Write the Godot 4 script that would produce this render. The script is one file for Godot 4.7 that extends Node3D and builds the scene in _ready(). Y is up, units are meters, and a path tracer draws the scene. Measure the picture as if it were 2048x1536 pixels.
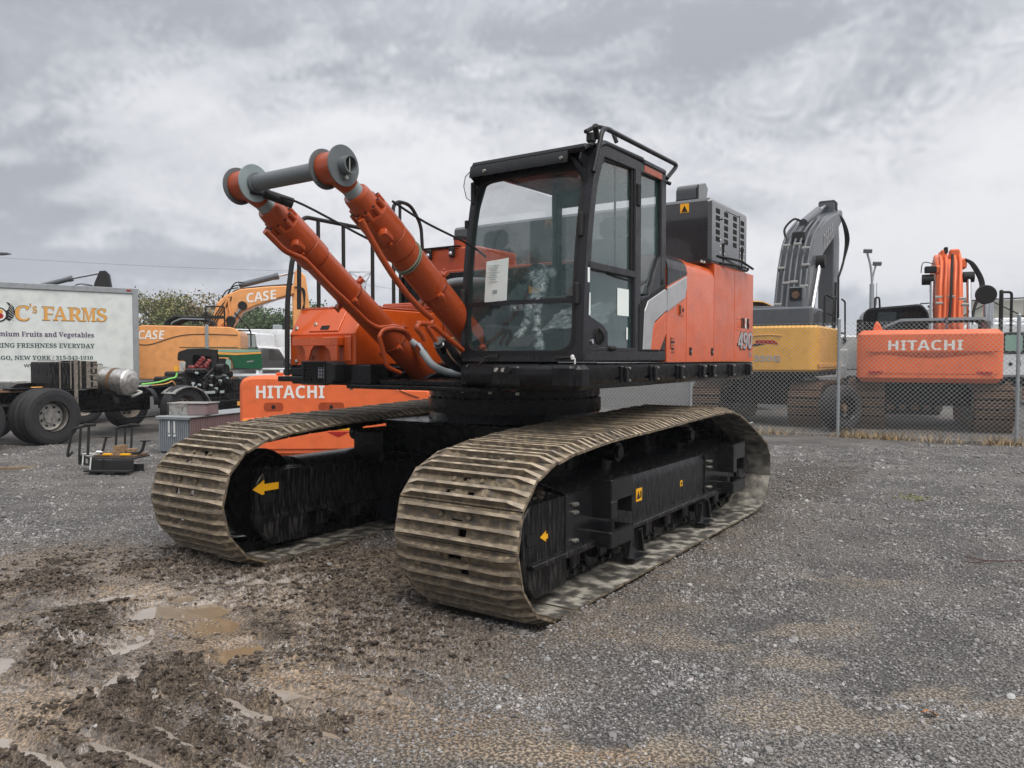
extends Node3D
# A machinery yard under an overcast sky. Metres, y up. The big excavator is built in its own frame:
# x = the machine's left, y = up, z = the machine's forward.

class MB:
	var v := PackedVector3Array()
	var n := PackedVector3Array()
	var c := PackedColorArray()
	var col := Color(1, 1, 1)
	var cuts := PackedInt32Array([0])
	func cut() -> void:   # what follows is a piece of its own
		if v.size() > cuts[-1]:
			cuts.append(v.size())
	var prims := PackedInt32Array()
	func mark() -> void:
		prims.append(v.size())
	# the groups of primitives that stand clear of each other
	func clusters() -> Array:
		var m := prims.size()
		var bx: Array[AABB] = []
		var set_ := []
		for i in m:
			var a := prims[i]
			var e := prims[i + 1] if i + 1 < m else v.size()
			if e <= a:
				bx.append(AABB())
				set_.append(-1)
				continue
			var q := AABB(v[a], Vector3.ZERO)
			for k in range(a, e):
				q = q.expand(v[k])
			bx.append(q)
			set_.append(i)
		for i in m:
			for j in i:
				if set_[i] < 0 or set_[j] < 0 or set_[i] == set_[j]:
					continue
				var p := bx[i]
				var q := bx[j]
				var gap := Vector3.ZERO
				for k in 3:
					gap[k] = maxf(0.0, maxf(p.position[k] - q.end[k], q.position[k] - p.end[k]))
				if gap.length() <= maxf(0.02, 0.5 * maxf(p.get_longest_axis_size(), q.get_longest_axis_size())):
					var was: int = set_[i]
					var now: int = set_[j]
					for k in m:
						if set_[k] == was:
							set_[k] = now
		var by := {}
		for i in m:
			if set_[i] >= 0:
				if not by.has(set_[i]):
					by[set_[i]] = []
				by[set_[i]].append(i)
		return by.values()
	func sub(list: Array) -> MB:
		var q := MB.new()
		for i in list:
			var a := prims[i]
			var e := prims[i + 1] if i + 1 < prims.size() else v.size()
			q.v.append_array(v.slice(a, e))
			q.n.append_array(n.slice(a, e))
			q.c.append_array(c.slice(a, e))
		return q
	func tri(a: Vector3, b: Vector3, d: Vector3, na: Vector3, nb: Vector3, nd: Vector3) -> void:
		var g := (b - a).cross(d - a)
		if g.length_squared() < 1e-16:
			return
		if g.dot(na + nb + nd) > 0.0:
			v.append(a); v.append(d); v.append(b)
			n.append(na); n.append(nd); n.append(nb)
		else:
			v.append(a); v.append(b); v.append(d)
			n.append(na); n.append(nb); n.append(nd)
		c.append(col); c.append(col); c.append(col)
	func ftri(a: Vector3, b: Vector3, d: Vector3, out: Vector3) -> void:
		var g := (b - a).cross(d - a).normalized()
		if g.dot(out) < 0.0:
			g = -g
		tri(a, b, d, g, g, g)
	func quad(a: Vector3, b: Vector3, d: Vector3, e: Vector3, out: Vector3) -> void:
		ftri(a, b, d, out)
		ftri(a, d, e, out)
	func nquad(a: Vector3, b: Vector3, d: Vector3, e: Vector3, na: Vector3, nb: Vector3, nd: Vector3, ne: Vector3) -> void:
		tri(a, b, d, na, nb, nd)
		tri(a, d, e, na, nd, ne)
	func box(at: Vector3, s: Vector3, bev := 0.0, b := Basis()) -> void:
		mark()
		var h := s * 0.5
		var k := minf(bev, minf(h.x, minf(h.y, h.z)) * 0.9)
		var ax := [b.x, b.y, b.z]
		var hh := [h.x, h.y, h.z]
		for i in 3:
			var j := (i + 1) % 3
			var l := (i + 2) % 3
			for s1 in [-1.0, 1.0]:
				var o: Vector3 = at + ax[i] * hh[i] * s1
				var p: Vector3 = ax[j] * (hh[j] - k)
				var q: Vector3 = ax[l] * (hh[l] - k)
				quad(o - p - q, o + p - q, o + p + q, o - p + q, ax[i] * s1)
				if k > 0.0:
					for s2 in [-1.0, 1.0]:  # the edge between faces i and j
						var o2: Vector3 = at + ax[j] * hh[j] * s2
						var e0: Vector3 = o + ax[j] * (hh[j] - k) * s2
						var e1: Vector3 = o2 + ax[i] * (hh[i] - k) * s1
						quad(e0 - q, e0 + q, e1 + q, e1 - q, ax[i] * s1 + ax[j] * s2)
		if k > 0.0:
			for s1 in [-1.0, 1.0]:
				for s2 in [-1.0, 1.0]:
					for s3 in [-1.0, 1.0]:
						var sg := [s1, s2, s3]
						var pt := []
						for i in 3:
							var w := at
							for j in 3:
								w += ax[j] * sg[j] * (hh[j] if i == j else hh[j] - k)
							pt.append(w)
						ftri(pt[0], pt[1], pt[2], ax[0] * s1 + ax[1] * s2 + ax[2] * s3)
	func cyl(a: Vector3, b: Vector3, r0: float, r1 := -1.0, seg := 16, caps := true) -> void:
		mark()
		if r1 < 0.0:
			r1 = r0
		var ax := (b - a).normalized()
		var u := ax.cross(Vector3.UP if absf(ax.y) < 0.9 else Vector3.RIGHT).normalized()
		var w := ax.cross(u)
		var sl := (r0 - r1) / maxf((b - a).length(), 1e-4)
		for i in seg:
			var t0 := TAU * i / seg
			var t1 := TAU * (i + 1) / seg
			var d0 := u * cos(t0) + w * sin(t0)
			var d1 := u * cos(t1) + w * sin(t1)
			var n0 := (d0 + ax * sl).normalized()
			var n1 := (d1 + ax * sl).normalized()
			nquad(a + d0 * r0, a + d1 * r0, b + d1 * r1, b + d0 * r1, n0, n1, n1, n0)
			if caps:
				ftri(a, a + d0 * r0, a + d1 * r0, -ax)
				ftri(b, b + d0 * r1, b + d1 * r1, ax)
	func tube(pts: Array, r: float, seg := 8, caps := true) -> void:
		mark()
		var m := pts.size()
		var prev := Vector3.ZERO
		var u := Vector3.ZERO
		var rings := []
		for i in m:
			var t: Vector3 = (pts[mini(i + 1, m - 1)] - pts[maxi(i - 1, 0)]).normalized()
			if i == 0:
				u = t.cross(Vector3.UP if absf(t.y) < 0.9 else Vector3.RIGHT).normalized()
			else:
				u = (u - t * u.dot(t)).normalized()
			var w := t.cross(u)
			var ring := []
			for k in seg:
				var a := TAU * k / seg
				ring.append(u * cos(a) + w * sin(a))
			rings.append(ring)
			prev = t
		for i in m - 1:
			for k in seg:
				var k2 := (k + 1) % seg
				nquad(pts[i] + rings[i][k] * r, pts[i] + rings[i][k2] * r, pts[i + 1] + rings[i + 1][k2] * r, pts[i + 1] + rings[i + 1][k] * r, rings[i][k], rings[i][k2], rings[i + 1][k2], rings[i + 1][k])
		if caps:
			for k in seg:
				var k2 := (k + 1) % seg
				ftri(pts[0], pts[0] + rings[0][k] * r, pts[0] + rings[0][k2] * r, pts[0] - pts[1])
				ftri(pts[m - 1], pts[m - 1] + rings[m - 1][k] * r, pts[m - 1] + rings[m - 1][k2] * r, pts[m - 1] - pts[m - 2])
	func prism(poly: Array, t: Transform3D, depth: float, bev := 0.0) -> void:
		mark()
		var m := poly.size()
		var area := 0.0
		for i in m:
			area += poly[i].x * poly[(i + 1) % m].y - poly[(i + 1) % m].x * poly[i].y
		var p := poly.duplicate()
		if area < 0.0:
			p.reverse()
		var en := []
		for i in m:
			var d: Vector2 = (p[(i + 1) % m] - p[i]).normalized()
			en.append(Vector2(d.y, -d.x))
		var ins := PackedVector2Array()
		for i in m:
			var n0: Vector2 = en[(i + m - 1) % m]
			var n1: Vector2 = en[i]
			var k := n0 + n1
			ins.append(p[i] - k * (bev / maxf(0.35, 0.5 * k.length_squared())) if bev > 0.0 else p[i])
		var z := depth * 0.5
		var zb := z - bev
		for i in m:
			var j := (i + 1) % m
			var e: Vector2 = en[i]
			var a0: Vector2 = en[(i + m - 1) % m]
			var b0: Vector2 = en[j]
			var na := (a0 + e).normalized() if a0.dot(e) > 0.75 else e
			var nb := (b0 + e).normalized() if b0.dot(e) > 0.75 else e
			var wa := t.basis * Vector3(na.x, na.y, 0)
			var wb := t.basis * Vector3(nb.x, nb.y, 0)
			nquad(t * Vector3(p[i].x, p[i].y, -zb), t * Vector3(p[j].x, p[j].y, -zb), t * Vector3(p[j].x, p[j].y, zb), t * Vector3(p[i].x, p[i].y, zb), wa, wb, wb, wa)
			if bev > 0.0:
				for s in [-1.0, 1.0]:
					quad(t * Vector3(p[i].x, p[i].y, zb * s), t * Vector3(p[j].x, p[j].y, zb * s), t * Vector3(ins[j].x, ins[j].y, z * s), t * Vector3(ins[i].x, ins[i].y, z * s), t.basis * Vector3(e.x, e.y, s))
		var ix := Geometry2D.triangulate_polygon(ins)
		for s in [-1.0, 1.0]:
			for k in range(0, ix.size(), 3):
				ftri(t * Vector3(ins[ix[k]].x, ins[ix[k]].y, z * s), t * Vector3(ins[ix[k + 1]].x, ins[ix[k + 1]].y, z * s), t * Vector3(ins[ix[k + 2]].x, ins[ix[k + 2]].y, z * s), t.basis * Vector3(0, 0, s))
	# a frame between two outlines of equal count, bent by f (2D point, 0 front or 1 back -> 3D)
	func ring(outer: Array, inner: Array, f: Callable) -> void:
		mark()
		var m := outer.size()
		for i in m:
			var j := (i + 1) % m
			var o0: Vector3 = f.call(outer[i], 0.0)
			var o1: Vector3 = f.call(outer[j], 0.0)
			var i0: Vector3 = f.call(inner[i], 0.0)
			var i1: Vector3 = f.call(inner[j], 0.0)
			var bo0: Vector3 = f.call(outer[i], 1.0)
			var bo1: Vector3 = f.call(outer[j], 1.0)
			var bi0: Vector3 = f.call(inner[i], 1.0)
			var bi1: Vector3 = f.call(inner[j], 1.0)
			quad(o0, o1, i1, i0, o0 - bo0)
			quad(bo0, bo1, bi1, bi0, bo0 - o0)
			quad(o0, o1, bo1, bo0, o0 - i0)
			quad(i0, i1, bi1, bi0, i0 - o0)
	func lathe(prof: Array, t: Transform3D, seg := 24) -> void:
		mark()
		for i in prof.size() - 1:
			var d: Vector2 = (prof[i + 1] - prof[i])
			if d.length() < 1e-5:
				continue
			var nn := Vector2(d.y, -d.x).normalized()
			for k in seg:
				var t0 := TAU * k / seg
				var t1 := TAU * (k + 1) / seg
				var a := Vector3(cos(t0), 0, sin(t0))
				var b := Vector3(cos(t1), 0, sin(t1))
				var na := t.basis * (a * nn.x + Vector3(0, nn.y, 0)).normalized()
				var nb := t.basis * (b * nn.x + Vector3(0, nn.y, 0)).normalized()
				nquad(t * (a * prof[i].x + Vector3(0, prof[i].y, 0)), t * (b * prof[i].x + Vector3(0, prof[i].y, 0)), t * (b * prof[i + 1].x + Vector3(0, prof[i + 1].y, 0)), t * (a * prof[i + 1].x + Vector3(0, prof[i + 1].y, 0)), na, nb, nb, na)
	func grid(nu: int, nv: int, f: Callable, up: Vector3) -> void:
		mark()
		var p := []
		for j in nv + 1:
			for i in nu + 1:
				p.append(f.call(float(i) / nu, float(j) / nv))
		var w := nu + 1
		var nn := []
		for j in nv + 1:
			for i in nu + 1:
				var du: Vector3 = p[j * w + mini(i + 1, nu)] - p[j * w + maxi(i - 1, 0)]
				var dv: Vector3 = p[mini(j + 1, nv) * w + i] - p[maxi(j - 1, 0) * w + i]
				var q := du.cross(dv).normalized()
				nn.append(q if q.dot(up) >= 0.0 else -q)
		for j in nv:
			for i in nu:
				var a := j * w + i
				nquad(p[a], p[a + 1], p[a + w + 1], p[a + w], nn[a], nn[a + 1], nn[a + w + 1], nn[a + w])
	func blob(at: Vector3, r: Vector3, rng: RandomNumberGenerator, rough := 0.25, nlat := 4, nlon := 7) -> void:
		mark()
		var p := []
		for j in nlat + 1:
			var row := []
			var th := PI * j / nlat
			var pole := 1.0 + rng.randf_range(-rough, rough)
			for i in nlon:
				var ph := TAU * (i + 0.5 * (j % 2)) / nlon
				var k := pole if j == 0 or j == nlat else 1.0 + rng.randf_range(-rough, rough)
				row.append(at + Vector3(sin(th) * cos(ph) * r.x, cos(th) * r.y, sin(th) * sin(ph) * r.z) * k)
			p.append(row)
		for j in nlat:
			for i in nlon:
				var i2 := (i + 1) % nlon
				var cc: Vector3 = (p[j][i] + p[j + 1][i2]) * 0.5 - at
				quad(p[j][i], p[j][i2], p[j + 1][i2], p[j + 1][i], cc)
	func mesh(flat := false) -> ArrayMesh:
		var a := []
		a.resize(Mesh.ARRAY_MAX)
		a[Mesh.ARRAY_VERTEX] = v
		if not flat:
			a[Mesh.ARRAY_NORMAL] = n
		a[Mesh.ARRAY_COLOR] = c
		var am := ArrayMesh.new()
		am.add_surface_from_arrays(Mesh.PRIMITIVE_TRIANGLES, a)
		return am

const SIDEB := Basis(Vector3(0, 0, 1), Vector3(0, 1, 0), Vector3(-1, 0, 0))   # 2D (z, y) extruded along x
const TOPB := Basis(Vector3(1, 0, 0), Vector3(0, 0, 1), Vector3(0, -1, 0))    # 2D (x, z) extruded along y
const LEFTTEXT := Basis(Vector3(0, 0, -1), Vector3(0, 1, 0), Vector3(1, 0, 0))
var M := {}
var used := {}

func side(x: float) -> Transform3D: return Transform3D(SIDEB, Vector3(x, 0, 0))
func front(z: float) -> Transform3D: return Transform3D(Basis(), Vector3(0, 0, z))
func top(y: float) -> Transform3D: return Transform3D(TOPB, Vector3(0, y, 0))
func V(x: float, y: float, z: float) -> Vector3: return Vector3(x, y, z)
func P(x: float, y: float) -> Vector2: return Vector2(x, y)

func numbered(called: String, parent: Node) -> String:
	var k := str(parent.get_instance_id()) + called
	used[k] = used.get(k, -1) + 1
	return called if used[k] == 0 else "%s_%03d" % [called, used[k]]

func put(called: String, mesh: Mesh, mat: Material, parent: Node = self) -> MeshInstance3D:
	var o := MeshInstance3D.new()
	o.name = numbered(called, parent)
	o.mesh = mesh
	o.material_override = mat
	parent.add_child(o, true)
	return o

# pieces that stand clear of each other become parts of their own
func part(called: String, b: MB, mat: Material, parent: Node = self) -> MeshInstance3D:
	if parent != self and b.prims.size() > 1 and b.prims.size() < 130:
		var cl := b.clusters()
		if cl.size() > 1 and cl.size() < 60:
			var first: MeshInstance3D
			for q in cl:
				var o := put(called, b.sub(q).mesh(), mat, parent)
				first = first if first else o
			return first
	return put(called, b.mesh(), mat, parent)

# one mesh per piece that was marked off with cut()
func parts(called: String, b: MB, mat: Material, parent: Node) -> MeshInstance3D:
	b.cut()
	var o: MeshInstance3D
	for i in b.cuts.size() - 1:
		var q := MB.new()
		q.v = b.v.slice(b.cuts[i], b.cuts[i + 1])
		q.n = b.n.slice(b.cuts[i], b.cuts[i + 1])
		q.c = b.c.slice(b.cuts[i], b.cuts[i + 1])
		o = part(called, q, mat, parent)
	return o

func thing(called: String, label: String, category: String, at := Vector3.ZERO, turn := 0.0, group := "") -> Node3D:
	var o := Node3D.new()
	o.name = numbered(called, self)
	add_child(o, true)
	o.position = at
	o.rotation.y = turn
	return tag(o, label, category, group)

func tag(o: Node3D, label: String, category: String, group := "") -> Node3D:
	o.set_meta("label", label)
	o.set_meta("category", category)
	if group:
		o.set_meta("group", group)
	return o

func dup(o: Node3D, called: String, label: String, at: Vector3, turn: float) -> Node3D:
	var r: Node3D = o.duplicate()
	r.name = numbered(called, self)
	add_child(r, true)
	r.position = at
	r.rotation.y = turn
	r.set_meta("label", label)
	return r

func struct(o: Node3D) -> Node3D:
	o.set_meta("kind", "structure")
	return o

# corners rounded by arcs
func rnd(pts: Array, r: float, seg := 4) -> Array:
	var out := []
	var m := pts.size()
	for i in m:
		var a: Vector2 = pts[(i + m - 1) % m]
		var b: Vector2 = pts[i]
		var d: Vector2 = pts[(i + 1) % m]
		var k := minf(r, minf((a - b).length(), (d - b).length()) * 0.45)
		var p0 := b + (a - b).normalized() * k
		var p1 := b + (d - b).normalized() * k
		for s in seg + 1:
			var t := float(s) / seg
			out.append(p0.lerp(b, t).lerp(b.lerp(p1, t), t))
	return out

# a path with rounded corners
func bend(pts: Array, r: float, seg := 5) -> Array:
	var out := [pts[0]]
	for i in range(1, pts.size() - 1):
		var a: Vector3 = pts[i - 1]
		var b: Vector3 = pts[i]
		var d: Vector3 = pts[i + 1]
		var k := minf(r, minf((a - b).length(), (d - b).length()) * 0.48)
		var p0 := b + (a - b).normalized() * k
		var p1 := b + (d - b).normalized() * k
		for s in seg + 1:
			var t := float(s) / seg
			out.append(p0.lerp(b, t).lerp(b.lerp(p1, t), t))
	out.append(pts[-1])
	return out

# a smooth curve through points
func curve(pts: Array, each := 6) -> Array:
	var out := []
	var m := pts.size()
	for i in m - 1:
		var p0: Vector3 = pts[maxi(i - 1, 0)]
		var p3: Vector3 = pts[mini(i + 2, m - 1)]
		for s in each:
			out.append(pts[i].cubic_interpolate(pts[i + 1], p0, p3, float(s) / each))
	out.append(pts[-1])
	return out

func rect(x0: float, y0: float, x1: float, y1: float) -> Array:
	return [P(x0, y0), P(x1, y0), P(x1, y1), P(x0, y1)]

func lettering(called: String, words: String, w: float, h: float, t: Transform3D, mat: Material, parent: Node, serif := false, bold := true, thick := 0.006) -> MeshInstance3D:
	var f := SystemFont.new()
	f.font_names = PackedStringArray(["Droid Serif" if serif else "Droid Sans"])
	f.font_weight = 700 if bold else 400
	var tm := TextMesh.new()
	tm.font = f
	tm.text = words
	tm.font_size = 64
	tm.pixel_size = 0.01
	tm.depth = thick
	tm.curve_step = 1.0
	var bb := tm.get_aabb()
	var o := put(called, tm, mat, parent)
	var s := Vector3(w / bb.size.x, h / bb.size.y, 1.0)
	var mid := bb.get_center()
	o.transform = t * Transform3D(Basis.from_scale(s), Vector3(-mid.x * s.x, -mid.y * s.y, 0))
	return o

func noise_tex(ramp: Array, freq: float, seed_: int, size := 512, kind := FastNoiseLite.TYPE_SIMPLEX_SMOOTH, oct := 4, normal := 0.0) -> NoiseTexture2D:
	var f := FastNoiseLite.new()
	f.noise_type = kind
	f.seed = seed_
	f.frequency = freq
	f.fractal_octaves = oct
	var t := NoiseTexture2D.new()
	t.noise = f
	t.width = size
	t.height = size
	t.seamless = true
	if normal > 0.0:
		t.as_normal_map = true
		t.bump_strength = normal
	else:
		var g := Gradient.new()
		var off := PackedFloat32Array()
		var cols := PackedColorArray()
		for r in ramp:
			off.append(r[0])
			cols.append(r[1])
		g.offsets = off
		g.colors = cols
		t.color_ramp = g
	return t

func g(x: float) -> Color: return Color(x, x, x)

func mk(called: String, col: Color, rough: float, metal := 0.0) -> StandardMaterial3D:
	var m := StandardMaterial3D.new()
	m.resource_name = called
	m.albedo_color = col
	m.roughness = rough
	m.metallic = metal
	M[called] = m
	return m

func tri(m: StandardMaterial3D, scale: float, alb: Texture2D, nor: Texture2D = null, ns := 1.0, rough: Texture2D = null, world := false) -> StandardMaterial3D:
	m.uv1_triplanar = true
	m.uv1_world_triplanar = world
	m.uv1_scale = Vector3.ONE * scale
	if alb:
		m.albedo_texture = alb
	if nor:
		m.normal_enabled = true
		m.normal_texture = nor
		m.normal_scale = ns
	if rough:
		m.roughness_texture = rough
		m.roughness_texture_channel = BaseMaterial3D.TEXTURE_CHANNEL_RED
		m.roughness = 1.0
	return m

func materials() -> void:
	var grime := noise_tex([[0.0, g(0.90)], [0.45, g(0.975)], [0.7, g(1.0)], [1.0, g(0.96)]], 0.012, 3)
	var blotch := noise_tex([[0.0, g(0.62)], [0.4, g(0.9)], [0.62, g(1.0)], [1.0, g(1.0)]], 0.02, 5)
	var streak := noise_tex([[0.0, g(0.16)], [0.5, g(0.26)], [0.75, g(0.42)], [1.0, g(0.6)]], 0.02, 8)
	var sheen := noise_tex([[0.0, g(0.22)], [0.55, g(0.3)], [1.0, g(0.48)]], 0.015, 8)
	var mud := noise_tex([[0.0, Color(0.235, 0.24, 0.25)], [0.32, Color(0.33, 0.31, 0.29)], [0.45, Color(0.385, 0.34, 0.285)], [0.6, Color(0.43, 0.385, 0.32)], [0.75, Color(0.53, 0.475, 0.40)], [1.0, Color(0.66, 0.60, 0.52)]], 0.014, 11, 1024)
	var steel := noise_tex([[0.0, Color(0.33, 0.32, 0.31)], [0.35, Color(0.47, 0.43, 0.38)], [0.52, Color(0.58, 0.525, 0.45)], [0.7, Color(0.72, 0.66, 0.57)], [1.0, Color(0.85, 0.79, 0.70)]], 0.01, 13)
	var dusty := noise_tex([[0.0, Color(0.055, 0.056, 0.06)], [0.45, Color(0.095, 0.096, 0.10)], [0.62, Color(0.17, 0.168, 0.165)], [1.0, Color(0.40, 0.385, 0.365)]], 0.012, 17)
	var silt := noise_tex([[0.0, Color(0.16, 0.155, 0.15)], [0.45, Color(0.34, 0.33, 0.31)], [0.62, Color(0.55, 0.535, 0.50)], [1.0, Color(0.72, 0.7, 0.66)]], 0.014, 19)
	var lumps := noise_tex([], 0.04, 23, 512, FastNoiseLite.TYPE_SIMPLEX_SMOOTH, 5, 10.0)
	var grit_n := noise_tex([], 0.09, 29, 1024, FastNoiseLite.TYPE_SIMPLEX_SMOOTH, 4, 9.0)
	var grit := noise_tex([[0.0, g(0.30)], [0.33, g(0.52)], [0.5, g(0.66)], [0.62, g(0.82)], [0.8, g(1.0)], [1.0, g(1.0)]], 0.045, 31, 1024, FastNoiseLite.TYPE_SIMPLEX, 6)
	var o := tri(mk("orange", Color(0.80, 0.335, 0.10), 0.3), 0.5, grime, null, 1.0, sheen)
	o.clearcoat_enabled = true
	o.clearcoat = 0.25
	o.clearcoat_roughness = 0.06
	tri(mk("red_orange", Color(0.645, 0.275, 0.125), 0.35), 0.6, grime, null, 1.0, sheen)
	tri(mk("pale_orange", Color(0.90, 0.43, 0.235), 0.45), 0.5, grime)
	tri(mk("black", Color(0.085, 0.086, 0.094), 0.38), 0.7, grime, null, 1.0, streak)
	tri(mk("frame_black", Color(0.042, 0.043, 0.047), 0.45), 0.9, grime, null, 1.0, streak)
	tri(mk("dusty_black", Color(0.9, 0.9, 0.92), 0.5), 1.3, dusty, null, 1.0, streak).uv1_scale = Vector3(4.0, 0.6, 4.0)
	tri(mk("cab_grey", Color(0.155, 0.155, 0.17), 0.35), 0.7, grime, null, 1.0, sheen)
	var bg := tri(mk("box_grey", Color(0.18, 0.182, 0.193), 0.25), 0.5, grime)
	bg.clearcoat_enabled = true
	bg.clearcoat = 0.8
	bg.clearcoat_roughness = 0.04
	tri(mk("mud", Color(1.0, 0.99, 0.96), 0.8), 1.1, mud, lumps, 0.6, null, true)
	tri(mk("mud_wet", Color(0.72, 0.7, 0.7), 0.6), 2.6, mud, lumps, 1.0, null, true)
	tri(mk("shoe_steel", Color(1, 1, 1), 0.6), 1.3, steel, lumps, 0.2, null, true)
	tri(mk("shoe_inner", Color(1, 1, 1), 0.55), 0.8, silt, null, 0.3, null, true)
	for m in [M.black, M.frame_black, M.dusty_black, M.cab_grey]:
		m.metallic_specular = 0.35
	mk("dark", Color(0.02, 0.02, 0.022), 0.7)
	tri(mk("step_black", Color(0.12, 0.122, 0.13), 0.22), 0.8, blotch)
	mk("rubber", Color(0.10, 0.10, 0.105), 0.75)
	tri(mk("tyre", Color(0.155, 0.155, 0.165), 0.75), 1.2, blotch)
	mk("hose_grey", Color(0.52, 0.55, 0.56), 0.4)
	mk("hose_dark", Color(0.30, 0.30, 0.31), 0.45)
	tri(mk("pin_grey", Color(0.40, 0.42, 0.43), 0.45), 1.0, grime)
	tri(mk("pin_light", Color(0.55, 0.60, 0.61), 0.45), 1.0, grime)
	mk("chrome", Color(0.75, 0.75, 0.76), 0.15, 1.0)
	mk("bolt", Color(0.70, 0.69, 0.66), 0.35, 0.8)
	tri(mk("silver", Color(0.70, 0.70, 0.71), 0.35, 0.4), 0.6, grime)
	tri(mk("alu", Color(0.78, 0.77, 0.75), 0.35, 0.85), 0.9, blotch)
	tri(mk("alu_dirty", Color(0.58, 0.55, 0.51), 0.5, 0.5), 1.6, blotch)
	tri(mk("zinc", Color(0.60, 0.63, 0.66), 0.45, 0.5), 0.8, grime)
	tri(mk("zinc_red", Color(0.58, 0.49, 0.49), 0.5, 0.4), 0.8, grime)
	tri(mk("galv", Color(0.62, 0.64, 0.65), 0.5, 0.5), 0.8, grime)
	mk("wire", Color(0.66, 0.67, 0.67), 0.5, 0.3)
	tri(mk("white", Color(0.84, 0.86, 0.85), 0.4), 0.35, grime)
	tri(mk("white_truck", Color(0.88, 0.89, 0.90), 0.35), 0.4, grime)
	tri(mk("white_dirty", Color(0.70, 0.70, 0.68), 0.5), 0.7, blotch)
	mk("paper", Color(0.90, 0.93, 0.92), 0.8)
	mk("paper_grey", Color(0.6, 0.64, 0.64), 0.8)
	mk("decal_yellow", Color(0.95, 0.70, 0.10), 0.5)
	mk("decal_black", Color(0.05, 0.05, 0.05), 0.5)
	mk("decal_white", Color(0.90, 0.90, 0.89), 0.5)
	mk("decal_red", Color(0.62, 0.07, 0.07), 0.5)
	mk("decal_grey", Color(0.55, 0.55, 0.56), 0.5)
	mk("gold", Color(0.85, 0.62, 0.30), 0.5)
	mk("print_green", Color(0.08, 0.27, 0.27), 0.5)
	mk("print_purple", Color(0.27, 0.14, 0.34), 0.5)
	tri(mk("yellow", Color(0.86, 0.64, 0.26), 0.35), 0.5, grime)
	tri(mk("case_paint", Color(0.89, 0.625, 0.385), 0.4), 0.5, grime)
	tri(mk("deere_grey", Color(0.33, 0.345, 0.365), 0.4), 0.6, grime)
	tri(mk("green", Color(0.07, 0.33, 0.21), 0.3), 0.5, grime)
	mk("pale_green", Color(0.52, 0.66, 0.60), 0.35)
	mk("red", Color(0.45, 0.10, 0.10), 0.45)
	mk("hose_green", Color(0.45, 0.75, 0.35), 0.5)
	tri(mk("wood", Color(0.55, 0.45, 0.34), 0.8), 1.5, blotch)
	tri(mk("rust", Color(0.42, 0.32, 0.24), 0.8), 1.2, blotch)
	tri(mk("bark", Color(0.30, 0.25, 0.20), 0.9), 1.2, blotch)
	mk("rope", Color(0.06, 0.06, 0.065), 0.7)
	mk("strap_green", Color(0.42, 0.46, 0.40), 0.8)
	mk("lamp_glass", Color(0.75, 0.77, 0.82), 0.2)
	mk("tent", Color(0.72, 0.72, 0.68), 0.7)
	mk("seat", Color(0.16, 0.17, 0.18), 0.8)
	mk("twig_red", Color(0.27, 0.16, 0.14), 0.8)
	mk("leaf_orange", Color(0.75, 0.47, 0.2), 0.7)
	mk("straw", Color(0.68, 0.56, 0.36), 0.8)
	mk("moss", Color(0.40, 0.40, 0.29), 0.9)
	for m in ["foliage", "straw", "stone"]:
		var f := mk(m, Color(1, 1, 1), 0.75) if m != "stone" else mk(m, Color(1, 1, 1), 0.7)
		f.vertex_color_use_as_albedo = true
	(M.foliage as StandardMaterial3D).backlight_enabled = true
	(M.foliage as StandardMaterial3D).backlight = Color(0.3, 0.3, 0.3)
	var gl := mk("glass", Color(0.34, 0.53, 0.52, 0.11), 0.0)
	gl.transparency = BaseMaterial3D.TRANSPARENCY_ALPHA
	var gt := mk("glass_dark", Color(0.10, 0.16, 0.17, 0.55), 0.0)
	gt.transparency = BaseMaterial3D.TRANSPARENCY_ALPHA
	var wr := mk("plastic_wrap", Color(0.78, 0.86, 0.86, 0.16), 0.08)
	wr.transparency = BaseMaterial3D.TRANSPARENCY_ALPHA
	var acr := mk("acrylic", Color(0.8, 0.85, 0.87, 0.1), 0.0)
	acr.transparency = BaseMaterial3D.TRANSPARENCY_ALPHA
	var gd := tri(mk("gravel_ground", Color(1, 1, 1), 0.9), 0.9, grit, grit_n, 1.3, null, true)
	gd.vertex_color_use_as_albedo = true
	var gw := tri(mk("wet_ground", Color(0.86, 0.85, 0.84), 0.34), 0.8, grit, grit_n, 0.5, null, true)
	gw.vertex_color_use_as_albedo = true
	gw.metallic_specular = 0.8
	var wa := mk("puddle", Color(1, 1, 1), 0.05)
	wa.vertex_color_use_as_albedo = true
	wa.metallic_specular = 0.8

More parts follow.
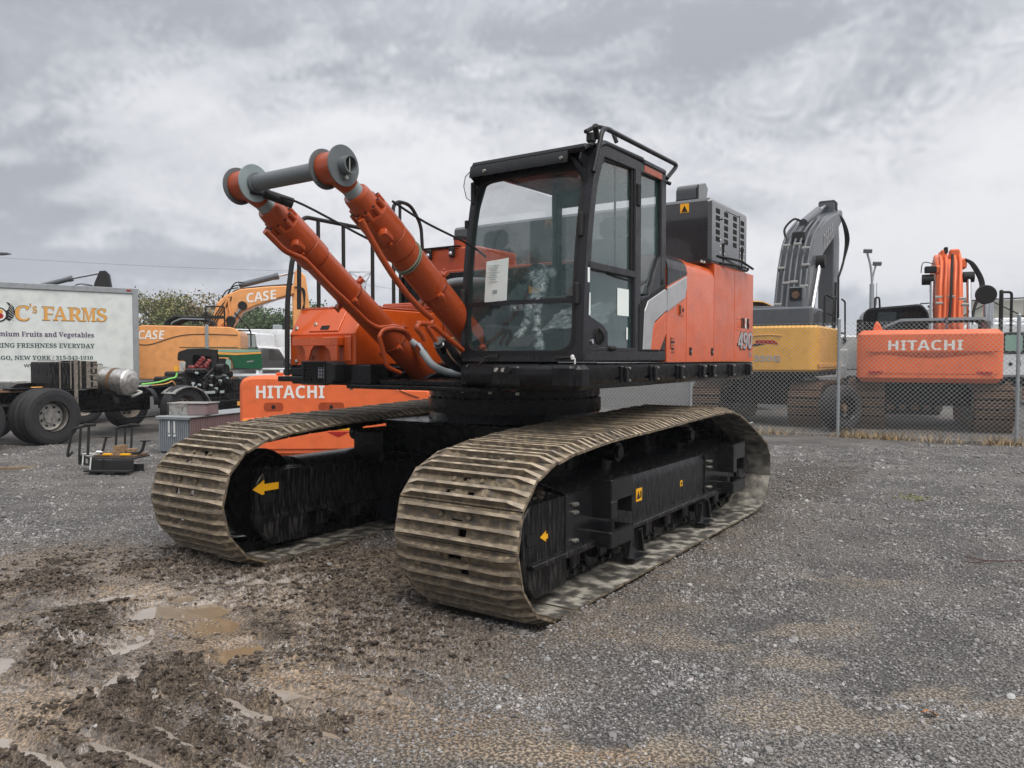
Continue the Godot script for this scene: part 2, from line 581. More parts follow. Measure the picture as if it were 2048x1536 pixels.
func sky_picture() -> ImageTexture:
	var w := 1536
	var h := 768
	var f := FastNoiseLite.new()
	f.seed = 104
	f.frequency = 0.55
	f.fractal_octaves = 4
	f.fractal_gain = 0.46
	f.domain_warp_enabled = true
	f.domain_warp_amplitude = 1.1
	f.domain_warp_frequency = 0.7
	var b := FastNoiseLite.new()
	b.seed = 11
	b.frequency = 0.16
	b.fractal_octaves = 3
	var im := Image.create_empty(w, h, false, Image.FORMAT_RGBF)
	for y in h:
		var el := (0.5 - (y + 0.5) / h) * PI
		for x in w:
			if el < 0.0:
				im.set_pixel(x, y, Color(0.10, 0.097, 0.092))
				continue
			var az := (x + 0.5) / w * TAU
			var d := Vector3(sin(az) * cos(el), sin(el), -cos(az) * cos(el))
			var k := 1.0 / (d.y + 0.22)
			var px := d.x * k
			var pz := d.z * k
			var q := f.get_noise_3d(px * 0.62 + pz * 0.25, pz * 1.0 - px * 0.16, 0.3)
			var big := b.get_noise_2d(px + 11.0, pz * 1.25 + 4.0)
			var fine := f.get_noise_3d(px * 2.2 + 31.0, pz * 2.9, 9.0)
			var t := 0.52 + q * 1.25 + big * 0.9 + fine * 0.36
			t = smoothstep(-0.05, 1.05, t)
			var lum := lerpf(0.245, 0.50, t)
			lum = lerpf(lum, 0.42, 0.5 * exp(-d.y * 10.0))   # thick air near the horizon evens the cloud out
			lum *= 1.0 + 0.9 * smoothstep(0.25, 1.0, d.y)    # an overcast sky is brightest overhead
			im.set_pixel(x, y, Color(lum * lerpf(0.90, 0.995, t), lum * lerpf(0.955, 1.0, t), lum * lerpf(1.06, 1.035, t)))
	return ImageTexture.create_from_image(im)

func camera_and_sky() -> void:
	var cam := Camera3D.new()
	cam.name = "camera"
	cam.position = Vector3(0, 1.6, 0)
	cam.rotation.x = -0.034424
	cam.fov = rad_to_deg(2.0 * atan(768.0 / 1539.0))
	cam.near = 0.05
	cam.far = 3000.0
	add_child(cam)
	cam.current = true
	var sm := PanoramaSkyMaterial.new()
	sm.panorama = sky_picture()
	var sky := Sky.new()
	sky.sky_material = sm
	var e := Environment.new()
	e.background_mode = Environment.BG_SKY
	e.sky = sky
	e.tonemap_mode = Environment.TONE_MAPPER_LINEAR
	e.tonemap_exposure = 1.8
	e.sdfgi_enabled = true
	e.ssao_enabled = true
	e.ssil_enabled = true
	e.fog_enabled = true
	e.fog_density = 0.0008
	e.fog_light_color = Color(0.80, 0.82, 0.85)
	var we := WorldEnvironment.new()
	we.name = "environment"
	we.environment = e
	add_child(we)
	var sun := DirectionalLight3D.new()
	sun.name = "sun"
	sun.light_energy = 0.5
	sun.light_color = Color(1.0, 0.97, 0.93)
	sun.light_angular_distance = 40.0
	sun.shadow_enabled = true
	sun.rotation_degrees = Vector3(-58, 28, 0)
	add_child(sun)

# ---- the ground -------------------------------------------------------------------------
var nz: Array[FastNoiseLite] = []
const DIPS := [  # x, z, rx, rz, depth, colour kind (0 brown puddle, 1 wet film, sky reflection painted into its pale colour)
	[-2.06, -4.84, 0.33, 0.23, 0.055, 0], [-1.80, -4.55, 0.24, 0.24, 0.055, 0], [-1.50, -4.19, 0.17, 0.15, 0.05, 0], [-1.56, -3.92, 0.10, 0.22, 0.05, 0], [-2.2, -5.1, 0.12, 0.12, 0.05, 0],
	[-1.15, -4.55, 0.2, 0.05, 0.035, 0], [-1.25, -4.2, 0.2, 0.04, 0.035, 0],
	[-0.46, -3.33, 0.25, 0.17, 0.035, 2], [0.30, -3.04, 0.22, 0.07, 0.03, 2], [-1.02, -3.8, 0.3, 0.1, 0.03, 2], [-7.4, -11.2, 0.6, 0.35, 0.05, 0],
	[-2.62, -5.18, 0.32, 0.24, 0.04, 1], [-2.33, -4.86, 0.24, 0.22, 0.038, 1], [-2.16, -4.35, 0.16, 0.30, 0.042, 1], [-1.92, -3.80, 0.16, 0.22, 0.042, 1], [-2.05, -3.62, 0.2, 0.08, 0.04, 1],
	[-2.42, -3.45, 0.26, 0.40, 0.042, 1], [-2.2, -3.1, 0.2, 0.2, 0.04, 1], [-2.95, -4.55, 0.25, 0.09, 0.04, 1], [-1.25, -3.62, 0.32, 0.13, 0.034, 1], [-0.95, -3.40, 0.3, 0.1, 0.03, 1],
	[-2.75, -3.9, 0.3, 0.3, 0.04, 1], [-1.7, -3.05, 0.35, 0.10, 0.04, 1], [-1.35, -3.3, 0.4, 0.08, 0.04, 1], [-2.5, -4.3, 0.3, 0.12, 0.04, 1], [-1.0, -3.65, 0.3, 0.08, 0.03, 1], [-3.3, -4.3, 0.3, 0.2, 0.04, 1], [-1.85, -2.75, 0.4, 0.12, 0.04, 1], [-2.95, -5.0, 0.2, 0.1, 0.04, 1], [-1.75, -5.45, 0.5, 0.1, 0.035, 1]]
const SMEAR := [[-0.75, -3.52, 0.85, 0.30, 0.52], [-0.38, -3.30, 0.50, 0.22, 0.3], [0.25, -3.05, 0.75, 0.13, 0.1], [-1.1, -3.85, 0.5, 0.10, 0.55], [-2.35, -3.3, 0.5, 0.5, 0.0], [-2.6, -5.2, 0.4, 0.25, 0.3], [-1.9, -4.5, 0.6, 0.3, 0.8], [0.6, -2.8, 0.9, 0.15, 0.05]]
const TAN := [[1.6, -4.5, 0.45, 0.22], [1.05, -4.2, 0.5, 0.13], [1.42, -3.98, 0.28, 0.14], [1.95, -3.62, 0.42, 0.11], [2.35, -3.45, 0.35, 0.15], [1.5, -3.35, 0.5, 0.2], [0.3, -3.05, 0.9, 0.22], [0.9, -4.9, 0.3, 0.25], [2.5, -5.4, 0.4, 0.2], [1.7, -7.0, 0.5, 0.3]]

func seg_d(p: Vector2, a: Vector2, b: Vector2) -> float:
	var t := clampf((p - a).dot(b - a) / (b - a).length_squared(), 0.0, 1.0)
	return p.distance_to(a + (b - a) * t)

func ell(x: float, z: float, e: Array) -> float:   # 1 at the middle, 0 at the rim
	var dx: float = (x - e[0]) / e[2]
	var dz: float = (z - e[1]) / e[3]
	return 1.0 - sqrt(dx * dx + dz * dz)

func mudness(x: float, z: float) -> float:   # 1 on the churned mud of the left foreground, 0 on the gravel
	var edge := -0.35 + 0.35 * nz[1].get_noise_2d(x * 2.0, z * 2.0)
	if z > -3.9:
		edge += (z + 3.9) * -0.55
	var m := smoothstep(0.35, -0.25, x - edge)
	m *= smoothstep(-6.9, -5.8, z + 0.5 * nz[1].get_noise_2d(x * 1.5 + 40.0, z))
	m = maxf(m, 0.75 * smoothstep(1.0, 0.2, absf(x + 0.9 + (z + 6.0) * 0.8)) * smoothstep(-8.5, -7.0, z))
	return m

func band(x: float, z: float, ang: float, period: float, ph := 0.0) -> float:
	var s := (x * -sin(ang) + z * cos(ang)) / period + ph
	return 0.5 + 0.5 * cos(TAU * s)

# height, then colour and wetness by way of gcol
var gcol := Color()
var gwet := 0.0
func ground_at(x: float, z: float) -> float:
	var big: float = nz[0].get_noise_2d(x, z)
	if z < -24.0 or z > 1.0 or absf(x) > 22.0:
		var k: float = nz[1].get_noise_2d(x, z)
		gcol = Color(0.150, 0.146, 0.141) * (1.0 + 0.2 * k)
		gwet = 0.0
		return big * 0.02 - 0.01
	var mid: float = nz[1].get_noise_2d(x * 3.0, z * 3.0)
	var fine: float = nz[2].get_noise_2d(x, z)
	var clod: float = nz[3].get_noise_2d(x, z)
	var mud := mudness(x, z)
	var h := big * 0.018
	h += lerpf(mid * 0.010 + fine * 0.009, mid * 0.013 + maxf(clod, 0.0) * 0.016 + fine * 0.012, mud)
	var col := Color(0.094, 0.090, 0.087).lerp(Color(0.142, 0.133, 0.123), smoothstep(-0.35, 0.5, mid + big * 0.5))
	var brown := Color(0.215, 0.168, 0.125).lerp(Color(0.088, 0.067, 0.050), smoothstep(-0.30, 0.42, clod * 0.8 + mid * 0.7))
	col = col.lerp(brown, mud)
	var wet := 0.12 + 0.35 * mud
	if z > -13.0 and absf(x) < 10.0:
		# tyre and track prints in the mud
		if mud > 0.02:
			var p := Vector2(x, z)
			var jig := nz[1].get_noise_2d(x * 4.0 + 9.0, z * 4.0) as float
			# heavy tyre bars, bottom left
			var w1 := smoothstep(0.0, 0.25, 1.0 - absf((p - Vector2(-1.5, -3.12)).dot(Vector2(0.86, 0.51))) / 0.72) * smoothstep(0.0, 0.2, 1.0 - absf((p - Vector2(-1.42, -3.12)).dot(Vector2(-0.51, 0.86))) / 0.62)
			h += w1 * (pow(band(x, z, 0.535, 0.175, jig * 0.22), 1.3) * 0.085 - 0.03)
			# small tread bars
			var w2 := smoothstep(0.0, 0.3, 1.0 - absf(x + 2.42) / 0.26) * smoothstep(0.0, 0.2, 1.0 - absf(z + 4.12) / 0.42)
			h += w2 * (band(x, z, 0.17, 0.078, jig * 0.2) * 0.045 - 0.018)
			# prints of the big machine's own shoes
			var w3 := smoothstep(0.0, 0.35, 1.0 - absf(x + 1.9) / 1.0) * smoothstep(0.0, 0.4, 1.0 - absf(z + 5.45) / 0.75)
			h += w3 * (band(x, z, -0.595, 0.095, jig * 0.3) * 0.034 - 0.014)
			var w4 := smoothstep(0.0, 0.4, 1.0 - absf(x + 0.55) / 0.75) * smoothstep(0.0, 0.4, 1.0 - absf(z + 4.35) / 0.75)
			h += w4 * (band(x, z, 0.30, 0.125, jig * 0.3) * 0.045 - 0.018)
			var w5 := smoothstep(0.0, 0.4, 1.0 - absf(x + 0.95) / 0.8) * smoothstep(0.0, 0.4, 1.0 - absf(z + 3.45) / 0.42)
			h += w5 * (band(x, z, 0.50, 0.115, jig * 0.2) * 0.042 - 0.02)
			for bm in [[-3.6, -5.1, -3.3, -5.45], [-3.3, -5.45, -2.85, -5.2], [-2.85, -5.65, -2.6, -6.1], [-2.6, -6.1, -2.3, -5.95], [-2.46, -3.95, -2.6, -4.35], [-2.6, -4.35, -2.5, -4.9], [-2.19, -3.44, -1.9, -3.35], [-1.9, -3.35, -1.70, -3.68], [-1.70, -3.68, -1.60, -4.0], [-1.75, -3.6, -1.15, -3.95], [-3.0, -4.3, -2.7, -4.75]]:
				var d := seg_d(p, Vector2(bm[0], bm[1]), Vector2(bm[2], bm[3])) + jig * 0.05
				h += smoothstep(0.20, 0.0, d) * (0.030 + 0.014 * mid + 0.012 * fine)
		# prints behind the machine
		if z < -8.0 and x > 2.5 and x < 5.3:
			var w6 := smoothstep(0.0, 0.3, 1.0 - absf((x - 3.9) * 0.83 + (z + 10.2) * 0.56) / 0.75) * smoothstep(-12.2, -11.6, z) * smoothstep(-8.2, -8.8, z)
			h += w6 * (band(x, z, 0.595, 0.13, mid * 0.3) * 0.035 - 0.01)
			col = col.lerp(Color(0.088, 0.078, 0.068), w6 * 0.8)
		if mud > 0.02:
			var hi := smoothstep(0.004, 0.034, h)
			var lo := smoothstep(0.0, -0.016, h)
			col = col.lerp(Color(0.080, 0.061, 0.046), hi * mud * 0.75)
			col = col.lerp(Color(0.225, 0.180, 0.138), lo * mud * 0.7)
			h += hi * mud * (0.010 * fine + 0.012 * nz[2].get_noise_2d(x * 2.3 + 5.0, z * 2.3))
			wet = lerpf(wet, 0.25, hi * mud)
			wet = maxf(wet, lo * mud * 0.8)
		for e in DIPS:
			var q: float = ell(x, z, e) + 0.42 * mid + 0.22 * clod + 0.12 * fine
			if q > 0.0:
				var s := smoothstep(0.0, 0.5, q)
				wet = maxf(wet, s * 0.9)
				if e[5] == 2:
					h = lerpf(h, h * 0.4 - 0.012, s)
					col = col.lerp(Color(0.36, 0.245, 0.145), s * 0.8)
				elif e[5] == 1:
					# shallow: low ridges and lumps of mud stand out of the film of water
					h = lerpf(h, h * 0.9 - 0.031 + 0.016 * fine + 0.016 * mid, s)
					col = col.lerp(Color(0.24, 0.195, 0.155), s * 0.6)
				else:
					h = lerpf(h, h * 0.4 - e[4] * 0.85 + 0.010 * fine, s)
					col = col.lerp(Color(0.19, 0.14, 0.095), s * 0.5)
		# smeared tan mud, drawn out along the tyre marks
		if mud > 0.0 or z > -4.2:
			for e in SMEAR:
				var cs := cos(e[4] as float)
				var sn := sin(e[4] as float)
				var dx: float = x - e[0]
				var dz: float = z - e[1]
				var q2: float = 1.0 - Vector2((dx * cs + dz * sn) / e[2], (-dx * sn + dz * cs) / e[3]).length() + 0.55 * mid + 0.35 * nz[1].get_noise_2d((dx * cs + dz * sn) * 1.5, (-dx * sn + dz * cs) * 9.0)
				var s2 := smoothstep(0.0, 0.6, q2)
				col = col.lerp(Color(0.30, 0.222, 0.145), s2 * 0.9)
				h = lerpf(h, h * 0.55, s2)
				wet = maxf(wet, s2 * 0.75)
		for e in TAN:
			var q: float = ell(x + 0.25 * big, z + 0.2 * mid, e) + 0.95 * mid + 0.55 * nz[1].get_noise_2d(x * 1.3, z * 5.0) + 0.3 * fine
			var s := smoothstep(0.0, 0.6, q)
			if s > 0.0:
				col = col.lerp(Color(0.235, 0.198, 0.156), s * 0.7)
				h = lerpf(h, h * 0.4, s)
				wet = lerpf(wet, 0.0, s)
		# brown soil dragged out along the tracks
		var along := Vector2(x - 0.9, z + 4.2).dot(Vector2(0.83, 0.56))
		var q3 := smoothstep(0.9, 0.0, absf(Vector2(x - 0.7, z + 5.6).dot(Vector2(0.83, 0.56)) - 0.35)) * smoothstep(-12.0, -5.0, z) * (0.6 + 0.7 * mid)
		col = col.lerp(Color(0.155, 0.125, 0.098), clampf(q3, 0.0, 0.75))
	if z < -9.0:   # older traffic in the back of the yard
		col = col.lerp(Color(0.19, 0.178, 0.165), 0.6 * smoothstep(0.1, 0.5, nz[1].get_noise_2d(x * 0.7, z * 2.5)))
	# pressed flat under the two tracks of the big machine, a little soil squeezed out beside them
	var rel := Vector2(x - 0.0245, z + 7.166)
	var mv := rel.dot(Vector2(0.8272, 0.5619))
	var mu := rel.dot(Vector2(-0.5619, 0.8272))
	if absf(mu) < 2.7:
		for tc in [1.2, -1.31]:
			var dv := absf(mv - tc)
			if dv < 0.75:
				var inside := smoothstep(0.52, 0.44, dv) * smoothstep(2.35, 2.1, absf(mu))
				h += smoothstep(0.70, 0.56, dv) * (1.0 - inside) * smoothstep(2.6, 2.2, absf(mu)) * (0.022 + 0.03 * mid + 0.01 * fine)
				h = lerpf(h, minf(h, -0.02), inside)
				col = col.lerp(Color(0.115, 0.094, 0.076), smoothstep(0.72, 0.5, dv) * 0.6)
	gcol = col * (1.95 + 0.6 * fine)
	gwet = wet + 0.35 * fine
	return h

func axis(fine0: float, fine1: float, steps: Array, far0: float, far1: float) -> PackedFloat32Array:
	# sample places: fine inside, growing outside
	var out := PackedFloat32Array()
	var x := fine0
	while x < fine1:
		out.append(x)
		var s: float = steps[0][1]
		for st in steps:
			if x >= st[0]:
				s = st[1]
		x += s
	out.append(fine1)
	var lo := PackedFloat32Array()
	var d := 0.06
	x = fine0
	while x > far0:
		d *= 1.22
		x -= d
		lo.append(maxf(x, far0))
	lo.reverse()
	d = 0.06
	x = fine1
	while x < far1:
		d *= 1.22
		x += d
		out.append(minf(x, far1))
	return lo + out

func ground() -> void:
	for q in [[71, 0.35, 2], [72, 0.42, 4], [73, 14.0, 3], [74, 6.5, 4]]:
		var f := FastNoiseLite.new()
		f.seed = q[0]
		f.frequency = q[1]
		f.fractal_octaves = q[2]
		nz.append(f)
	var xs := axis(-8.5, 7.5, [[-9, 0.05], [-4.2, 0.026], [-2.9, 0.017], [2.3, 0.026], [4.2, 0.05]], -700.0, 700.0)
	var zs := axis(-16.0, -2.2, [[-17, 0.07], [-9.0, 0.04], [-6.4, 0.024], [-5.3, 0.015]], -900.0, 300.0)
	var nx := xs.size()
	var nn := zs.size()
	var hs := PackedFloat32Array()
	hs.resize(nx * nn)
	var ws := PackedFloat32Array()
	ws.resize(nx * nn)
	var vs := PackedVector3Array()
	vs.resize(nx * nn)
	var cs := PackedColorArray()
	cs.resize(nx * nn)
	for j in nn:
		for i in nx:
			var k := j * nx + i
			var h := ground_at(xs[i], zs[j])
			hs[k] = h
			ws[k] = gwet
			vs[k] = Vector3(xs[i], h, zs[j])
			cs[k] = Color(gcol.r, gcol.g, gcol.b)
	var ns := PackedVector3Array()
	ns.resize(nx * nn)
	for j in nn:
		var j0 := maxi(j - 1, 0)
		var j1 := mini(j + 1, nn - 1)
		for i in nx:
			var i0 := maxi(i - 1, 0)
			var i1 := mini(i + 1, nx - 1)
			ns[j * nx + i] = Vector3(-(hs[j * nx + i1] - hs[j * nx + i0]) / (xs[i1] - xs[i0]), 1.0, -(hs[j1 * nx + i] - hs[j0 * nx + i]) / (zs[j1] - zs[j0])).normalized()
	var dry := PackedInt32Array()
	var wet := PackedInt32Array()
	for j in nn - 1:
		for i in nx - 1:
			var a := j * nx + i
			var q := PackedInt32Array([a, a + 1, a + nx + 1, a, a + nx + 1, a + nx])
			if ws[a] + ws[a + nx + 1] > 0.9:
				wet.append_array(q)
			else:
				dry.append_array(q)
	var am := ArrayMesh.new()
	for ix in [dry, wet]:
		var arr := []
		arr.resize(Mesh.ARRAY_MAX)
		arr[Mesh.ARRAY_VERTEX] = vs
		arr[Mesh.ARRAY_NORMAL] = ns
		arr[Mesh.ARRAY_COLOR] = cs
		arr[Mesh.ARRAY_INDEX] = ix
		am.add_surface_from_arrays(Mesh.PRIMITIVE_TRIANGLES, arr)
	am.surface_set_material(0, M.gravel_ground)
	am.surface_set_material(1, M.wet_ground)
	var o := MeshInstance3D.new()
	o.name = "ground"
	o.mesh = am
	add_child(o)
	struct(o)
	# muddy water standing in the hollows: one level sheet per wet place
	var k := 0
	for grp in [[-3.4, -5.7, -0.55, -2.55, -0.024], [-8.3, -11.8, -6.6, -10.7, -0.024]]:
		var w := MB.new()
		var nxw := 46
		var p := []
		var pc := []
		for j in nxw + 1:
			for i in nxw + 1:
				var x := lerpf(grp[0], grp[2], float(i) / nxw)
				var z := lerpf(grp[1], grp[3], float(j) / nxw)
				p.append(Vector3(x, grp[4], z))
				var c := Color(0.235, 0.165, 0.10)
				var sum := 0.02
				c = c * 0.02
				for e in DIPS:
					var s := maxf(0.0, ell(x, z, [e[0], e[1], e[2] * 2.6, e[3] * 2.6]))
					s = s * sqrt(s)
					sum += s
					c += [Color(0.235, 0.165, 0.10), Color(0.29, 0.255, 0.22), Color(0.30, 0.21, 0.13)][e[5]] * s  # the second, paler colour carries the sky reflection on the wet film
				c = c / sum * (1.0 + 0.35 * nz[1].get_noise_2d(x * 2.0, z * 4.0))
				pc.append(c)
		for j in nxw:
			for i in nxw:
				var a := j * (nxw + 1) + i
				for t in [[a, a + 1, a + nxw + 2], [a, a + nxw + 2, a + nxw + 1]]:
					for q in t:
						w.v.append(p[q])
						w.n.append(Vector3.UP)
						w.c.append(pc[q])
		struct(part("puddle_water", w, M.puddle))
		k += 1

func stones() -> void:
	var rng := RandomNumberGenerator.new()
	rng.seed = 5
	var sb := MB.new()
	sb.blob(Vector3.ZERO, Vector3(1, 0.62, 0.8), rng, 0.22, 3, 6)
	var xf := []
	var cl := []
	var made := 0
	var tries := 0
	while made < 100000 and tries < 600000:
		tries += 1
		var z := -2.5 - 11.5 * pow(rng.randf(), 1.45)
		var x := rng.randf_range(-0.74, 0.74) * (-z + 0.4)
		var mud := mudness(x, z)
		var cluster: float = nz[1].get_noise_2d(x * 2.2 + 70.0, z * 2.2) + 0.5 * nz[3].get_noise_2d(x * 0.4, z * 0.4)
		var dens := lerpf(0.42 + 1.0 * smoothstep(0.0, 0.45, cluster), 0.05 + 0.25 * smoothstep(0.1, 0.4, cluster), mud)
		for e in TAN:
			dens *= 1.0 - 0.85 * clampf(ell(x, z, e) * 2.0, 0.0, 1.0)
		if x < -2.5 and z < -8.0:
			dens *= 0.5
		if rng.randf() > dens:
			continue
		var h := ground_at(x, z)
		if mud > 0.2 and h < -0.018:
			continue
		var s := 0.0032 + 0.0040 * pow(rng.randf(), 2.0) + 0.0006 * -z
		if rng.randf() < 0.035:
			s *= rng.randf_range(1.5, 2.6)
		if rng.randf() < 0.003:
			s *= rng.randf_range(1.5, 2.2)
		var b := Basis.from_euler(Vector3(rng.randf_range(-0.5, 0.5), rng.randf() * TAU, rng.randf_range(-0.5, 0.5))) * Basis.from_scale(Vector3(rng.randf_range(0.75, 1.3), rng.randf_range(0.7, 1.15), rng.randf_range(0.75, 1.3)) * s)
		xf.append(Transform3D(b, Vector3(x, h + s * 0.12, z)))
		var l := 0.10 + 0.15 * rng.randf()
		if rng.randf() < 0.06 + 0.20 * smoothstep(0.1, 0.5, cluster):
			l = rng.randf_range(0.24, 0.40)
		var wm := rng.randf_range(0.93, 1.02)
		cl.append(Color(l, l * (0.985 * wm), l * (0.965 * wm)).lerp(Color(0.13, 0.105, 0.085), mud * 0.7 * rng.randf()))
		made += 1
	var mm := MultiMesh.new()
	mm.transform_format = MultiMesh.TRANSFORM_3D
	mm.use_colors = true
	mm.mesh = sb.mesh(true)
	mm.instance_count = xf.size()
	for i in xf.size():
		mm.set_instance_transform(i, xf[i])
		mm.set_instance_color(i, cl[i])
	var o := MultiMeshInstance3D.new()
	o.name = "gravel"
	o.multimesh = mm
	o.material_override = M.stone
	add_child(o, true)
	tag(o, "loose grey gravel stones scattered over the yard", "gravel").set_meta("kind", "stuff")
	# clods of churned mud
	var mb := MB.new()
	var n := 0
	tries = 0
	while n < 9000 and tries < 60000:
		tries += 1
		var z := rng.randf_range(-7.0, -2.6)
		var x := rng.randf_range(-4.0, 0.6)
		var md := mudness(x, z)
		if md < 0.1:
			continue
		var h := ground_at(x, z)
		if h < -0.012 or rng.randf() > md * (0.06 + 1.1 * smoothstep(0.004, 0.04, h)):
			continue
		var s := 0.004 + 0.012 * pow(rng.randf(), 3.0)
		var l := rng.randf_range(0.8, 1.6)
		mb.col = Color(0.115 * l, 0.088 * l, 0.066 * l)
		mb.blob(Vector3(x, h, z), Vector3(s * rng.randf_range(1.0, 1.9), s * 0.8, s * rng.randf_range(0.8, 1.5)), rng, 0.42, 3, 6)
		n += 1
	var cm := MeshInstance3D.new()
	cm.name = "mud_clods"
	cm.mesh = mb.mesh(true)
	cm.material_override = M.gravel_ground
	add_child(cm)
	tag(cm, "clods of brown mud thrown up in the left foreground", "mud").set_meta("kind", "stuff")

# ---- the big orange excavator without boom or counterweight -------------------------------
func multi(called: String, list: Array, parent: Node) -> MeshInstance3D:
	var am := ArrayMesh.new()
	for q in list:
		var a := []
		a.resize(Mesh.ARRAY_MAX)
		a[Mesh.ARRAY_VERTEX] = q[0].v
		a[Mesh.ARRAY_NORMAL] = q[0].n
		am.add_surface_from_arrays(Mesh.PRIMITIVE_TRIANGLES, a)
		am.surface_set_material(am.get_surface_count() - 1, q[1])
	return put(called, am, null, parent)

func group(called: String, parent: Node) -> Node3D:
	var o := Node3D.new()
	o.name = numbered(called, parent)
	parent.add_child(o, true)
	return o

func closed_path(pts: Array, count: int) -> Array:   # [position, tangent] pairs evenly round a closed smooth curve
	var dense := []
	var m := pts.size()
	for i in m:
		for s in 12:
			dense.append(pts[i].cubic_interpolate(pts[(i + 1) % m], pts[(i + m - 1) % m], pts[(i + 2) % m], s / 12.0))
	var acc := [0.0]
	for i in dense.size():
		acc.append(acc[-1] + dense[i].distance_to(dense[(i + 1) % dense.size()]))
	var out := []
	var at := 0
	for k in count:
		var want: float = acc[-1] * k / count
		while acc[at + 1] < want:
			at += 1
		var t: float = (want - acc[at]) / maxf(acc[at + 1] - acc[at], 1e-6)
		var a: Vector2 = dense[at]
		var b: Vector2 = dense[(at + 1) % dense.size()]
		out.append(a.lerp(b, t))
	var res := []
	for k in count:
		res.append([out[k], (out[(k + 1) % count] - out[(k + count - 1) % count]).normalized()])
	return res

func shoe_mesh(p: float) -> ArrayMesh:
	var hw := 0.46
	var plate := MB.new()
	var inner := MB.new()
	var bars := MB.new()
	var a := p * 0.5
	var strips := [[-a, -0.082, [[-hw, hw]]], [-0.082, -0.022, [[-hw, -0.052], [0.052, hw]]], [-0.022, 0.022, [[-hw, hw]]], [0.022, 0.074, [[-hw, -0.135], [-0.075, 0.03], [0.09, hw]]], [0.074, a - 0.006, [[-hw, hw]]]]
	for s in strips:
		for x in s[2]:
			var c := V((x[0] + x[1]) * 0.5, -0.008, (s[0] + s[1]) * 0.5)
			var sz := V(x[1] - x[0], 0.016, s[1] - s[0])
			var h := sz * 0.5
			plate.quad(c + V(-h.x, h.y, -h.z), c + V(h.x, h.y, -h.z), c + V(h.x, h.y, h.z), c + V(-h.x, h.y, h.z), Vector3.UP)
			inner.quad(c + V(-h.x, -h.y, -h.z), c + V(h.x, -h.y, -h.z), c + V(h.x, -h.y, h.z), c + V(-h.x, -h.y, h.z), Vector3.DOWN)
			for sx in [-1.0, 1.0]:
				plate.quad(c + V(h.x * sx, h.y, -h.z), c + V(h.x * sx, h.y, h.z), c + V(h.x * sx, -h.y, h.z), c + V(h.x * sx, -h.y, -h.z), V(sx, 0, 0))
				plate.quad(c + V(-h.x, h.y, h.z * sx), c + V(h.x, h.y, h.z * sx), c + V(h.x, -h.y, h.z * sx), c + V(-h.x, -h.y, h.z * sx), V(0, 0, sx))
	for g3 in [[-a + 0.012, -a + 0.044, 0.040], [-0.017, 0.017, 0.036], [a - 0.052, a - 0.018, 0.040]]:
		var z0: float = g3[0]
		var z1: float = g3[1]
		var zi := (z1 - z0) * 0.22
		var h: float = g3[2]
		var x0 := hw - 0.004
		var x1 := hw - 0.105
		var q := [V(-x0, 0, z0), V(x0, 0, z0), V(x0, 0, z1), V(-x0, 0, z1), V(-x1, h, z0 + zi), V(x1, h, z0 + zi), V(x1, h, z1 - zi), V(-x1, h, z1 - zi)]
		bars.quad(q[4], q[5], q[6], q[7], Vector3.UP)
		plate.quad(q[0], q[1], q[5], q[4], V(0, 0.3, -1))
		plate.quad(q[3], q[2], q[6], q[7], V(0, 0.3, 1))
		bars.quad(q[1], q[2], q[6], q[5], V(1, 0.5, 0))
		bars.quad(q[0], q[3], q[7], q[4], V(-1, 0.5, 0))
	for x in [-0.105, 0.105]:
		plate.cyl(V(x, -0.002, -0.05), V(x, 0.018, -0.05), 0.020, 0.015, 7)
	var am := ArrayMesh.new()
	for q in [[plate, M.mud], [bars, M.shoe_steel], [inner, M.shoe_inner]]:
		var arr := []
		arr.resize(Mesh.ARRAY_MAX)
		arr[Mesh.ARRAY_VERTEX] = q[0].v
		arr[Mesh.ARRAY_NORMAL] = q[0].n
		am.add_surface_from_arrays(Mesh.PRIMITIVE_TRIANGLES, arr)
		am.surface_set_material(am.get_surface_count() - 1, q[1])
	return am

const TRACK := [[1.9, 0.012], [0.6, 0.012], [-0.6, 0.012], [-1.85, 0.012], [-2.18, 0.05], [-2.40, 0.20], [-2.50, 0.43], [-2.44, 0.61], [-2.25, 0.735], [-1.75, 0.945], [-1.28, 1.08], [-0.75, 1.095], [0.0, 1.075], [0.7, 1.055], [1.2, 1.045], [1.6, 1.02], [1.92, 0.985], [2.17, 0.915], [2.33, 0.79], [2.41, 0.62], [2.42, 0.45], [2.37, 0.29], [2.26, 0.14], [2.10, 0.04]]

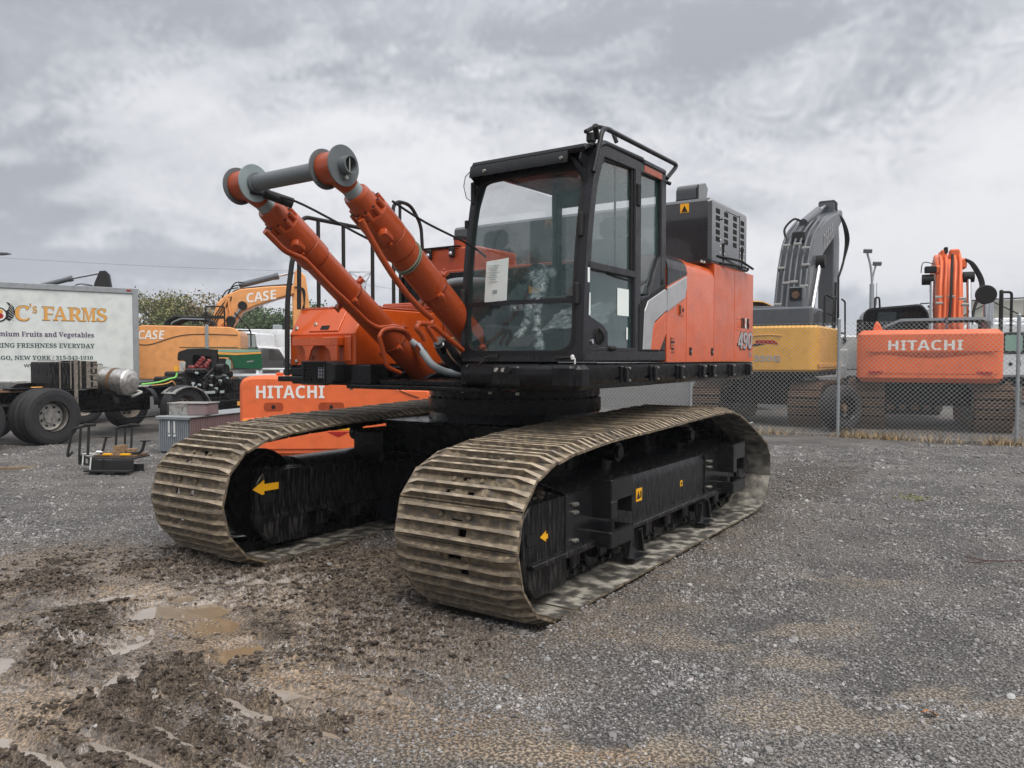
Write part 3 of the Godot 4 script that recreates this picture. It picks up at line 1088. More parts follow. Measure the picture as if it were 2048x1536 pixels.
func crawler(xc: float, s: float, parent: Node, shoe: ArrayMesh, seed_: int) -> void:
	# s = +1 where the outer side is +x
	var pts := []
	for q in TRACK:
		pts.append(P(q[0] + (0.0 if s > 0 else 0.10), q[1]))
	var pitch := 0.232
	var probe := closed_path(pts, 400)
	var len := 0.0
	for i in 400:
		len += probe[i][0].distance_to(probe[(i + 1) % 400][0])
	var n := int(round(len / pitch))
	var path := closed_path(pts, n)
	var tr := group("crawler_track", parent)
	tr.set_meta("label", "mud caked crawler track on the machine's %s side" % ("left" if s > 0 else "right"))
	tr.position = V(xc, 0, 0)
	var chain := MB.new()
	var caked := MB.new()
	var rng := RandomNumberGenerator.new()
	rng.seed = seed_
	var nf := FastNoiseLite.new()
	nf.seed = seed_
	nf.frequency = 5.0
	nf.fractal_octaves = 3
	var nl := FastNoiseLite.new()
	nl.seed = seed_ + 1
	nl.frequency = 1.6
	for k in n:
		var c: Vector2 = path[k][0]
		var t: Vector2 = path[k][1]
		var tz := V(0, t.y, t.x)
		var b := Basis(Vector3(1, 0, 0), tz.cross(Vector3(1, 0, 0)), tz)
		var o := put("track_shoe", shoe, null, tr)
		o.transform = Transform3D(b.rotated(b.x, rng.randf_range(-0.012, 0.012)), V(rng.randf_range(-0.003, 0.003), c.y, c.x))
		var w := Transform3D(b, V(0, c.y, c.x))
		for x in [-0.1, 0.1]:
			chain.box(w * V(x, -0.062, 0.0), V(0.035, 0.085, pitch * 0.93), 0.008, b)
		chain.cyl(w * V(-0.13, -0.07, -pitch * 0.5), w * V(0.13, -0.07, -pitch * 0.5), 0.028, -1, 8)
		# mud caked between the bars on the outside
		for lane in [[-0.080, -0.018], [0.018, 0.072]]:
			var nu := 34
			var nv := 4
			var hgt := []
			for j in nv + 1:
				for i in nu + 1:
					var x := lerpf(-0.44, 0.44, float(i) / nu)
					var z := lerpf(lane[0] - 0.006, lane[1] + 0.006, float(j) / nv)
					var q := nf.get_noise_3d(x, k * 0.25 + z, 0.0) * 0.5 + nl.get_noise_3d(x * 1.3, k * 0.25 + z, 3.0) * 0.75 + rng.randf_range(-0.05, 0.05)
					var edge := smoothstep(0.44, 0.34, absf(x))
					if absf(x) < 0.17:
						q -= 0.16 * smoothstep(0.17, 0.10, absf(x))
					hgt.append(clampf((q - 0.02) * 0.085, -0.004, 0.036) * edge + (1.0 - edge) * -0.004)
			for j in nv:
				for i in nu:
					var a := j * (nu + 1) + i
					var q4 := [a, a + 1, a + nu + 2, a + nu + 1]
					if hgt[q4[0]] <= 0.0 and hgt[q4[1]] <= 0.0 and hgt[q4[2]] <= 0.0 and hgt[q4[3]] <= 0.0:
						continue
					var pp := []
					for q in q4:
						var i2: int = q % (nu + 1)
						var j2: int = q / (nu + 1)
						pp.append(w * V(lerpf(-0.44, 0.44, float(i2) / nu), hgt[q], lerpf(lane[0] - 0.006, lane[1] + 0.006, float(j2) / nv)))
					caked.quad(pp[0], pp[1], pp[2], pp[3], b.y)
	part("track_chain", chain, M.frame_black, tr)
	part("caked_mud", caked, M.mud, tr).set_meta("kind", "stuff")
	# the side frame that the track runs round
	var fr := MB.new()
	var xo := xc + s * 0.265
	var prof := [P(xc - s * 0.265, 0.29), P(xo, 0.29), P(xo, 0.63), P(xo - s * 0.02, 0.69), P(xo - s * 0.07, 0.715), P(xc + s * 0.05, 0.745), P(xc - s * 0.05, 0.745), P(xc - s * 0.2, 0.71), P(xc - s * 0.265, 0.65)]
	fr.prism(prof, front(-0.22), 3.52, 0.006)
	fr.box(V(xc + s * 0.02, 0.318, 0.05), V(0.60, 0.035, 4.0), 0.006)
	var f := part("track_frame", fr, M.dusty_black, parent)
	f.set_meta("label", "black side frame inside the %s track" % ("near" if s > 0 else "far"))
	var yoke := MB.new()
	yoke.prism(rnd([P(1.56, 0.10), P(1.95, 0.10), P(2.10, 0.26), P(2.10, 0.60), P(2.02, 0.69), P(1.56, 0.69)], 0.04, 3), side(xc + s * 0.235), 0.07, 0.008)
	yoke.prism(rnd([P(1.56, 0.10), P(1.95, 0.10), P(2.10, 0.26), P(2.10, 0.60), P(2.02, 0.69), P(1.56, 0.69)], 0.04, 3), side(xc - s * 0.235), 0.07, 0.008)
	yoke.box(V(xc, 0.68, 1.80), V(0.42, 0.03, 0.46), 0.006)
	part("idler_guard", yoke, M.dusty_black, parent)
	var hol := MB.new()
	for sx in [-1.0, 1.0]:
		hol.prism(rnd(rect(1.92, 0.445, 2.06, 0.515), 0.03, 3), side(xc + sx * 0.272), 0.012)
		hol.cut()
		hol.prism(rnd(rect(0.57, 0.49, 0.67, 0.61), 0.045, 3), side(xc + sx * 0.262), 0.012)
		hol.cut()
	parts("slot_hole", hol, M.dark, parent)
	var idl := MB.new()
	var it := Transform3D(Basis(Vector3(0, 1, 0), Vector3(1, 0, 0), Vector3(0, 0, -1)), V(xc, 0.50, 1.93))
	idl.lathe([P(0, -0.13), P(0.30, -0.13), P(0.31, -0.09), P(0.36, -0.09), P(0.36, 0.09), P(0.31, 0.09), P(0.30, 0.13), P(0, 0.13)], it, 28)
	part("idler_wheel", idl, M.frame_black, parent)
	var spr := MB.new()
	var teeth := []
	for i in 42:
		var r := 0.37 if i % 2 == 0 else 0.31
		teeth.append(P(-1.98 + r * cos(TAU * i / 42.0), 0.49 + r * sin(TAU * i / 42.0)))
	spr.prism(teeth, side(xc), 0.09)
	var ft := Transform3D(Basis(Vector3(0, 1, 0), Vector3(s, 0, 0), Vector3(0, 0, -s)), V(xc, 0.46, -2.06))
	spr.lathe([P(0, 0.30), P(0.15, 0.30), P(0.19, 0.28), P(0.20, 0.22), P(0.235, 0.21), P(0.24, 0.10), P(0.29, 0.08), P(0.29, -0.25), P(0, -0.25)], ft, 26)
	for i in 14:
		var an := TAU * i / 14
		spr.cyl(ft * V(0.215 * cos(an), 0.21, 0.215 * sin(an)), ft * V(0.215 * cos(an), 0.23, 0.215 * sin(an)), 0.012, -1, 6)
	part("drive_sprocket", spr, M.dusty_black, parent)
	for i in 8:
		var z := 1.38 - i * 0.40
		var ro := MB.new()
		var rt := Transform3D(Basis(Vector3(0, 1, 0), Vector3(1, 0, 0), Vector3(0, 0, -1)), V(xc, 0.185, z))
		ro.lathe([P(0, -0.2), P(0.045, -0.2), P(0.05, -0.15), P(0.115, -0.15), P(0.115, -0.11), P(0.09, -0.10), P(0.09, 0.10), P(0.115, 0.11), P(0.115, 0.15), P(0.05, 0.15), P(0.045, 0.2), P(0, 0.2)], rt, 16)
		ro.box(V(xc + s * 0.215, 0.225, z), V(0.05, 0.12, 0.13), 0.012)
		ro.box(V(xc - s * 0.215, 0.225, z), V(0.05, 0.12, 0.13), 0.012)
		for q in [-0.06, 0.06]:
			ro.cyl(V(xc + s * 0.23, 0.15, z + q), V(xc + s * 0.265, 0.15, z + q), 0.022, -1, 8)
		part("track_roller", ro, M.dusty_black, parent)
	for z in [0.55, -0.95]:
		var gd := MB.new()
		for sx in [1.0, -1.0]:
			var x0: float = xc + sx * 0.255
			gd.prism([P(z - 0.20, 0.26), P(z + 0.17, 0.26), P(z + 0.10, 0.075), P(z - 0.13, 0.075)], side(x0), 0.02)
			gd.prism([P(z - 0.13, 0.075), P(z + 0.10, 0.075), P(z + 0.10, 0.06), P(z - 0.13, 0.06)], side(x0 + sx * 0.03), 0.1)
			gd.box(V(x0 + sx * 0.02, 0.17, z - 0.12), V(0.05, 0.17, 0.02), 0.0, Basis(Vector3(1, 0, 0), 0.25))
			gd.box(V(x0 + sx * 0.02, 0.17, z + 0.10), V(0.05, 0.17, 0.02), 0.0, Basis(Vector3(1, 0, 0), -0.3))
		part("track_guard", gd, M.step_black, parent)
		var up := MB.new()
		up.cyl(V(xc - 0.12, 0.875, z + 0.05), V(xc + s * 0.17, 0.875, z + 0.05), 0.075, -1, 18)
		up.cyl(V(xc + s * 0.17, 0.875, z + 0.05), V(xc + s * 0.19, 0.875, z + 0.05), 0.05, -1, 14)
		up.box(V(xc - s * 0.02, 0.76, z + 0.05), V(0.2, 0.16, 0.12), 0.02)
		part("carrier_roller", up, M.frame_black, parent)
	if s > 0:
		for z in [1.16, -1.42]:
			var st := MB.new()
			# an upright guard and a pocket step bolted to the frame
			st.box(V(xo + 0.006, 0.48, z + 0.12), V(0.014, 0.42, 0.62), 0.003)
			st.box(V(xo + 0.085, 0.625, z + 0.06), V(0.15, 0.27, 0.012), 0.004)
			st.box(V(xo + 0.085, 0.625, z - 0.27), V(0.15, 0.27, 0.012), 0.004)
			st.box(V(xo + 0.158, 0.685, z - 0.105), V(0.012, 0.15, 0.33), 0.004)
			st.box(V(xo + 0.158, 0.55, z + 0.02), V(0.012, 0.12, 0.09), 0.004)
			st.box(V(xo + 0.085, 0.345, z + 0.07), V(0.15, 0.012, 0.02), 0.0)
			st.box(V(xo + 0.162, 0.345, z - 0.105), V(0.012, 0.11, 0.36), 0.004)
			st.box(V(xo + 0.085, 0.345, z + 0.075), V(0.15, 0.11, 0.012), 0.004)
			st.box(V(xo + 0.085, 0.345, z - 0.285), V(0.15, 0.11, 0.012), 0.004)
			st.box(V(xo + 0.085, 0.30, z - 0.105), V(0.15, 0.012, 0.36), 0.003)
			for i in 9:
				st.box(V(xo + 0.165, 0.405, z - 0.265 + i * 0.04), V(0.012, 0.016, 0.02), 0.0)
				st.box(V(xo + 0.162, 0.763, z - 0.25 + i * 0.036), V(0.012, 0.014, 0.018), 0.0)
			part("boarding_step", st, M.step_black, parent)
			var bo := MB.new()
			for y in [0.62, 0.565, 0.375, 0.32]:
				for dz in [0.30, 0.335]:
					bo.cyl(V(xo + 0.01, y, z + dz), V(xo + 0.035, y, z + dz), 0.014, 0.011, 8)
			part("step_bolt", bo, M.bolt, parent)
		var de := MB.new()
		de.prism([P(1.70, 0.475), P(1.77, 0.505), P(1.765, 0.485), P(1.79, 0.485), P(1.79, 0.455), P(1.765, 0.455), P(1.77, 0.437)].map(func(q): return P(3.60 - q.x, q.y)), side(xo + 0.008), 0.004)
		part("direction_arrow", de, M.decal_yellow, parent)
		var d2 := MB.new()
		d2.box(V(xo + 0.003, 0.53, 0.44), V(0.004, 0.10, 0.105))
		d2.cut()
		d2.box(V(xo + 0.003, 0.50, -0.43), V(0.004, 0.05, 0.05))
		parts("warning_decal", d2, M.decal_yellow, parent)
		var d3 := MB.new()
		d3.prism([P(0.425, 0.50), P(0.485, 0.50), P(0.455, 0.56)], side(xo + 0.006), 0.003)
		d3.cut()
		d3.box(V(xo + 0.006, 0.53, 0.41), V(0.003, 0.05, 0.02))
		d3.cut()
		d3.box(V(xo + 0.006, 0.50, -0.43), V(0.003, 0.022, 0.022))
		parts("decal_sign", d3, M.decal_black, parent)
	else:
		var de := MB.new()
		de.prism([P(2.13, 0.565), P(2.02, 0.63), P(2.02, 0.595), P(1.88, 0.595), P(1.88, 0.54), P(2.02, 0.54), P(2.02, 0.50)], side(xc + 0.274), 0.004)
		part("direction_arrow", de, M.decal_yellow, parent)
	# dirt lying on top of the frame
	var dirt := MB.new()
	for i in 260:
		var z := rng.randf_range(-1.9, 1.95)
		var x := xc + s * rng.randf_range(-0.15, 0.2)
		var r := rng.randf_range(0.01, 0.035)
		dirt.blob(V(x, 0.71 - absf(x - xc) * 0.15 + r * 0.2, z), V(r * 1.4, r * 0.7, r * 1.4), rng, 0.3, 3, 5)
	part("fallen_dirt", dirt, M.mud_wet, parent).set_meta("kind", "stuff")

func cab_z(x: float, y: float) -> float:
	var t := (y - 1.57) / 1.5
	var q := (x - 0.98) / 0.52
	return 1.40 - 0.02 * t - 0.19 * pow(maxf(t, 0.0), 2.5) + 0.06 * (1.0 - q * q)

func subd(a: Array, b: Array, n: int) -> Array:
	var oa := []
	var ob := []
	for i in a.size():
		var j := (i + 1) % a.size()
		var k := n if a[i].distance_to(a[j]) > 0.3 else 1
		for s in k:
			oa.append(a[i].lerp(a[j], float(s) / k))
			ob.append(b[i].lerp(b[j], float(s) / k))
	return [oa, ob]

func excavator() -> void:
	var ex := thing("crawler_excavator", "large orange and black crawler excavator standing without boom or counterweight, cab at its near corner", "excavator", V(0.0245, 0, -7.166), -0.59667)
	var shoe := shoe_mesh(0.232)
	crawler(1.20, 1.0, ex, shoe, 3)
	crawler(-1.31, -1.0, ex, shoe, 9)
	var b := MB.new()
	b.box(V(0, 0.89, 0.05), V(1.78, 0.28, 1.5), 0.015)
	b.box(V(0, 1.035, 0.05), V(1.86, 0.02, 1.7), 0.004)
	b.box(V(0, 0.745, 0.05), V(1.84, 0.02, 1.66), 0.004)
	for z in [0.72, -0.72]:
		for x in [-0.95, 0.95]:
			b.box(V(x, 0.80, z), V(0.36, 0.3, 0.5), 0.02)
	b.cyl(V(0, 1.045, 0), V(0, 1.12, 0), 0.80, 0.78, 48)
	part("undercarriage_frame", b, M.frame_black, ex)
	b = MB.new()
	b.cyl(V(0, 1.12, 0), V(0, 1.24, 0), 0.80, -1, 56)
	b.cyl(V(0, 1.24, 0), V(0, 1.26, 0), 0.73, -1, 56)
	b.cyl(V(0, 1.26, 0), V(0, 1.36, 0), 0.79, -1, 56)
	for i in 40:
		var a := TAU * i / 40
		b.cyl(V(0.765 * cos(a), 1.235, 0.765 * sin(a)), V(0.765 * cos(a), 1.262, 0.765 * sin(a)), 0.014, -1, 6)
	part("swing_bearing", b, M.frame_black, ex)
	# main deck
	b = MB.new()
	b.box(V(0.42, 1.455, -0.90), V(1.5, 0.16, 2.8), 0.01)
	b.box(V(1.03, 1.43, 0.80), V(0.9, 0.10, 1.2), 0.01)
	b.box(V(-0.82, 1.455, -0.95), V(1.0, 0.17, 2.6), 0.01)
	b.box(V(0.0, 1.40, 0.85), V(1.25, 0.035, 1.05), 0.004)
	b.box(V(-1.05, 1.445, 1.1), V(0.82, 0.155, 0.58), 0.012)
	b.box(V(0.05, 1.365, 0.9), V(1.35, 0.03, 1.25), 0.004)
	for x in [-0.62, -0.26, 0.20, 0.50]:
		b.prism([P(-0.3, 1.42), P(1.0, 1.42), P(0.9, 1.46), P(0.55, 1.52), P(-0.1, 1.80), P(-0.3, 1.80)] if absf(x) < 0.4 else [P(0.35, 1.42), P(1.0, 1.42), P(0.92, 1.46), P(0.75, 1.50), P(0.6, 1.49)], side(x), 0.05, 0.006)
	part("deck_frame", b, M.frame_black, ex)
	b = MB.new()
	for q in [[-0.35, 1.12], [0.0, 1.05], [0.32, 1.2], [0.62, 1.25], [0.9, 1.3], [-0.8, 1.3]]:
		b.cyl(V(q[0], 1.345, q[1]), V(q[0], 1.325, q[1]), 0.016, 0.013, 8)
	part("deck_bolt", b, M.bolt, ex)
	# left side skirt and the bumper under the cab
	b = MB.new()
	b.prism([P(1.22, 1.555), P(1.485, 1.555), P(1.502, 1.545), P(1.505, 1.47), P(1.48, 1.415), P(1.43, 1.385), P(1.32, 1.37), P(1.22, 1.37)], front(-0.465), 3.74, 0.004)
	part("side_skirt", b, M.black, ex)
	for z in [0.79, 0.27, -0.27, -0.80, -1.06, -1.61, -2.17]:
		b = MB.new()
		b.box(V(1.515, 1.475, z), V(0.045, 0.115, 0.055), 0.008)
		b.box(V(1.508, 1.475, z + 0.045), V(0.02, 0.125, 0.05), 0.006)
		var k := part("skirt_bracket", b, M.black, ex)
		b = MB.new()
		for y in [1.43, 1.52]:
			b.cyl(V(1.52, y, z - 0.038), V(1.54, y, z - 0.038), 0.011, 0.008, 8)
		part("bolt", b, M.bolt, k)
	b = MB.new()
	var bump := rnd([P(1.30, 1.375), P(1.47, 1.38), P(1.525, 1.43), P(1.53, 1.51), P(1.49, 1.555), P(1.30, 1.56)], 0.03, 3)
	b.prism(bump, side(1.02), 0.96, 0.035)
	b.box(V(1.48, 1.465, 1.42), V(0.10, 0.17, 0.16), 0.03)
	b.box(V(0.95, 1.47, 1.515), V(0.24, 0.15, 0.05), 0.018)
	b.box(V(1.40, 1.47, 1.505), V(0.17, 0.16, 0.05), 0.022)
	b.box(V(0.575, 1.47, 1.49), V(0.08, 0.16, 0.05), 0.02)
	var bp := part("front_bumper", b, M.black, ex)
	b = MB.new()
	for x in [0.885, 0.945]:
		b.cyl(V(x, 1.512, 1.54), V(x, 1.512, 1.555), 0.018, 0.014, 12)
	part("bolt", b, M.bolt, bp)
	b = MB.new()
	b.cyl(V(0.93, 1.512, 1.538), V(0.93, 1.512, 1.552), 0.024, -1, 14)
	b.cut()
	b.cyl(V(0.985, 1.512, 1.538), V(0.985, 1.512, 1.556), 0.026, -1, 14)
	b.cut()
	b.cyl(V(1.395, 1.522, 1.52), V(1.395, 1.522, 1.536), 0.012, -1, 10)
	parts("rubber_plug", b, M.dark, bp)
	cab(ex)
	hood(ex)
	right_front(ex)
	boom_cylinders(ex)

func cab(ex: Node3D) -> void:
	var cabn := group("cab", ex)
	cabn.set_meta("label", "dark grey glazed operator cab with rain visor and roof rail")
	var outer := rnd(rect(0.46, 1.572, 1.498, 3.045), 0.05, 6)
	var inner := rnd(rect(0.507, 1.625, 1.437, 2.925), 0.13, 6)
	var sd := subd(outer, inner, 10)
	var f := func(p: Vector2, back: float) -> Vector3: return V(p.x, p.y, cab_z(p.x, p.y) - back * 0.07)
	var b := MB.new()
	b.ring(sd[0], sd[1], f)
	# roof, floor and pillars
	b.prism([P(1.19, 3.02), P(1.20, 3.075), P(1.08, 3.105), P(0.02, 3.105), P(-0.02, 3.08), P(-0.02, 3.02)], side(0.978), 1.015, 0.012)
	b.box(V(0.978, 1.60, 0.70), V(1.015, 0.05, 1.38), 0.004)
	for x in [1.468, 0.487]:
		b.prism([P(1.395, 1.572), P(1.375, 2.0), P(1.32, 2.5), P(1.22, 2.90), P(1.17, 3.05), P(1.06, 3.06), P(1.13, 2.92), P(1.22, 2.72), P(1.275, 2.5), P(1.325, 2.2), P(1.335, 1.572)], side(x), 0.055, 0.008)
		b.prism([P(1.15, 3.06), P(1.06, 3.092), P(0.0, 3.092), P(0.0, 3.025), P(1.09, 3.0)], side(x), 0.05, 0.006)
		if x > 1.0:
			b.box(V(x, 2.33, 0.537), V(0.055, 1.40, 0.115), 0.01)
		b.prism([P(0.0, 1.65), P(0.105, 1.65), P(0.105, 3.03), P(0.0, 3.03)], side(x), 0.055, 0.01)
		b.box(V(x, 1.612, 0.69), V(0.06, 0.08, 1.38), 0.008)
	b.prism([P(0.10, 1.65), P(0.48, 1.65), P(0.48, 2.07), P(0.335, 2.085), P(0.15, 2.38), P(0.10, 2.42)], side(1.468), 0.05, 0.006)
	b.box(V(0.978, 1.87, 0.02), V(0.965, 0.55, 0.04), 0.004)
	b.box(V(0.978, 2.98, 0.02), V(0.965, 0.12, 0.04), 0.004)
	b.box(V(0.487, 1.85, 0.69), V(0.04, 0.40, 1.30), 0.006)
	part("cab_frame", b, M.cab_grey, cabn)
	# the black rubber seal round the windscreen
	var o2 := rnd(rect(0.502, 1.62, 1.442, 2.93), 0.132, 6)
	var i2 := rnd(rect(0.530, 1.648, 1.418, 2.90), 0.115, 6)
	sd = subd(o2, i2, 10)
	b = MB.new()
	b.ring(sd[0], sd[1], func(p: Vector2, back: float) -> Vector3: return V(p.x, p.y, cab_z(p.x, p.y) + 0.004 - back * 0.05))
	part("window_seal", b, M.dark, cabn)
	for q in [["upper_windscreen", 2.005, 2.91, M.glass], ["lower_windscreen", 1.64, 1.975, M.glass]]:
		b = MB.new()
		b.grid(8, 12, func(u: float, v: float) -> Vector3: return V(lerpf(0.52, 1.427, u), lerpf(q[1], q[2], v), cab_z(lerpf(0.52, 1.427, u), lerpf(q[1], q[2], v)) - 0.022), V(0, 0, 1))
		part(q[0], b, q[3], cabn)
	b = MB.new()
	b.grid(10, 1, func(u: float, v: float) -> Vector3: return V(lerpf(0.525, 1.425, u), lerpf(1.972, 2.0, v), cab_z(lerpf(0.525, 1.425, u), 1.99) - 0.004), V(0, 0, 1))
	b.box(V(1.28, 2.005, cab_z(1.28, 2.0) - 0.05), V(0.27, 0.035, 0.03), 0.004)
	part("windscreen_bar", b, M.cab_grey, cabn)
	b = MB.new()
	for q in [[0.485, 2.03], [0.49, 2.83], [1.452, 2.03], [1.452, 2.50]]:
		b.box(V(q[0], q[1], cab_z(q[0], q[1]) + 0.015), V(0.035, 0.17 if q[1] > 2.4 else 0.15, 0.04), 0.01)
	part("window_catch", b, M.rubber, cabn)
	# windscreen papers
	b = MB.new()
	b.grid(2, 2, func(u: float, v: float) -> Vector3: return V(lerpf(0.675, 0.885, u), lerpf(2.0 + 0.008 * u, 2.30 + 0.012 * u, v), cab_z(lerpf(0.675, 0.885, u), lerpf(2.0, 2.3, v)) - 0.03), V(0, 0, 1))
	var pa := part("paper_sheet", b, M.paper, cabn)
	b = MB.new()
	var rp := RandomNumberGenerator.new()
	rp.seed = 2
	for i in 8:
		var y := 2.265 - i * 0.017
		b.box(V(0.705 + 0.045, y, cab_z(0.75, y) - 0.026), V(0.11 * rp.randf_range(0.4, 1.2), 0.0035, 0.002))
	b.box(V(0.775, 2.075, cab_z(0.775, 2.075) - 0.026), V(0.04, 0.022, 0.002))
	part("print", b, M.paper_grey, pa)
	# side glass: upper door pane with slider, lower door pane, rear quarter pane
	b = MB.new()
	b.prism([P(1.325, 2.255), P(1.275, 2.5), P(1.22, 2.72), P(1.12, 2.95), P(1.06, 3.0), P(0.60, 3.025), P(0.60, 2.245)], side(1.462), 0.004)
	part("door_window", b, M.glass, cabn)
	b = MB.new()
	b.prism([P(1.33, 1.655), P(0.60, 1.655), P(0.60, 2.20), P(1.325, 2.21)], side(1.462), 0.004)
	part("lower_door_window", b, M.glass, cabn)
	b = MB.new()
	b.prism([P(0.478, 3.02), P(0.107, 3.025), P(0.107, 2.44), P(0.16, 2.39), P(0.34, 2.10), P(0.478, 2.09)], side(1.462), 0.004)
	part("rear_side_window", b, M.glass, cabn)
	b = MB.new()
	b.box(V(0.487, 2.53, 0.70), V(0.004, 0.94, 1.15))
	part("right_side_window", b, M.glass, cabn)
	b = MB.new()
	b.box(V(0.978, 2.53, 0.02), V(0.92, 0.78, 0.004))
	part("rear_window", b, M.glass, cabn)
	# the door: rails, inner trim, handle, hinge, grab
	b = MB.new()
	b.prism([P(1.345, 2.205), P(0.59, 2.20), P(0.59, 2.25), P(1.335, 2.26)], side(1.478), 0.04, 0.006)
	b.prism(rnd([P(1.345, 1.645), P(0.59, 1.645), P(0.59, 1.672), P(1.345, 1.672)], 0.005, 1), side(1.478), 0.04, 0.004)
	var dor := part("door", b, M.cab_grey, cabn)
	b = MB.new()
	b.prism([P(0.63, 2.25), P(0.60, 2.25), P(0.60, 3.02), P(0.63, 3.02)], side(1.47), 0.02)
	b.prism([P(1.345, 2.21), P(1.31, 2.21), P(1.23, 2.67), P(1.12, 2.93), P(1.05, 2.985), P(0.6, 3.01), P(0.6, 3.03), P(1.08, 3.005), P(1.16, 2.94), P(1.27, 2.65)], side(1.47), 0.02)
	part("door_seal", b, M.dark, dor)
	b = MB.new()
	b.box(V(1.459, 2.62, 0.86), V(0.008, 0.73, 0.018))
	part("slider_rail", b, M.cab_grey, dor)
	b = MB.new()
	b.prism(rnd([P(1.34, 1.66), P(1.02, 1.66), P(1.03, 1.79), P(1.10, 1.83), P(1.34, 1.90)], 0.02, 3), side(1.478), 0.03, 0.006)
	var hp := part("handle_panel", b, M.cab_grey, dor)
	b = MB.new()
	b.prism(rnd(rect(1.11, 1.69, 1.22, 1.81), 0.05, 4), side(1.495), 0.012, 0.003)
	part("handle_recess", b, M.dark, dor)
	b = MB.new()
	b.tube(curve([V(1.50, 1.705, 1.16), V(1.525, 1.73, 1.16), V(1.525, 1.77, 1.165), V(1.50, 1.80, 1.17)], 4), 0.013, 8)
	part("door_handle", b, M.rubber, dor)
	b = MB.new()
	b.cyl(V(1.49, 1.71, 1.27), V(1.502, 1.71, 1.27), 0.017, -1, 14)
	part("lock", b, M.chrome, dor)
	b = MB.new()
	b.box(V(1.495, 2.83, 0.54), V(0.03, 0.17, 0.05), 0.008)
	b.box(V(1.495, 1.665, 0.98), V(0.05, 0.035, 0.09), 0.012)
	b.cyl(V(1.48, 2.21, 0.07), V(1.50, 2.21, 0.07), 0.025, -1, 8)
	part("door_hinge", b, M.dark, dor)
	b = MB.new()
	b.box(V(1.467, 2.01, 0.735), V(0.002, 0.20, 0.19))
	b.box(V(1.467, 1.97, 1.29), V(0.002, 0.155, 0.095))
	b.box(V(1.467, 1.78, 0.665), V(0.002, 0.09, 0.025))
	b.box(V(1.498, 2.16, 1.325), V(0.002, 0.10, 0.03))
	part("notice", b, M.paper, dor)
	b = MB.new()
	b.tube([V(1.466, 2.18, 0.66), V(1.466, 2.186, 0.85), V(1.466, 2.20, 1.0)], 0.006, 6)
	b.tube([V(1.48, 2.20, 0.35), V(1.48, 2.14, 0.5), V(1.48, 2.12, 0.58)], 0.006, 6)
	part("loose_cord", b, M.dark, dor)
	# silver and orange trim behind the door
	b = MB.new()
	b.prism([P(0.46, 1.66), P(0.43, 1.96), P(0.37, 2.04), P(0.04, 2.155), P(0.0, 2.15), P(0.0, 1.985), P(0.235, 1.885), P(0.275, 1.83), P(0.31, 1.66)], side(1.497), 0.018, 0.005)
	part("silver_trim", b, M.silver, cabn)
	b = MB.new()
	b.prism([P(0.305, 1.66), P(0.265, 1.82), P(0.225, 1.875), P(0.0, 1.975), P(0.0, 1.80), P(0.13, 1.66)], side(1.496), 0.016, 0.004)
	part("orange_trim", b, M.orange, cabn)
	b = MB.new()
	b.prism([P(0.475, 1.66), P(0.46, 1.66), P(0.43, 1.98), P(0.02, 2.17), P(0.02, 2.19), P(0.475, 2.03)], side(1.494), 0.012)
	b.box(V(1.496, 1.83, 0.50), V(0.012, 0.36, 0.045), 0.004)
	part("trim_gap", b, M.dark, cabn)
	b = MB.new()
	b.box(V(1.49, 3.055, 0.26), V(0.012, 0.055, 0.34), 0.003)
	part("reflector", b, M.red_orange, cabn)
	# rain visor over the windscreen
	b = MB.new()
	b.prism([P(1.10, 3.085), P(1.33, 3.045), P(1.345, 3.02), P(1.335, 2.995), P(1.30, 3.02), P(1.10, 3.06)], side(0.998), 0.955, 0.004)
	b.prism([P(1.325, 3.03), P(1.35, 3.01), P(1.365, 2.93), P(1.35, 2.93), P(1.325, 2.995)], side(0.928), 0.835, 0.003)
	b.prism([P(1.15, 3.04), P(1.33, 3.02), P(1.345, 2.93), P(1.24, 2.87)], side(0.521), 0.014)
	b.prism([P(1.33, 3.0), P(1.355, 2.94), P(1.26, 2.86), P(1.22, 2.96)], side(1.44), 0.012)
	b.prism([P(1.36, 2.94), P(1.335, 3.0), P(1.455, 2.88), P(1.462, 2.80)].map(func(q): return P(q.x, q.y)), front(1.30), 0.014)
	var vi := part("rain_visor", b, M.black, cabn)
	b = MB.new()
	for x in [0.65, 1.30]:
		b.cyl(V(x, 2.965, 1.355), V(x, 2.962, 1.372), 0.014, 0.011, 10)
	b.cyl(V(1.42, 2.99, 1.28), V(1.42, 2.978, 1.29), 0.014, 0.011, 10)
	part("bolt", b, M.bolt, vi)
	b = MB.new()
	b.prism(rnd([P(0.485, 3.0), P(0.43, 2.96), P(0.415, 2.89), P(0.44, 2.80), P(0.485, 2.77)], 0.01, 2), front(1.30), 0.005)
	part("acrylic_wing", b, M.acrylic, vi)
	b = MB.new()
	b.tube([V(0.485, 3.0, 1.303), V(0.43, 2.96, 1.303), V(0.415, 2.89, 1.303), V(0.44, 2.80, 1.303), V(0.485, 2.77, 1.303)], 0.003, 5)
	part("wing_edge", b, M.dark, vi)
	# roof rail, lamp stalk, roof edge
	b = MB.new()
	b.tube(bend([V(1.502, 2.86, 1.27), V(1.508, 3.03, 1.21), V(1.51, 3.19, 1.15), V(1.505, 3.205, -0.20), V(1.49, 3.06, -0.01)], 0.07, 6), 0.018, 10)
	part("grab_rail", b, M.cab_grey, cabn)
	b = MB.new()
	b.tube(bend([V(1.50, 3.06, 1.19), V(1.485, 3.10, 1.10), V(1.485, 3.115, 0.46)], 0.05), 0.02, 8)
	b.box(V(1.46, 3.10, 0.24), V(0.09, 0.05, 0.44), 0.015)
	part("roof_gutter", b, M.cab_grey, cabn)
	b = MB.new()
	b.cyl(V(1.30, 3.10, 0.95), V(1.30, 3.17, 0.93), 0.028, 0.022, 10)
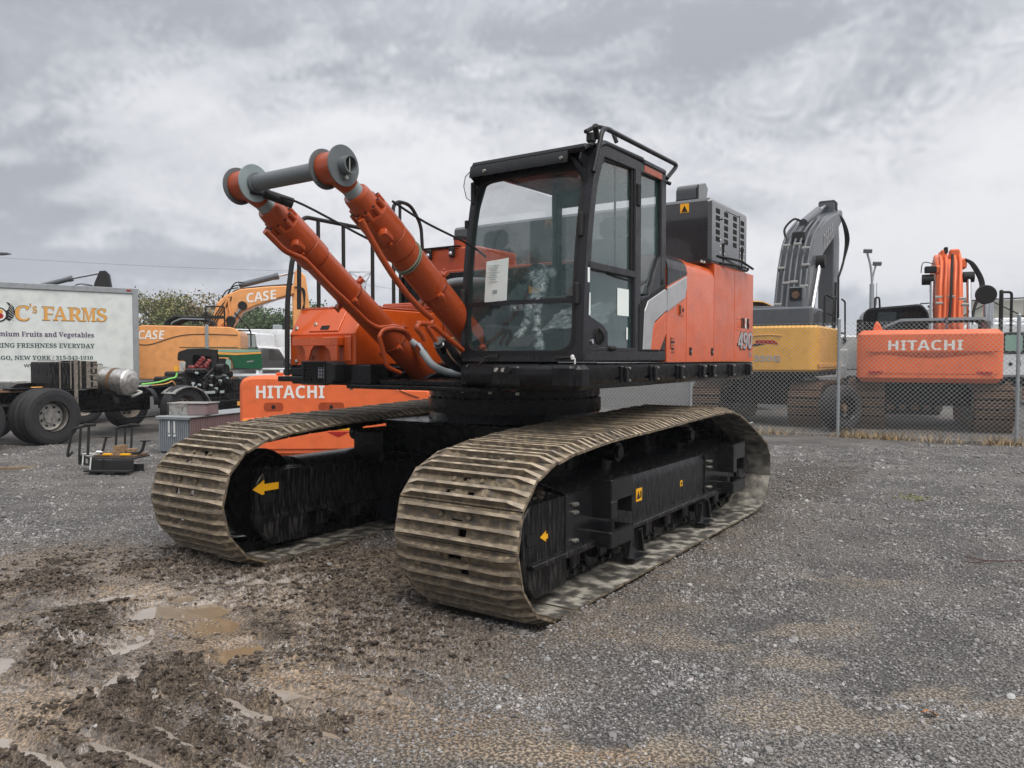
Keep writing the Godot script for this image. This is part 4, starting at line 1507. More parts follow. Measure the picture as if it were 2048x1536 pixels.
	b.box(V(1.30, 3.20, 0.93), V(0.06, 0.07, 0.06), 0.01)
	b.tube(bend([V(1.28, 3.235, 0.98), V(1.30, 3.30, 0.86), V(1.36, 3.30, 0.72), V(1.40, 3.20, 0.72)], 0.03), 0.016, 8)
	b.cyl(V(1.50, 3.10, 1.22), V(1.53, 3.16, 1.30), 0.02, -1, 8)
	b.cyl(V(1.49, 3.03, -0.01), V(1.51, 3.02, -0.04), 0.016, -1, 8)
	part("lamp_bracket", b, M.rubber, cabn)
	b = MB.new()
	b.box(V(0.80, 1.605, 1.462), V(0.075, 0.03, 0.02), 0.004)
	b.tube(curve([V(0.80, 1.602, 1.465), V(0.75, 1.60, 1.47), V(0.72, 1.575, 1.475), V(0.70, 1.555, 1.49)], 4), 0.006, 6)
	b.box(V(1.33, 1.598, 1.43), V(0.06, 0.024, 0.02), 0.004)
	b.cyl(V(1.36, 1.598, 1.44), V(1.42, 1.60, 1.44), 0.009, -1, 8)
	part("sensor", b, M.rubber, cabn)
	b = MB.new()
	b.blob(V(1.44, 1.603, 1.44), V(0.016, 0.018, 0.016), rp, 0.2)
	b.box(V(1.458, 1.575, 1.44), V(0.008, 0.045, 0.006))
	part("white_tag", b, M.decal_white, cabn)
	b = MB.new()
	for q in [[0.53, 1.60], [1.14, 1.60], [1.19, 1.60], [1.26, 1.60]]:
		b.cyl(V(q[0], q[1], cab_z(q[0], q[1]) - 0.005), V(q[0], q[1], cab_z(q[0], q[1]) + 0.006), 0.008, -1, 8)
	b.box(V(0.45, 2.60, 1.30), V(0.03, 0.06, 0.05), 0.006)
	part("frame_bolt", b, M.dark, cabn)
	# inside
	b = MB.new()
	b.box(V(1.08, 1.92, 0.42), V(0.48, 0.14, 0.46), 0.05)
	b.box(V(1.09, 2.28, 0.20), V(0.46, 0.62, 0.14), 0.06, Basis(Vector3(1, 0, 0), -0.14))
	b.box(V(1.09, 2.68, 0.14), V(0.26, 0.17, 0.10), 0.04, Basis(Vector3(1, 0, 0), -0.1))
	b.box(V(1.08, 1.74, 0.40), V(0.42, 0.22, 0.4), 0.02)
	part("seat", b, M.seat, cabn)
	b = MB.new()
	b.box(V(0.68, 1.92, 0.40), V(0.17, 0.30, 0.75), 0.03)
	b.box(V(1.39, 1.92, 0.42), V(0.10, 0.30, 0.5), 0.03)
	b.box(V(0.58, 2.13, 0.95), V(0.05, 0.18, 0.22), 0.02, Basis(Vector3(0, 1, 0), 0.5))
	b.cyl(V(0.60, 1.65, 0.93), V(0.59, 2.06, 0.95), 0.02, -1, 8)
	b.box(V(0.56, 1.70, 0.7), V(0.1, 0.3, 1.0), 0.02)
	b.cyl(V(0.70, 2.08, 0.62), V(0.70, 2.20, 0.64), 0.025, 0.03, 10)
	part("control_console", b, M.seat, cabn)
	b = MB.new()
	for x in [0.83, 0.92]:
		b.cyl(V(x, 1.66, 1.1), V(x + 0.01, 2.06, 0.96), 0.012, -1, 8)
		b.box(V(x - 0.02, 1.72, 1.16), V(0.09, 0.02, 0.20), 0.006, Basis(Vector3(1, 0, 0), 0.5))
	part("pedal_lever", b, M.rubber, cabn)
	# crumpled protective film over the levers, the seat and the console
	rp.seed = 12
	b = MB.new()
	for q in [[V(0.76, 1.66, 1.16), V(0.80, 1.78, 1.10), V(0.835, 1.92, 1.04), V(0.85, 2.05, 1.0), V(0.86, 2.20, 0.96)], [V(0.99, 1.66, 1.14), V(0.95, 1.76, 1.10), V(0.90, 1.90, 1.04), V(0.91, 2.05, 1.0), V(0.915, 2.22, 0.96)], [V(0.79, 2.22, 0.97), V(0.90, 2.235, 0.95), V(1.0, 2.24, 0.95)], [V(0.66, 1.99, 1.05), V(0.76, 2.0, 1.03), V(0.86, 1.98, 1.02)]]:
		var pts := curve(q, 7)
		for i in pts.size():
			pts[i] += V(rp.randf_range(-0.012, 0.012), rp.randf_range(-0.006, 0.006), rp.randf_range(-0.012, 0.012))
		for i in pts.size() - 1:
			b.cyl(pts[i], pts[i + 1], rp.randf_range(0.022, 0.045), rp.randf_range(0.022, 0.045), 7, false)
	part("plastic_wrap", b, M.plastic_wrap, cabn)
	b = MB.new()
	var fn := FastNoiseLite.new()
	fn.seed = 4
	fn.frequency = 6.0
	b.grid(20, 14, func(u: float, v: float) -> Vector3: return V(lerpf(0.88, 1.42, u), lerpf(1.80, 1.99, v) + 0.03 * fn.get_noise_2d(u, v) + 0.05 * u, lerpf(0.95, 0.62, v) + 0.06 * fn.get_noise_2d(u + 5.0, v * 1.5)), V(0, 1, 1))
	part("seat_film", b, M.plastic_wrap, cabn)

func hood(ex: Node3D) -> void:
	# engine bay: dark core, four panels on the left side, grey box with louvres on top
	var b := MB.new()
	b.box(V(-0.02, 2.0, -1.19), V(2.92, 0.88, 2.28), 0.005)
	part("engine_bay", b, M.frame_black, ex)
	var low := [P(1.10, 1.562), P(1.5, 1.562), P(1.5, 2.34), P(1.487, 2.39), P(1.455, 2.43), P(1.41, 2.452), P(1.10, 2.458)]
	var high := [P(1.10, 1.562), P(1.5, 1.562), P(1.5, 2.478), P(1.10, 2.478)]
	var fr := [["front_panel", low, -0.012, -0.436], ["engine_door", low, -0.444, -1.124], ["rear_panel", high, -1.132, -1.722], ["end_panel", high, -1.730, -2.34]]
	for q in fr:
		b = MB.new()
		b.prism(q[1], front((q[2] + q[3]) * 0.5), q[2] - q[3], 0.004)
		var p := part(q[0], b, M.orange, ex)
		b = MB.new()
		if q[0] == "front_panel":
			b.prism([P(-0.008, 2.17), P(-0.16, 2.215), P(-0.43, 2.30), P(-0.43, 2.20), P(-0.39, 2.11), P(-0.008, 1.975)], side(1.502), 0.012, 0.004)
			part("silver_band", b, M.silver, p)
			b = MB.new()
			b.prism([P(-0.008, 2.19), P(-0.43, 2.315), P(-0.43, 2.335), P(-0.008, 2.335)], side(1.501), 0.010, 0.0)
			b.prism([P(1.506, 2.335), P(1.493, 2.392), P(1.459, 2.435), P(1.411, 2.458), P(1.10, 2.464), P(1.10, 2.46), P(1.409, 2.450), P(1.453, 2.428), P(1.483, 2.388), P(1.496, 2.335)], front(-0.22), 0.42)
			part("grey_band", b, M.cab_grey, p)
			b = MB.new()
			b.prism(rnd(rect(-0.37, 1.955, -0.26, 2.055), 0.012, 2), side(1.502), 0.008, 0.002)
			part("latch_plate", b, M.orange, p)
			b = MB.new()
			b.box(V(1.508, 2.005, -0.275), V(0.006, 0.075, 0.022))
			b.box(V(1.508, 2.005, -0.345), V(0.006, 0.03, 0.02))
			part("latch", b, M.decal_black, p)
			b = MB.new()   # faded maker's marks by the lower edge
			for i in 5:
				b.box(V(1.502, 1.645 + 0.028 * i, -0.135), V(0.002, 0.006 + 0.012 * (i % 2), 0.07 - 0.02 * (i % 3)))
			b.box(V(1.502, 1.72, -0.095), V(0.002, 0.10, 0.008))
			part("side_mark", b, M.decal_black, p)
		elif q[0] == "engine_door":
			for z in [-0.54, -1.085]:
				b.prism(rnd(rect(z - 0.028, 1.618, z + 0.028, 1.69), 0.02, 3), side(1.5), 0.008)
			part("latch_hole", b, M.dark, p)
			b = MB.new()
			for z in [-0.54, -1.085]:
				b.cyl(V(1.503, 1.652, z), V(1.512, 1.652, z), 0.012, -1, 10)
			part("latch_pin", b, M.chrome, p)
		elif q[0] == "end_panel":
			lettering("marking", "ZA", 0.125, 0.105, Transform3D(LEFTTEXT, V(1.503, 1.955, -1.99)), M.decal_black, p)
			lettering("marking", "X", 0.05, 0.105, Transform3D(LEFTTEXT, V(1.503, 1.955, -2.085)), M.decal_white, p)
			lettering("marking", "IS", 0.075, 0.105, Transform3D(LEFTTEXT, V(1.503, 1.955, -2.155)), M.decal_black, p)
			lettering("model_number", "490", 0.48, 0.195, Transform3D(LEFTTEXT * Basis(Vector3(1, 0, 0), Vector3(0.12, 1, 0), Vector3(0, 0, 1)), V(1.502, 1.775, -2.07)), M.decal_black, p)
			lettering("model_number", "490", 0.46, 0.175, Transform3D(LEFTTEXT * Basis(Vector3(1, 0, 0), Vector3(0.12, 1, 0), Vector3(0, 0, 1)), V(1.507, 1.777, -2.065)), M.silver, p)
			lettering("marking", "LC", 0.08, 0.05, Transform3D(LEFTTEXT, V(1.502, 1.635, -2.25)), M.decal_grey, p)
			b.prism([P(-1.80, 1.88), P(-1.92, 1.88), P(-1.92, 2.0), P(-1.80, 2.0), P(-1.80, 1.99), P(-1.91, 1.99), P(-1.91, 1.89), P(-1.80, 1.89)], side(1.502), 0.004)
			b.box(V(1.502, 1.955, -1.86), V(0.004, 0.012, 0.05))
			b.box(V(1.502, 1.915, -1.86), V(0.004, 0.012, 0.05))
			b.box(V(1.502, 1.935, -1.84), V(0.004, 0.04, 0.012))
			part("logo", b, M.pale_orange, p)
	# top of the hood towards the middle of the machine
	b = MB.new()
	b.prism([P(-1.46, 2.42), P(1.09, 2.42), P(1.09, 2.466), P(-1.46, 2.466)], front(-1.2), 2.26, 0.006)
	for i in 7:
		b.cyl(V(1.36 - 0.005 * i, 2.462, -0.30 - i * 0.07), V(1.36, 2.472, -0.30 - i * 0.07), 0.016, 0.012, 8)
	part("hood_top", b, M.red_orange, ex)
	b = MB.new()
	b.prism(rnd([P(-1.56, 2.47), P(1.497, 2.47), P(1.497, 3.09), P(-1.56, 3.09)], 0.05, 4), front(-1.58), 1.09, 0.03)
	var bx := part("exhaust_housing", b, M.box_grey, ex)
	bx.set_meta("label", "dark grey louvred box on top of the engine hood")
	b = MB.new()
	for col in 4:
		for row in 5:
			for i in 5:
				var z := -1.18 - col * 0.235 - (0.03 if col > 1 else 0.0) - i * 0.022
				b.box(V(1.497, 2.985 - row * 0.066 - (0.012 if col == 3 else 0.0), z), V(0.006, 0.046, 0.013))
	part("louvre_slot", b, M.dark, bx)
	b = MB.new()
	b.box(V(1.498, 3.02, -1.66), V(0.004, 0.004, 0.42))
	b.box(V(1.498, 2.76, -1.87), V(0.004, 0.56, 0.004))
	b.box(V(1.50, 2.92, -1.31), V(0.03, 0.012, 0.012))
	part("door_seam", b, M.dark, bx)
	b = MB.new()
	b.box(V(1.24, 3.01, -1.033), V(0.085, 0.085, 0.004))
	var ws := part("warning_decal", b, M.decal_yellow, bx)
	b = MB.new()
	b.prism([P(1.215, 2.985), P(1.265, 2.985), P(1.24, 3.035)], front(-1.03), 0.003)
	b.box(V(1.24, 2.978, -1.03), V(0.06, 0.008, 0.003))
	part("decal_sign", b, M.decal_black, ws)
	b = MB.new()
	b.prism([P(-1.12, 3.09), P(-1.12, 3.20), P(-1.15, 3.245), P(-1.22, 3.265), P(-1.36, 3.30), P(-1.43, 3.25), P(-1.37, 3.09)], side(1.22), 0.21, 0.008)
	part("exhaust_cowl", b, M.box_grey, ex)
	b = MB.new()
	b.prism([P(-1.16, 3.10), P(-1.12, 3.10), P(-1.12, 3.21), P(-1.16, 3.25)], side(1.327), 0.006)
	b.box(V(1.22, 3.103, -1.13), V(0.2, 0.012, 0.04))
	part("cowl_gap", b, M.dark, ex)
	b = MB.new()
	b.tube(bend([V(1.50, 2.56, -1.22), V(1.53, 2.565, -1.55), V(1.56, 2.56, -1.75), V(1.56, 2.52, -2.12)], 0.05), 0.012, 8)
	b.tube(bend([V(1.50, 2.50, -1.30), V(1.57, 2.50, -1.5), V(1.57, 2.505, -1.95), V(1.50, 2.50, -2.1)], 0.05), 0.011, 8)
	for z in [-1.38, -1.95]:
		b.cyl(V(1.49, 2.50, z), V(1.50, 2.70, z), 0.013, -1, 8)
	part("hood_rail", b, M.dark, ex)
	b = MB.new()
	for z in [-1.30, -1.42, -1.90, -2.02]:
		for y in [2.60, 2.66, 2.72]:
			b.cyl(V(1.497, y, z), V(1.50, y, z), 0.012, 0.01, 8)
	for z in [-0.95, -1.02, -2.0, -2.14]:
		b.cyl(V(1.44, 2.478, z), V(1.44, 2.50, z), 0.014, 0.01, 8)
	part("bolt", b, M.bolt, ex)

func right_front(ex: Node3D) -> void:
	# orange locker box with step, platform, handrails, tank behind
	var b := MB.new()
	b.prism([P(1.40, 1.535), P(1.40, 1.785), P(1.405, 1.80), P(1.275, 2.02), P(0.25, 2.02), P(0.25, 1.535)], side(-1.055), 0.81, 0.012)
	var bo := part("locker_box", b, M.orange, ex)
	bo.set_meta("label", "orange locker box with sloping front at the right front corner")
	var sl := V(0, 0.215, -0.13).normalized()
	var no := V(0, 0.13, 0.215).normalized()
	var sb := Basis(V(1, 0, 0), sl, no)
	b = MB.new()
	b.box(V(-1.03, 1.91, 1.345), V(0.36, 0.205, 0.012), 0.004, sb)
	var lid := part("locker_lid", b, M.orange, bo)
	b = MB.new()
	b.box(V(-1.02, 1.855, 1.386), V(0.10, 0.04, 0.006), 0.0, sb)
	part("lid_latch", b, M.dark, lid)
	b = MB.new()
	for q in [[-1.39, 1.855, 1.378], [-1.155, 1.885, 1.368], [-0.72, 1.755, 1.405], [-0.72, 1.60, 1.405], [-1.37, 1.565, 1.405], [-1.17, 1.60, 1.41]]:
		b.blob(V(q[0], q[1], q[2]), V(0.019, 0.019, 0.014), RandomNumberGenerator.new(), 0.0, 6, 10)
	part("bolt", b, M.bolt, bo)
	# the step bracket on the front of the box
	b = MB.new()
	b.box(V(-1.05, 1.735, 1.44), V(0.56, 0.075, 0.09), 0.006)
	b.prism([P(-0.77, 1.70), P(-0.92, 1.70), P(-0.86, 1.66), P(-0.84, 1.575), P(-0.77, 1.575)], front(1.475), 0.02)
	b.prism([P(-1.20, 1.70), P(-1.05, 1.70), P(-1.09, 1.66), P(-1.12, 1.575), P(-1.16, 1.575), P(-1.165, 1.66)], front(1.475), 0.02)
	b.box(V(-0.72, 1.675, 1.41), V(0.075, 0.21, 0.02), 0.006)
	for i in 14:
		b.box(V(-1.30 + i * 0.026, 1.778, 1.475), V(0.012, 0.014, 0.02))
	part("step_bracket", b, M.orange, bo)
	b = MB.new()
	for i in 13:
		b.cyl(V(-1.42 + i * 0.063, 2.02, 1.235), V(-1.42 + i * 0.063, 2.045, 1.235), 0.022, 0.018, 8)
		b.cyl(V(-1.42 + i * 0.063, 2.02, 1.10), V(-1.42 + i * 0.063, 2.045, 1.10), 0.022, 0.018, 8)
	b.box(V(-1.055, 2.028, 0.75), V(0.80, 0.014, 1.02), 0.004)
	part("tread_plate", b, M.red_orange, bo)
	b = MB.new()
	b.box(V(-1.26, 1.415, 1.45), V(0.42, 0.045, 0.16), 0.006)
	b.box(V(-1.22, 1.475, 1.42), V(0.30, 0.07, 0.08), 0.006)
	b.box(V(-1.40, 1.52, 1.22), V(0.14, 0.14, 0.35), 0.006)
	b.box(V(-0.66, 1.46, 1.33), V(0.44, 0.165, 0.22), 0.01)
	part("front_platform", b, M.black, ex)
	# lamp behind a grille
	b = MB.new()
	b.box(V(-0.985, 1.47, 1.46), V(0.30, 0.19, 0.10), 0.004)
	b.prism([P(-0.845, 1.375), P(-0.77, 1.385), P(-0.74, 1.42), P(-0.74, 1.54), P(-0.77, 1.565), P(-0.845, 1.568)], front(1.47), 0.15, 0.01)
	b.box(V(-0.985, 1.562, 1.53), V(0.28, 0.016, 0.05), 0.003)
	b.box(V(-0.985, 1.378, 1.53), V(0.28, 0.016, 0.05), 0.003)
	b.box(V(-1.125, 1.47, 1.53), V(0.016, 0.2, 0.05), 0.003)
	b.box(V(-0.85, 1.47, 1.53), V(0.016, 0.2, 0.05), 0.003)
	for i in 9:
		b.box(V(-1.105 + i * 0.0285, 1.47, 1.55), V(0.006, 0.18, 0.005))
	for i in 6:
		b.box(V(-0.985, 1.40 + i * 0.0275, 1.551), V(0.26, 0.006, 0.005))
	var gr := part("lamp_grille", b, M.rubber, ex)
	b = MB.new()
	b.box(V(-0.915, 1.47, 1.525), V(0.09, 0.095, 0.02), 0.006)
	part("work_lamp", b, M.lamp_glass, gr)
	# handrails along the right edge
	var x := -1.45
	b = MB.new()
	b.tube(bend([V(x, 1.44, 1.44), V(x, 2.10, 1.43), V(x, 2.44, 1.375), V(x, 2.48, 1.36)], 0.12), 0.022, 10)
	var fh := part("front_handrail", b, M.rubber, ex)
	b = MB.new()
	b.box(V(x, 2.49, 1.355), V(0.06, 0.012, 0.05), 0.003)
	part("rail_cap", b, M.strap_green, fh)
	b = MB.new()
	b.tube(bend([V(x, 2.03, 1.30), V(x, 2.80, 1.29), V(x, 2.863, 1.22), V(x, 2.86, 0.44), V(x, 2.80, 0.372), V(x, 2.03, 0.372)], 0.07), 0.019, 10)
	for z in [1.07, 0.76]:
		b.cyl(V(x, 2.03, z), V(x, 2.855, z), 0.018, -1, 10)
	for z in [1.07, 0.76, 0.372]:
		b.box(V(x, 2.045, z), V(0.07, 0.02, 0.07), 0.004)
	part("side_handrail", b, M.rubber, ex)
	b = MB.new()
	b.tube(bend([V(x, 2.10, 0.07), V(x, 3.15, 0.07), V(x, 3.205, 0.0), V(x, 3.205, -0.19), V(x, 3.02, -0.36), V(x, 2.72, -0.385)], 0.09), 0.019, 10)
	b.cyl(V(x, 2.10, -0.03), V(x, 3.20, -0.03), 0.016, -1, 10)
	part("tank_handrail", b, M.rubber, ex)
	# low box and tall tank behind it
	b = MB.new()
	b.box(V(-1.05, 1.84, -0.02), V(0.82, 0.60, 0.50), 0.012)
	b.box(V(-1.05, 2.09, 0.24), V(0.78, 0.05, 0.06), 0.008)
	part("step_box", b, M.red_orange, ex)
	b = MB.new()
	b.box(V(-1.06, 2.13, -0.62), V(0.86, 1.18, 0.72), 0.015)
	b.box(V(-1.2, 2.735, -0.55), V(0.42, 0.03, 0.5), 0.006)
	for q in [[-0.72, 2.68], [-0.72, 2.50], [-0.72, 2.36]]:
		b.box(V(q[0], q[1], -0.25), V(0.06, 0.03, 0.03), 0.006)
		b.cyl(V(q[0] + 0.02, q[1], -0.25), V(q[0] + 0.02, q[1], -0.22), 0.014, -1, 8)
	var tk := part("fuel_tank", b, M.red_orange, ex)
	b = MB.new()
	b.cyl(V(-0.97, 2.72, -0.42), V(-0.97, 2.82, -0.42), 0.065, -1, 18)
	b.cyl(V(-1.30, 2.72, -0.35), V(-1.30, 2.745, -0.35), 0.06, -1, 18)
	part("filler_neck", b, M.red_orange, tk)
	b = MB.new()
	b.cyl(V(-0.97, 2.82, -0.42), V(-0.97, 2.855, -0.42), 0.07, -1, 18)
	b.box(V(-1.1, 2.735, -0.27), V(0.5, 0.015, 0.05), 0.003)
	for xx in [-1.23, -0.93]:
		b.box(V(xx, 2.67, -0.235), V(0.06, 0.10, 0.05), 0.012)
	part("filler_cap", b, M.dark, tk)
	b = MB.new()
	for xx in [-1.23, -0.93]:
		b.cyl(V(xx, 2.66, -0.21), V(xx, 2.66, -0.195), 0.02, 0.01, 12)
	part("lamp", b, M.lamp_glass, tk)
	# drum and yellow labels seen behind the cab glass, wooden block on the deck
	b = MB.new()
	b.cyl(V(0.26, 2.34, -0.35), V(0.26, 2.34, 0.05), 0.12, 0.11, 20)
	part("air_filter", b, M.black, ex)
	b = MB.new()
	b.box(V(-0.25, 1.66, 0.55), V(0.30, 0.24, 0.1), 0.01)
	part("wood_block", b, M.wood, ex)
	b = MB.new()
	b.box(V(0.25, 1.95, -0.03), V(0.12, 0.16, 0.006))
	b.box(V(0.22, 2.24, -0.03), V(0.16, 0.10, 0.006))
	b.box(V(0.20, 1.72, -0.03), V(0.09, 0.12, 0.006))
	part("yellow_label", b, M.decal_yellow, ex)

func boom_cylinders(ex: Node3D) -> void:
	var d := V(0, 1.35, 1.88).normalized()
	var foot := V(0, 1.42, 0.72)
	var eye := V(0, 2.77, 2.60)
	var w := V(1, 0, 0)
	var nrm := d.cross(w)    # points up and back
	if nrm.y < 0.0:
		nrm = -nrm
	for s in [-1.0, 1.0]:
		var cy := group("boom_cylinder", ex)
		cy.set_meta("label", "raised orange boom cylinder on the machine's %s" % ("left" if s > 0 else "right"))
		var x: float = 0.44 * s
		if s > 0:
			x = 0.41
		var o := V(x, 0, 0)
		var tb := Transform3D(Basis(w, d, w.cross(d)), foot + o)
		var L := (eye - foot).length()
		var b := MB.new()
		b.lathe([P(0, 0.06), P(0.105, 0.06), P(0.110, 0.09), P(0.110, 0.52), P(0.112, 0.53), P(0.112, 0.56), P(0.110, 0.57), P(0.110, 1.14), P(0.112, 1.15), P(0.112, 1.17), P(0.110, 1.18), P(0.110, 1.56), P(0.120, 1.575), P(0.122, 1.60), P(0.122, 1.70), P(0.119, 1.705), P(0.124, 1.715), P(0.124, 1.925), P(0.120, 1.935), P(0.098, 1.94), P(0.088, 2.085), P(0.082, 2.10), P(0.0, 2.10)], tb, 32)
		b.cyl(foot + o - w * 0.07, foot + o + w * 0.07, 0.10, -1, 24)
		part("cylinder_barrel", b, M.red_orange, cy)
		b = MB.new()
		for i in 10:
			var a := TAU * (i + 0.5) / 10
			b.cyl(tb * V(0.104 * cos(a), 1.93, 0.104 * sin(a)), tb * V(0.104 * cos(a), 1.995, 0.104 * sin(a)), 0.020, -1, 10)
		part("gland_bolt", b, M.red_orange, cy)
		b = MB.new()
		for i in 10:
			var a := TAU * (i + 0.5) / 10
			b.cyl(tb * V(0.104 * cos(a), 1.97, 0.104 * sin(a)), tb * V(0.104 * cos(a), 1.998, 0.104 * sin(a)), 0.012, -1, 8)
		part("bolt_socket", b, M.dark, cy)
		b = MB.new()
		b.cyl(tb * V(0, 2.085, 0), tb * V(0, 2.20, 0), 0.062, -1, 24)
		part("piston_rod", b, M.pin_light, cy)
		b = MB.new()
		b.cyl(eye + o - w * 0.07, eye + o + w * 0.07, 0.098, -1, 32)
		b.cyl(tb * V(0, 2.16, 0), tb * V(0, 2.26, 0), 0.064, 0.085, 24)
		part("rod_eye", b, M.red_orange, cy)
		for q in [[-1.0, M.pin_grey], [1.0, M.pin_light if s < 0 else M.pin_grey]]:
			b = MB.new()
			b.cyl(eye + o + w * 0.078 * q[0], eye + o + w * 0.088 * q[0], 0.125, -1, 36)
			part("washer_disc", b, q[1], cy)
		# port block on the head, pipe and clamps along the barrel
		b = MB.new()
		var pd := (-nrm * 0.75 + w * 0.66).normalized()
		b.box(foot + o + d * 1.80 + pd * 0.13, V(0.075, 0.10, 0.06), 0.012, Basis(d.cross(pd), d, pd))
		b.cyl(foot + o + d * 1.83 + pd * 0.12, foot + o + d * 1.83 + pd * 0.19, 0.03, -1, 14)
		for q in [-0.025, 0.025]:
			b.cyl(foot + o + d * (1.77 + q) + pd * 0.15, foot + o + d * (1.77 + q) + pd * 0.178, 0.011, -1, 8)
		part("port_block", b, M.red_orange, cy)
		var pp := [V(-0.331, 2.458, 2.538), V(-0.332, 2.406, 2.463), V(-0.333, 2.342, 2.370), V(-0.335, 2.304, 2.200), V(-0.336, 2.196, 2.051), V(-0.338, 2.111, 1.929), V(-0.339, 2.002, 1.751), V(-0.341, 1.875, 1.563), V(-0.343, 1.835, 1.451), V(-0.345, 1.857, 1.275), V(-0.346, 1.848, 1.184), V(-0.346, 1.796, 1.110), V(-0.347, 1.739, 1.048)]
		var p2 := [V(-0.334, 1.780, 1.075), V(-0.333, 1.828, 1.150), V(-0.331, 1.840, 1.290), V(-0.329, 1.821, 1.408), V(-0.329, 1.772, 1.449), V(-0.330, 1.519, 1.352), V(-0.332, 1.472, 1.202)]
		if s > 0:
			pp = [V(0.538, 2.451, 2.499), V(0.537, 2.381, 2.443), V(0.536, 2.254, 2.332), V(0.535, 2.137, 2.216), V(0.533, 2.017, 2.070), V(0.531, 1.918, 1.916), V(0.530, 1.868, 1.804), V(0.530, 1.833, 1.826), V(0.532, 1.835, 1.954), V(0.532, 1.803, 1.985), V(0.531, 1.754, 1.917), V(0.531, 1.720, 1.891)]
			p2 = [V(0.530, 1.716, 1.772), V(0.530, 1.774, 1.826), V(0.531, 1.817, 1.880), V(0.530, 1.826, 1.804), V(0.528, 1.753, 1.670), V(0.526, 1.655, 1.465)]
		b = MB.new()
		b.tube(curve(bend(pp, 0.04, 2), 3), 0.021, 10)
		b.tube(curve(bend(p2, 0.04, 2), 3), 0.019, 10)
		part("oil_pipe", b, M.red_orange, cy)
		b = MB.new()
		for q in [1.16, 0.55]:
			var cc: Vector3 = foot + o + d * q
			for i in 2:
				var ring := []
				for k in 25:
					var a := TAU * k / 24
					ring.append(cc + (w * cos(a) + nrm * sin(a)) * 0.113)
				b.tube(ring, 0.008, 6)
			for pd2 in [(-nrm * 0.55 + w * 0.8).normalized(), (nrm * 0.9 + w * 0.3).normalized(), (-nrm * 0.95 - w * 0.3).normalized()]:
				b.box(cc + pd2 * 0.14, V(0.045, 0.04, 0.05), 0.008, Basis(d.cross(pd2), d, pd2))
				b.cyl(cc + pd2 * 0.16 - d * 0.03, cc + pd2 * 0.16 + d * 0.03, 0.009, -1, 8)
		part("pipe_clamp", b, M.red_orange, cy)
	# the tube that keeps the two rod eyes together
	var b := MB.new()
	var tb2 := Transform3D(Basis(V(0, 1, 0), V(1, 0, 0), V(0, 0, -1)), eye)
	b.lathe([P(0.046, -0.56), P(0.055, -0.56), P(0.055, 0.56), P(0.046, 0.56), P(0.046, 0.40)], tb2, 32)
	b.lathe([P(0.0, 0.40), P(0.046, 0.40)], tb2, 32)
	b.lathe([P(0.055, -0.345), P(0.066, -0.345), P(0.066, -0.325), P(0.055, -0.325)], tb2, 32)
	var pin := part("spacer_tube", b, M.pin_grey, ex)
	b = MB.new()
	b.box(eye + V(0.545, 0, 0.0), V(0.006, 0.105, 0.008), 0.0)
	b.cyl(eye + V(0.50, -0.075, 0.0), V(0.525, 0, 0) + eye + V(0, -0.075, 0), 0.012, -1, 8)
	part("retaining_bar", b, M.bolt, pin)
	b = MB.new()
	var r := curve([eye + V(-0.35, -0.07, 0.04), V(-0.33, 2.70, 2.54), V(-0.30, 2.70, 2.46), V(-0.1, 2.63, 2.40), V(0.369, 2.35, 2.13), V(0.45, 2.40, 2.12), V(0.55, 2.602, 2.21), V(0.555, 2.519, 1.908), V(0.555, 2.431, 1.434), V(0.545, 2.36, 1.2)], 6)
	b.tube(r.slice(0, 26), 0.009, 6)
	b.tube(curve([V(0.55, 2.61, 2.229), V(0.555, 2.519, 1.908), V(0.555, 2.431, 1.434), V(0.56, 2.36, 1.22)], 6), 0.008, 6)
	part("tie_rope", b, M.rope, ex)
	b = MB.new()
	b.cyl(V(-0.345, 2.715, 2.53), V(-0.26, 2.665, 2.36), 0.032, 0.036, 14)
	part("rubber_sleeve", b, M.rubber, ex)
	b = MB.new()
	var cc := foot + V(0.41, 0, 0) + d * 1.50
	var ring := []
	for k in 25:
		var a := TAU * k / 24
		ring.append(cc + (w * cos(a) + nrm * sin(a)) * 0.114 + d * 0.03 * sin(a))
	b.tube(ring, 0.008, 6)
	b.tube(ring.map(func(q): return q - d * 0.02), 0.006, 6)
	part("strap", b, M.strap_green, ex)
	b = MB.new()
	b.tube(curve([V(-0.347, 1.735, 1.045), V(-0.25, 1.68, 1.05), V(-0.1, 1.62, 1.16), V(0.0, 1.53, 1.16), V(0.1, 1.475, 1.07), V(0.3, 1.47, 0.95), V(0.5, 1.48, 0.85)], 7), 0.03, 12)
	part("hydraulic_hose", b, M.hose_grey, ex)
	b = MB.new()
	b.tube(curve([V(0.45, 1.72, 1.66), V(0.36, 1.64, 1.50), V(0.28, 1.555, 1.30), V(0.25, 1.51, 1.12), V(0.35, 1.49, 0.95), V(0.5, 1.49, 0.85)], 7), 0.033, 12)
	b.tube(curve([V(0.47, 1.75, 1.60), V(0.40, 1.67, 1.44), V(0.34, 1.575, 1.25), V(0.36, 1.53, 1.05), V(0.5, 1.51, 0.9)], 7), 0.03, 12)
	part("hydraulic_hose", b, M.hose_dark, ex)
	b = MB.new()
	b.tube(curve([V(-0.2, 2.05, 1.0), V(0.0, 2.17, 1.05), V(0.15, 2.215, 1.0), V(0.5, 2.2, 0.8)], 7), 0.033, 12)
	part("hydraulic_hose", b, M.hose_grey, ex)
	b = MB.new()
	b.cyl(V(-0.26, 1.69, 1.045), V(-0.14, 1.635, 1.13), 0.036, -1, 12)
	b.cyl(V(0.43, 1.70, 1.62), V(0.38, 1.655, 1.53), 0.039, -1, 12)
	part("hose_fitting", b, M.chrome, ex)

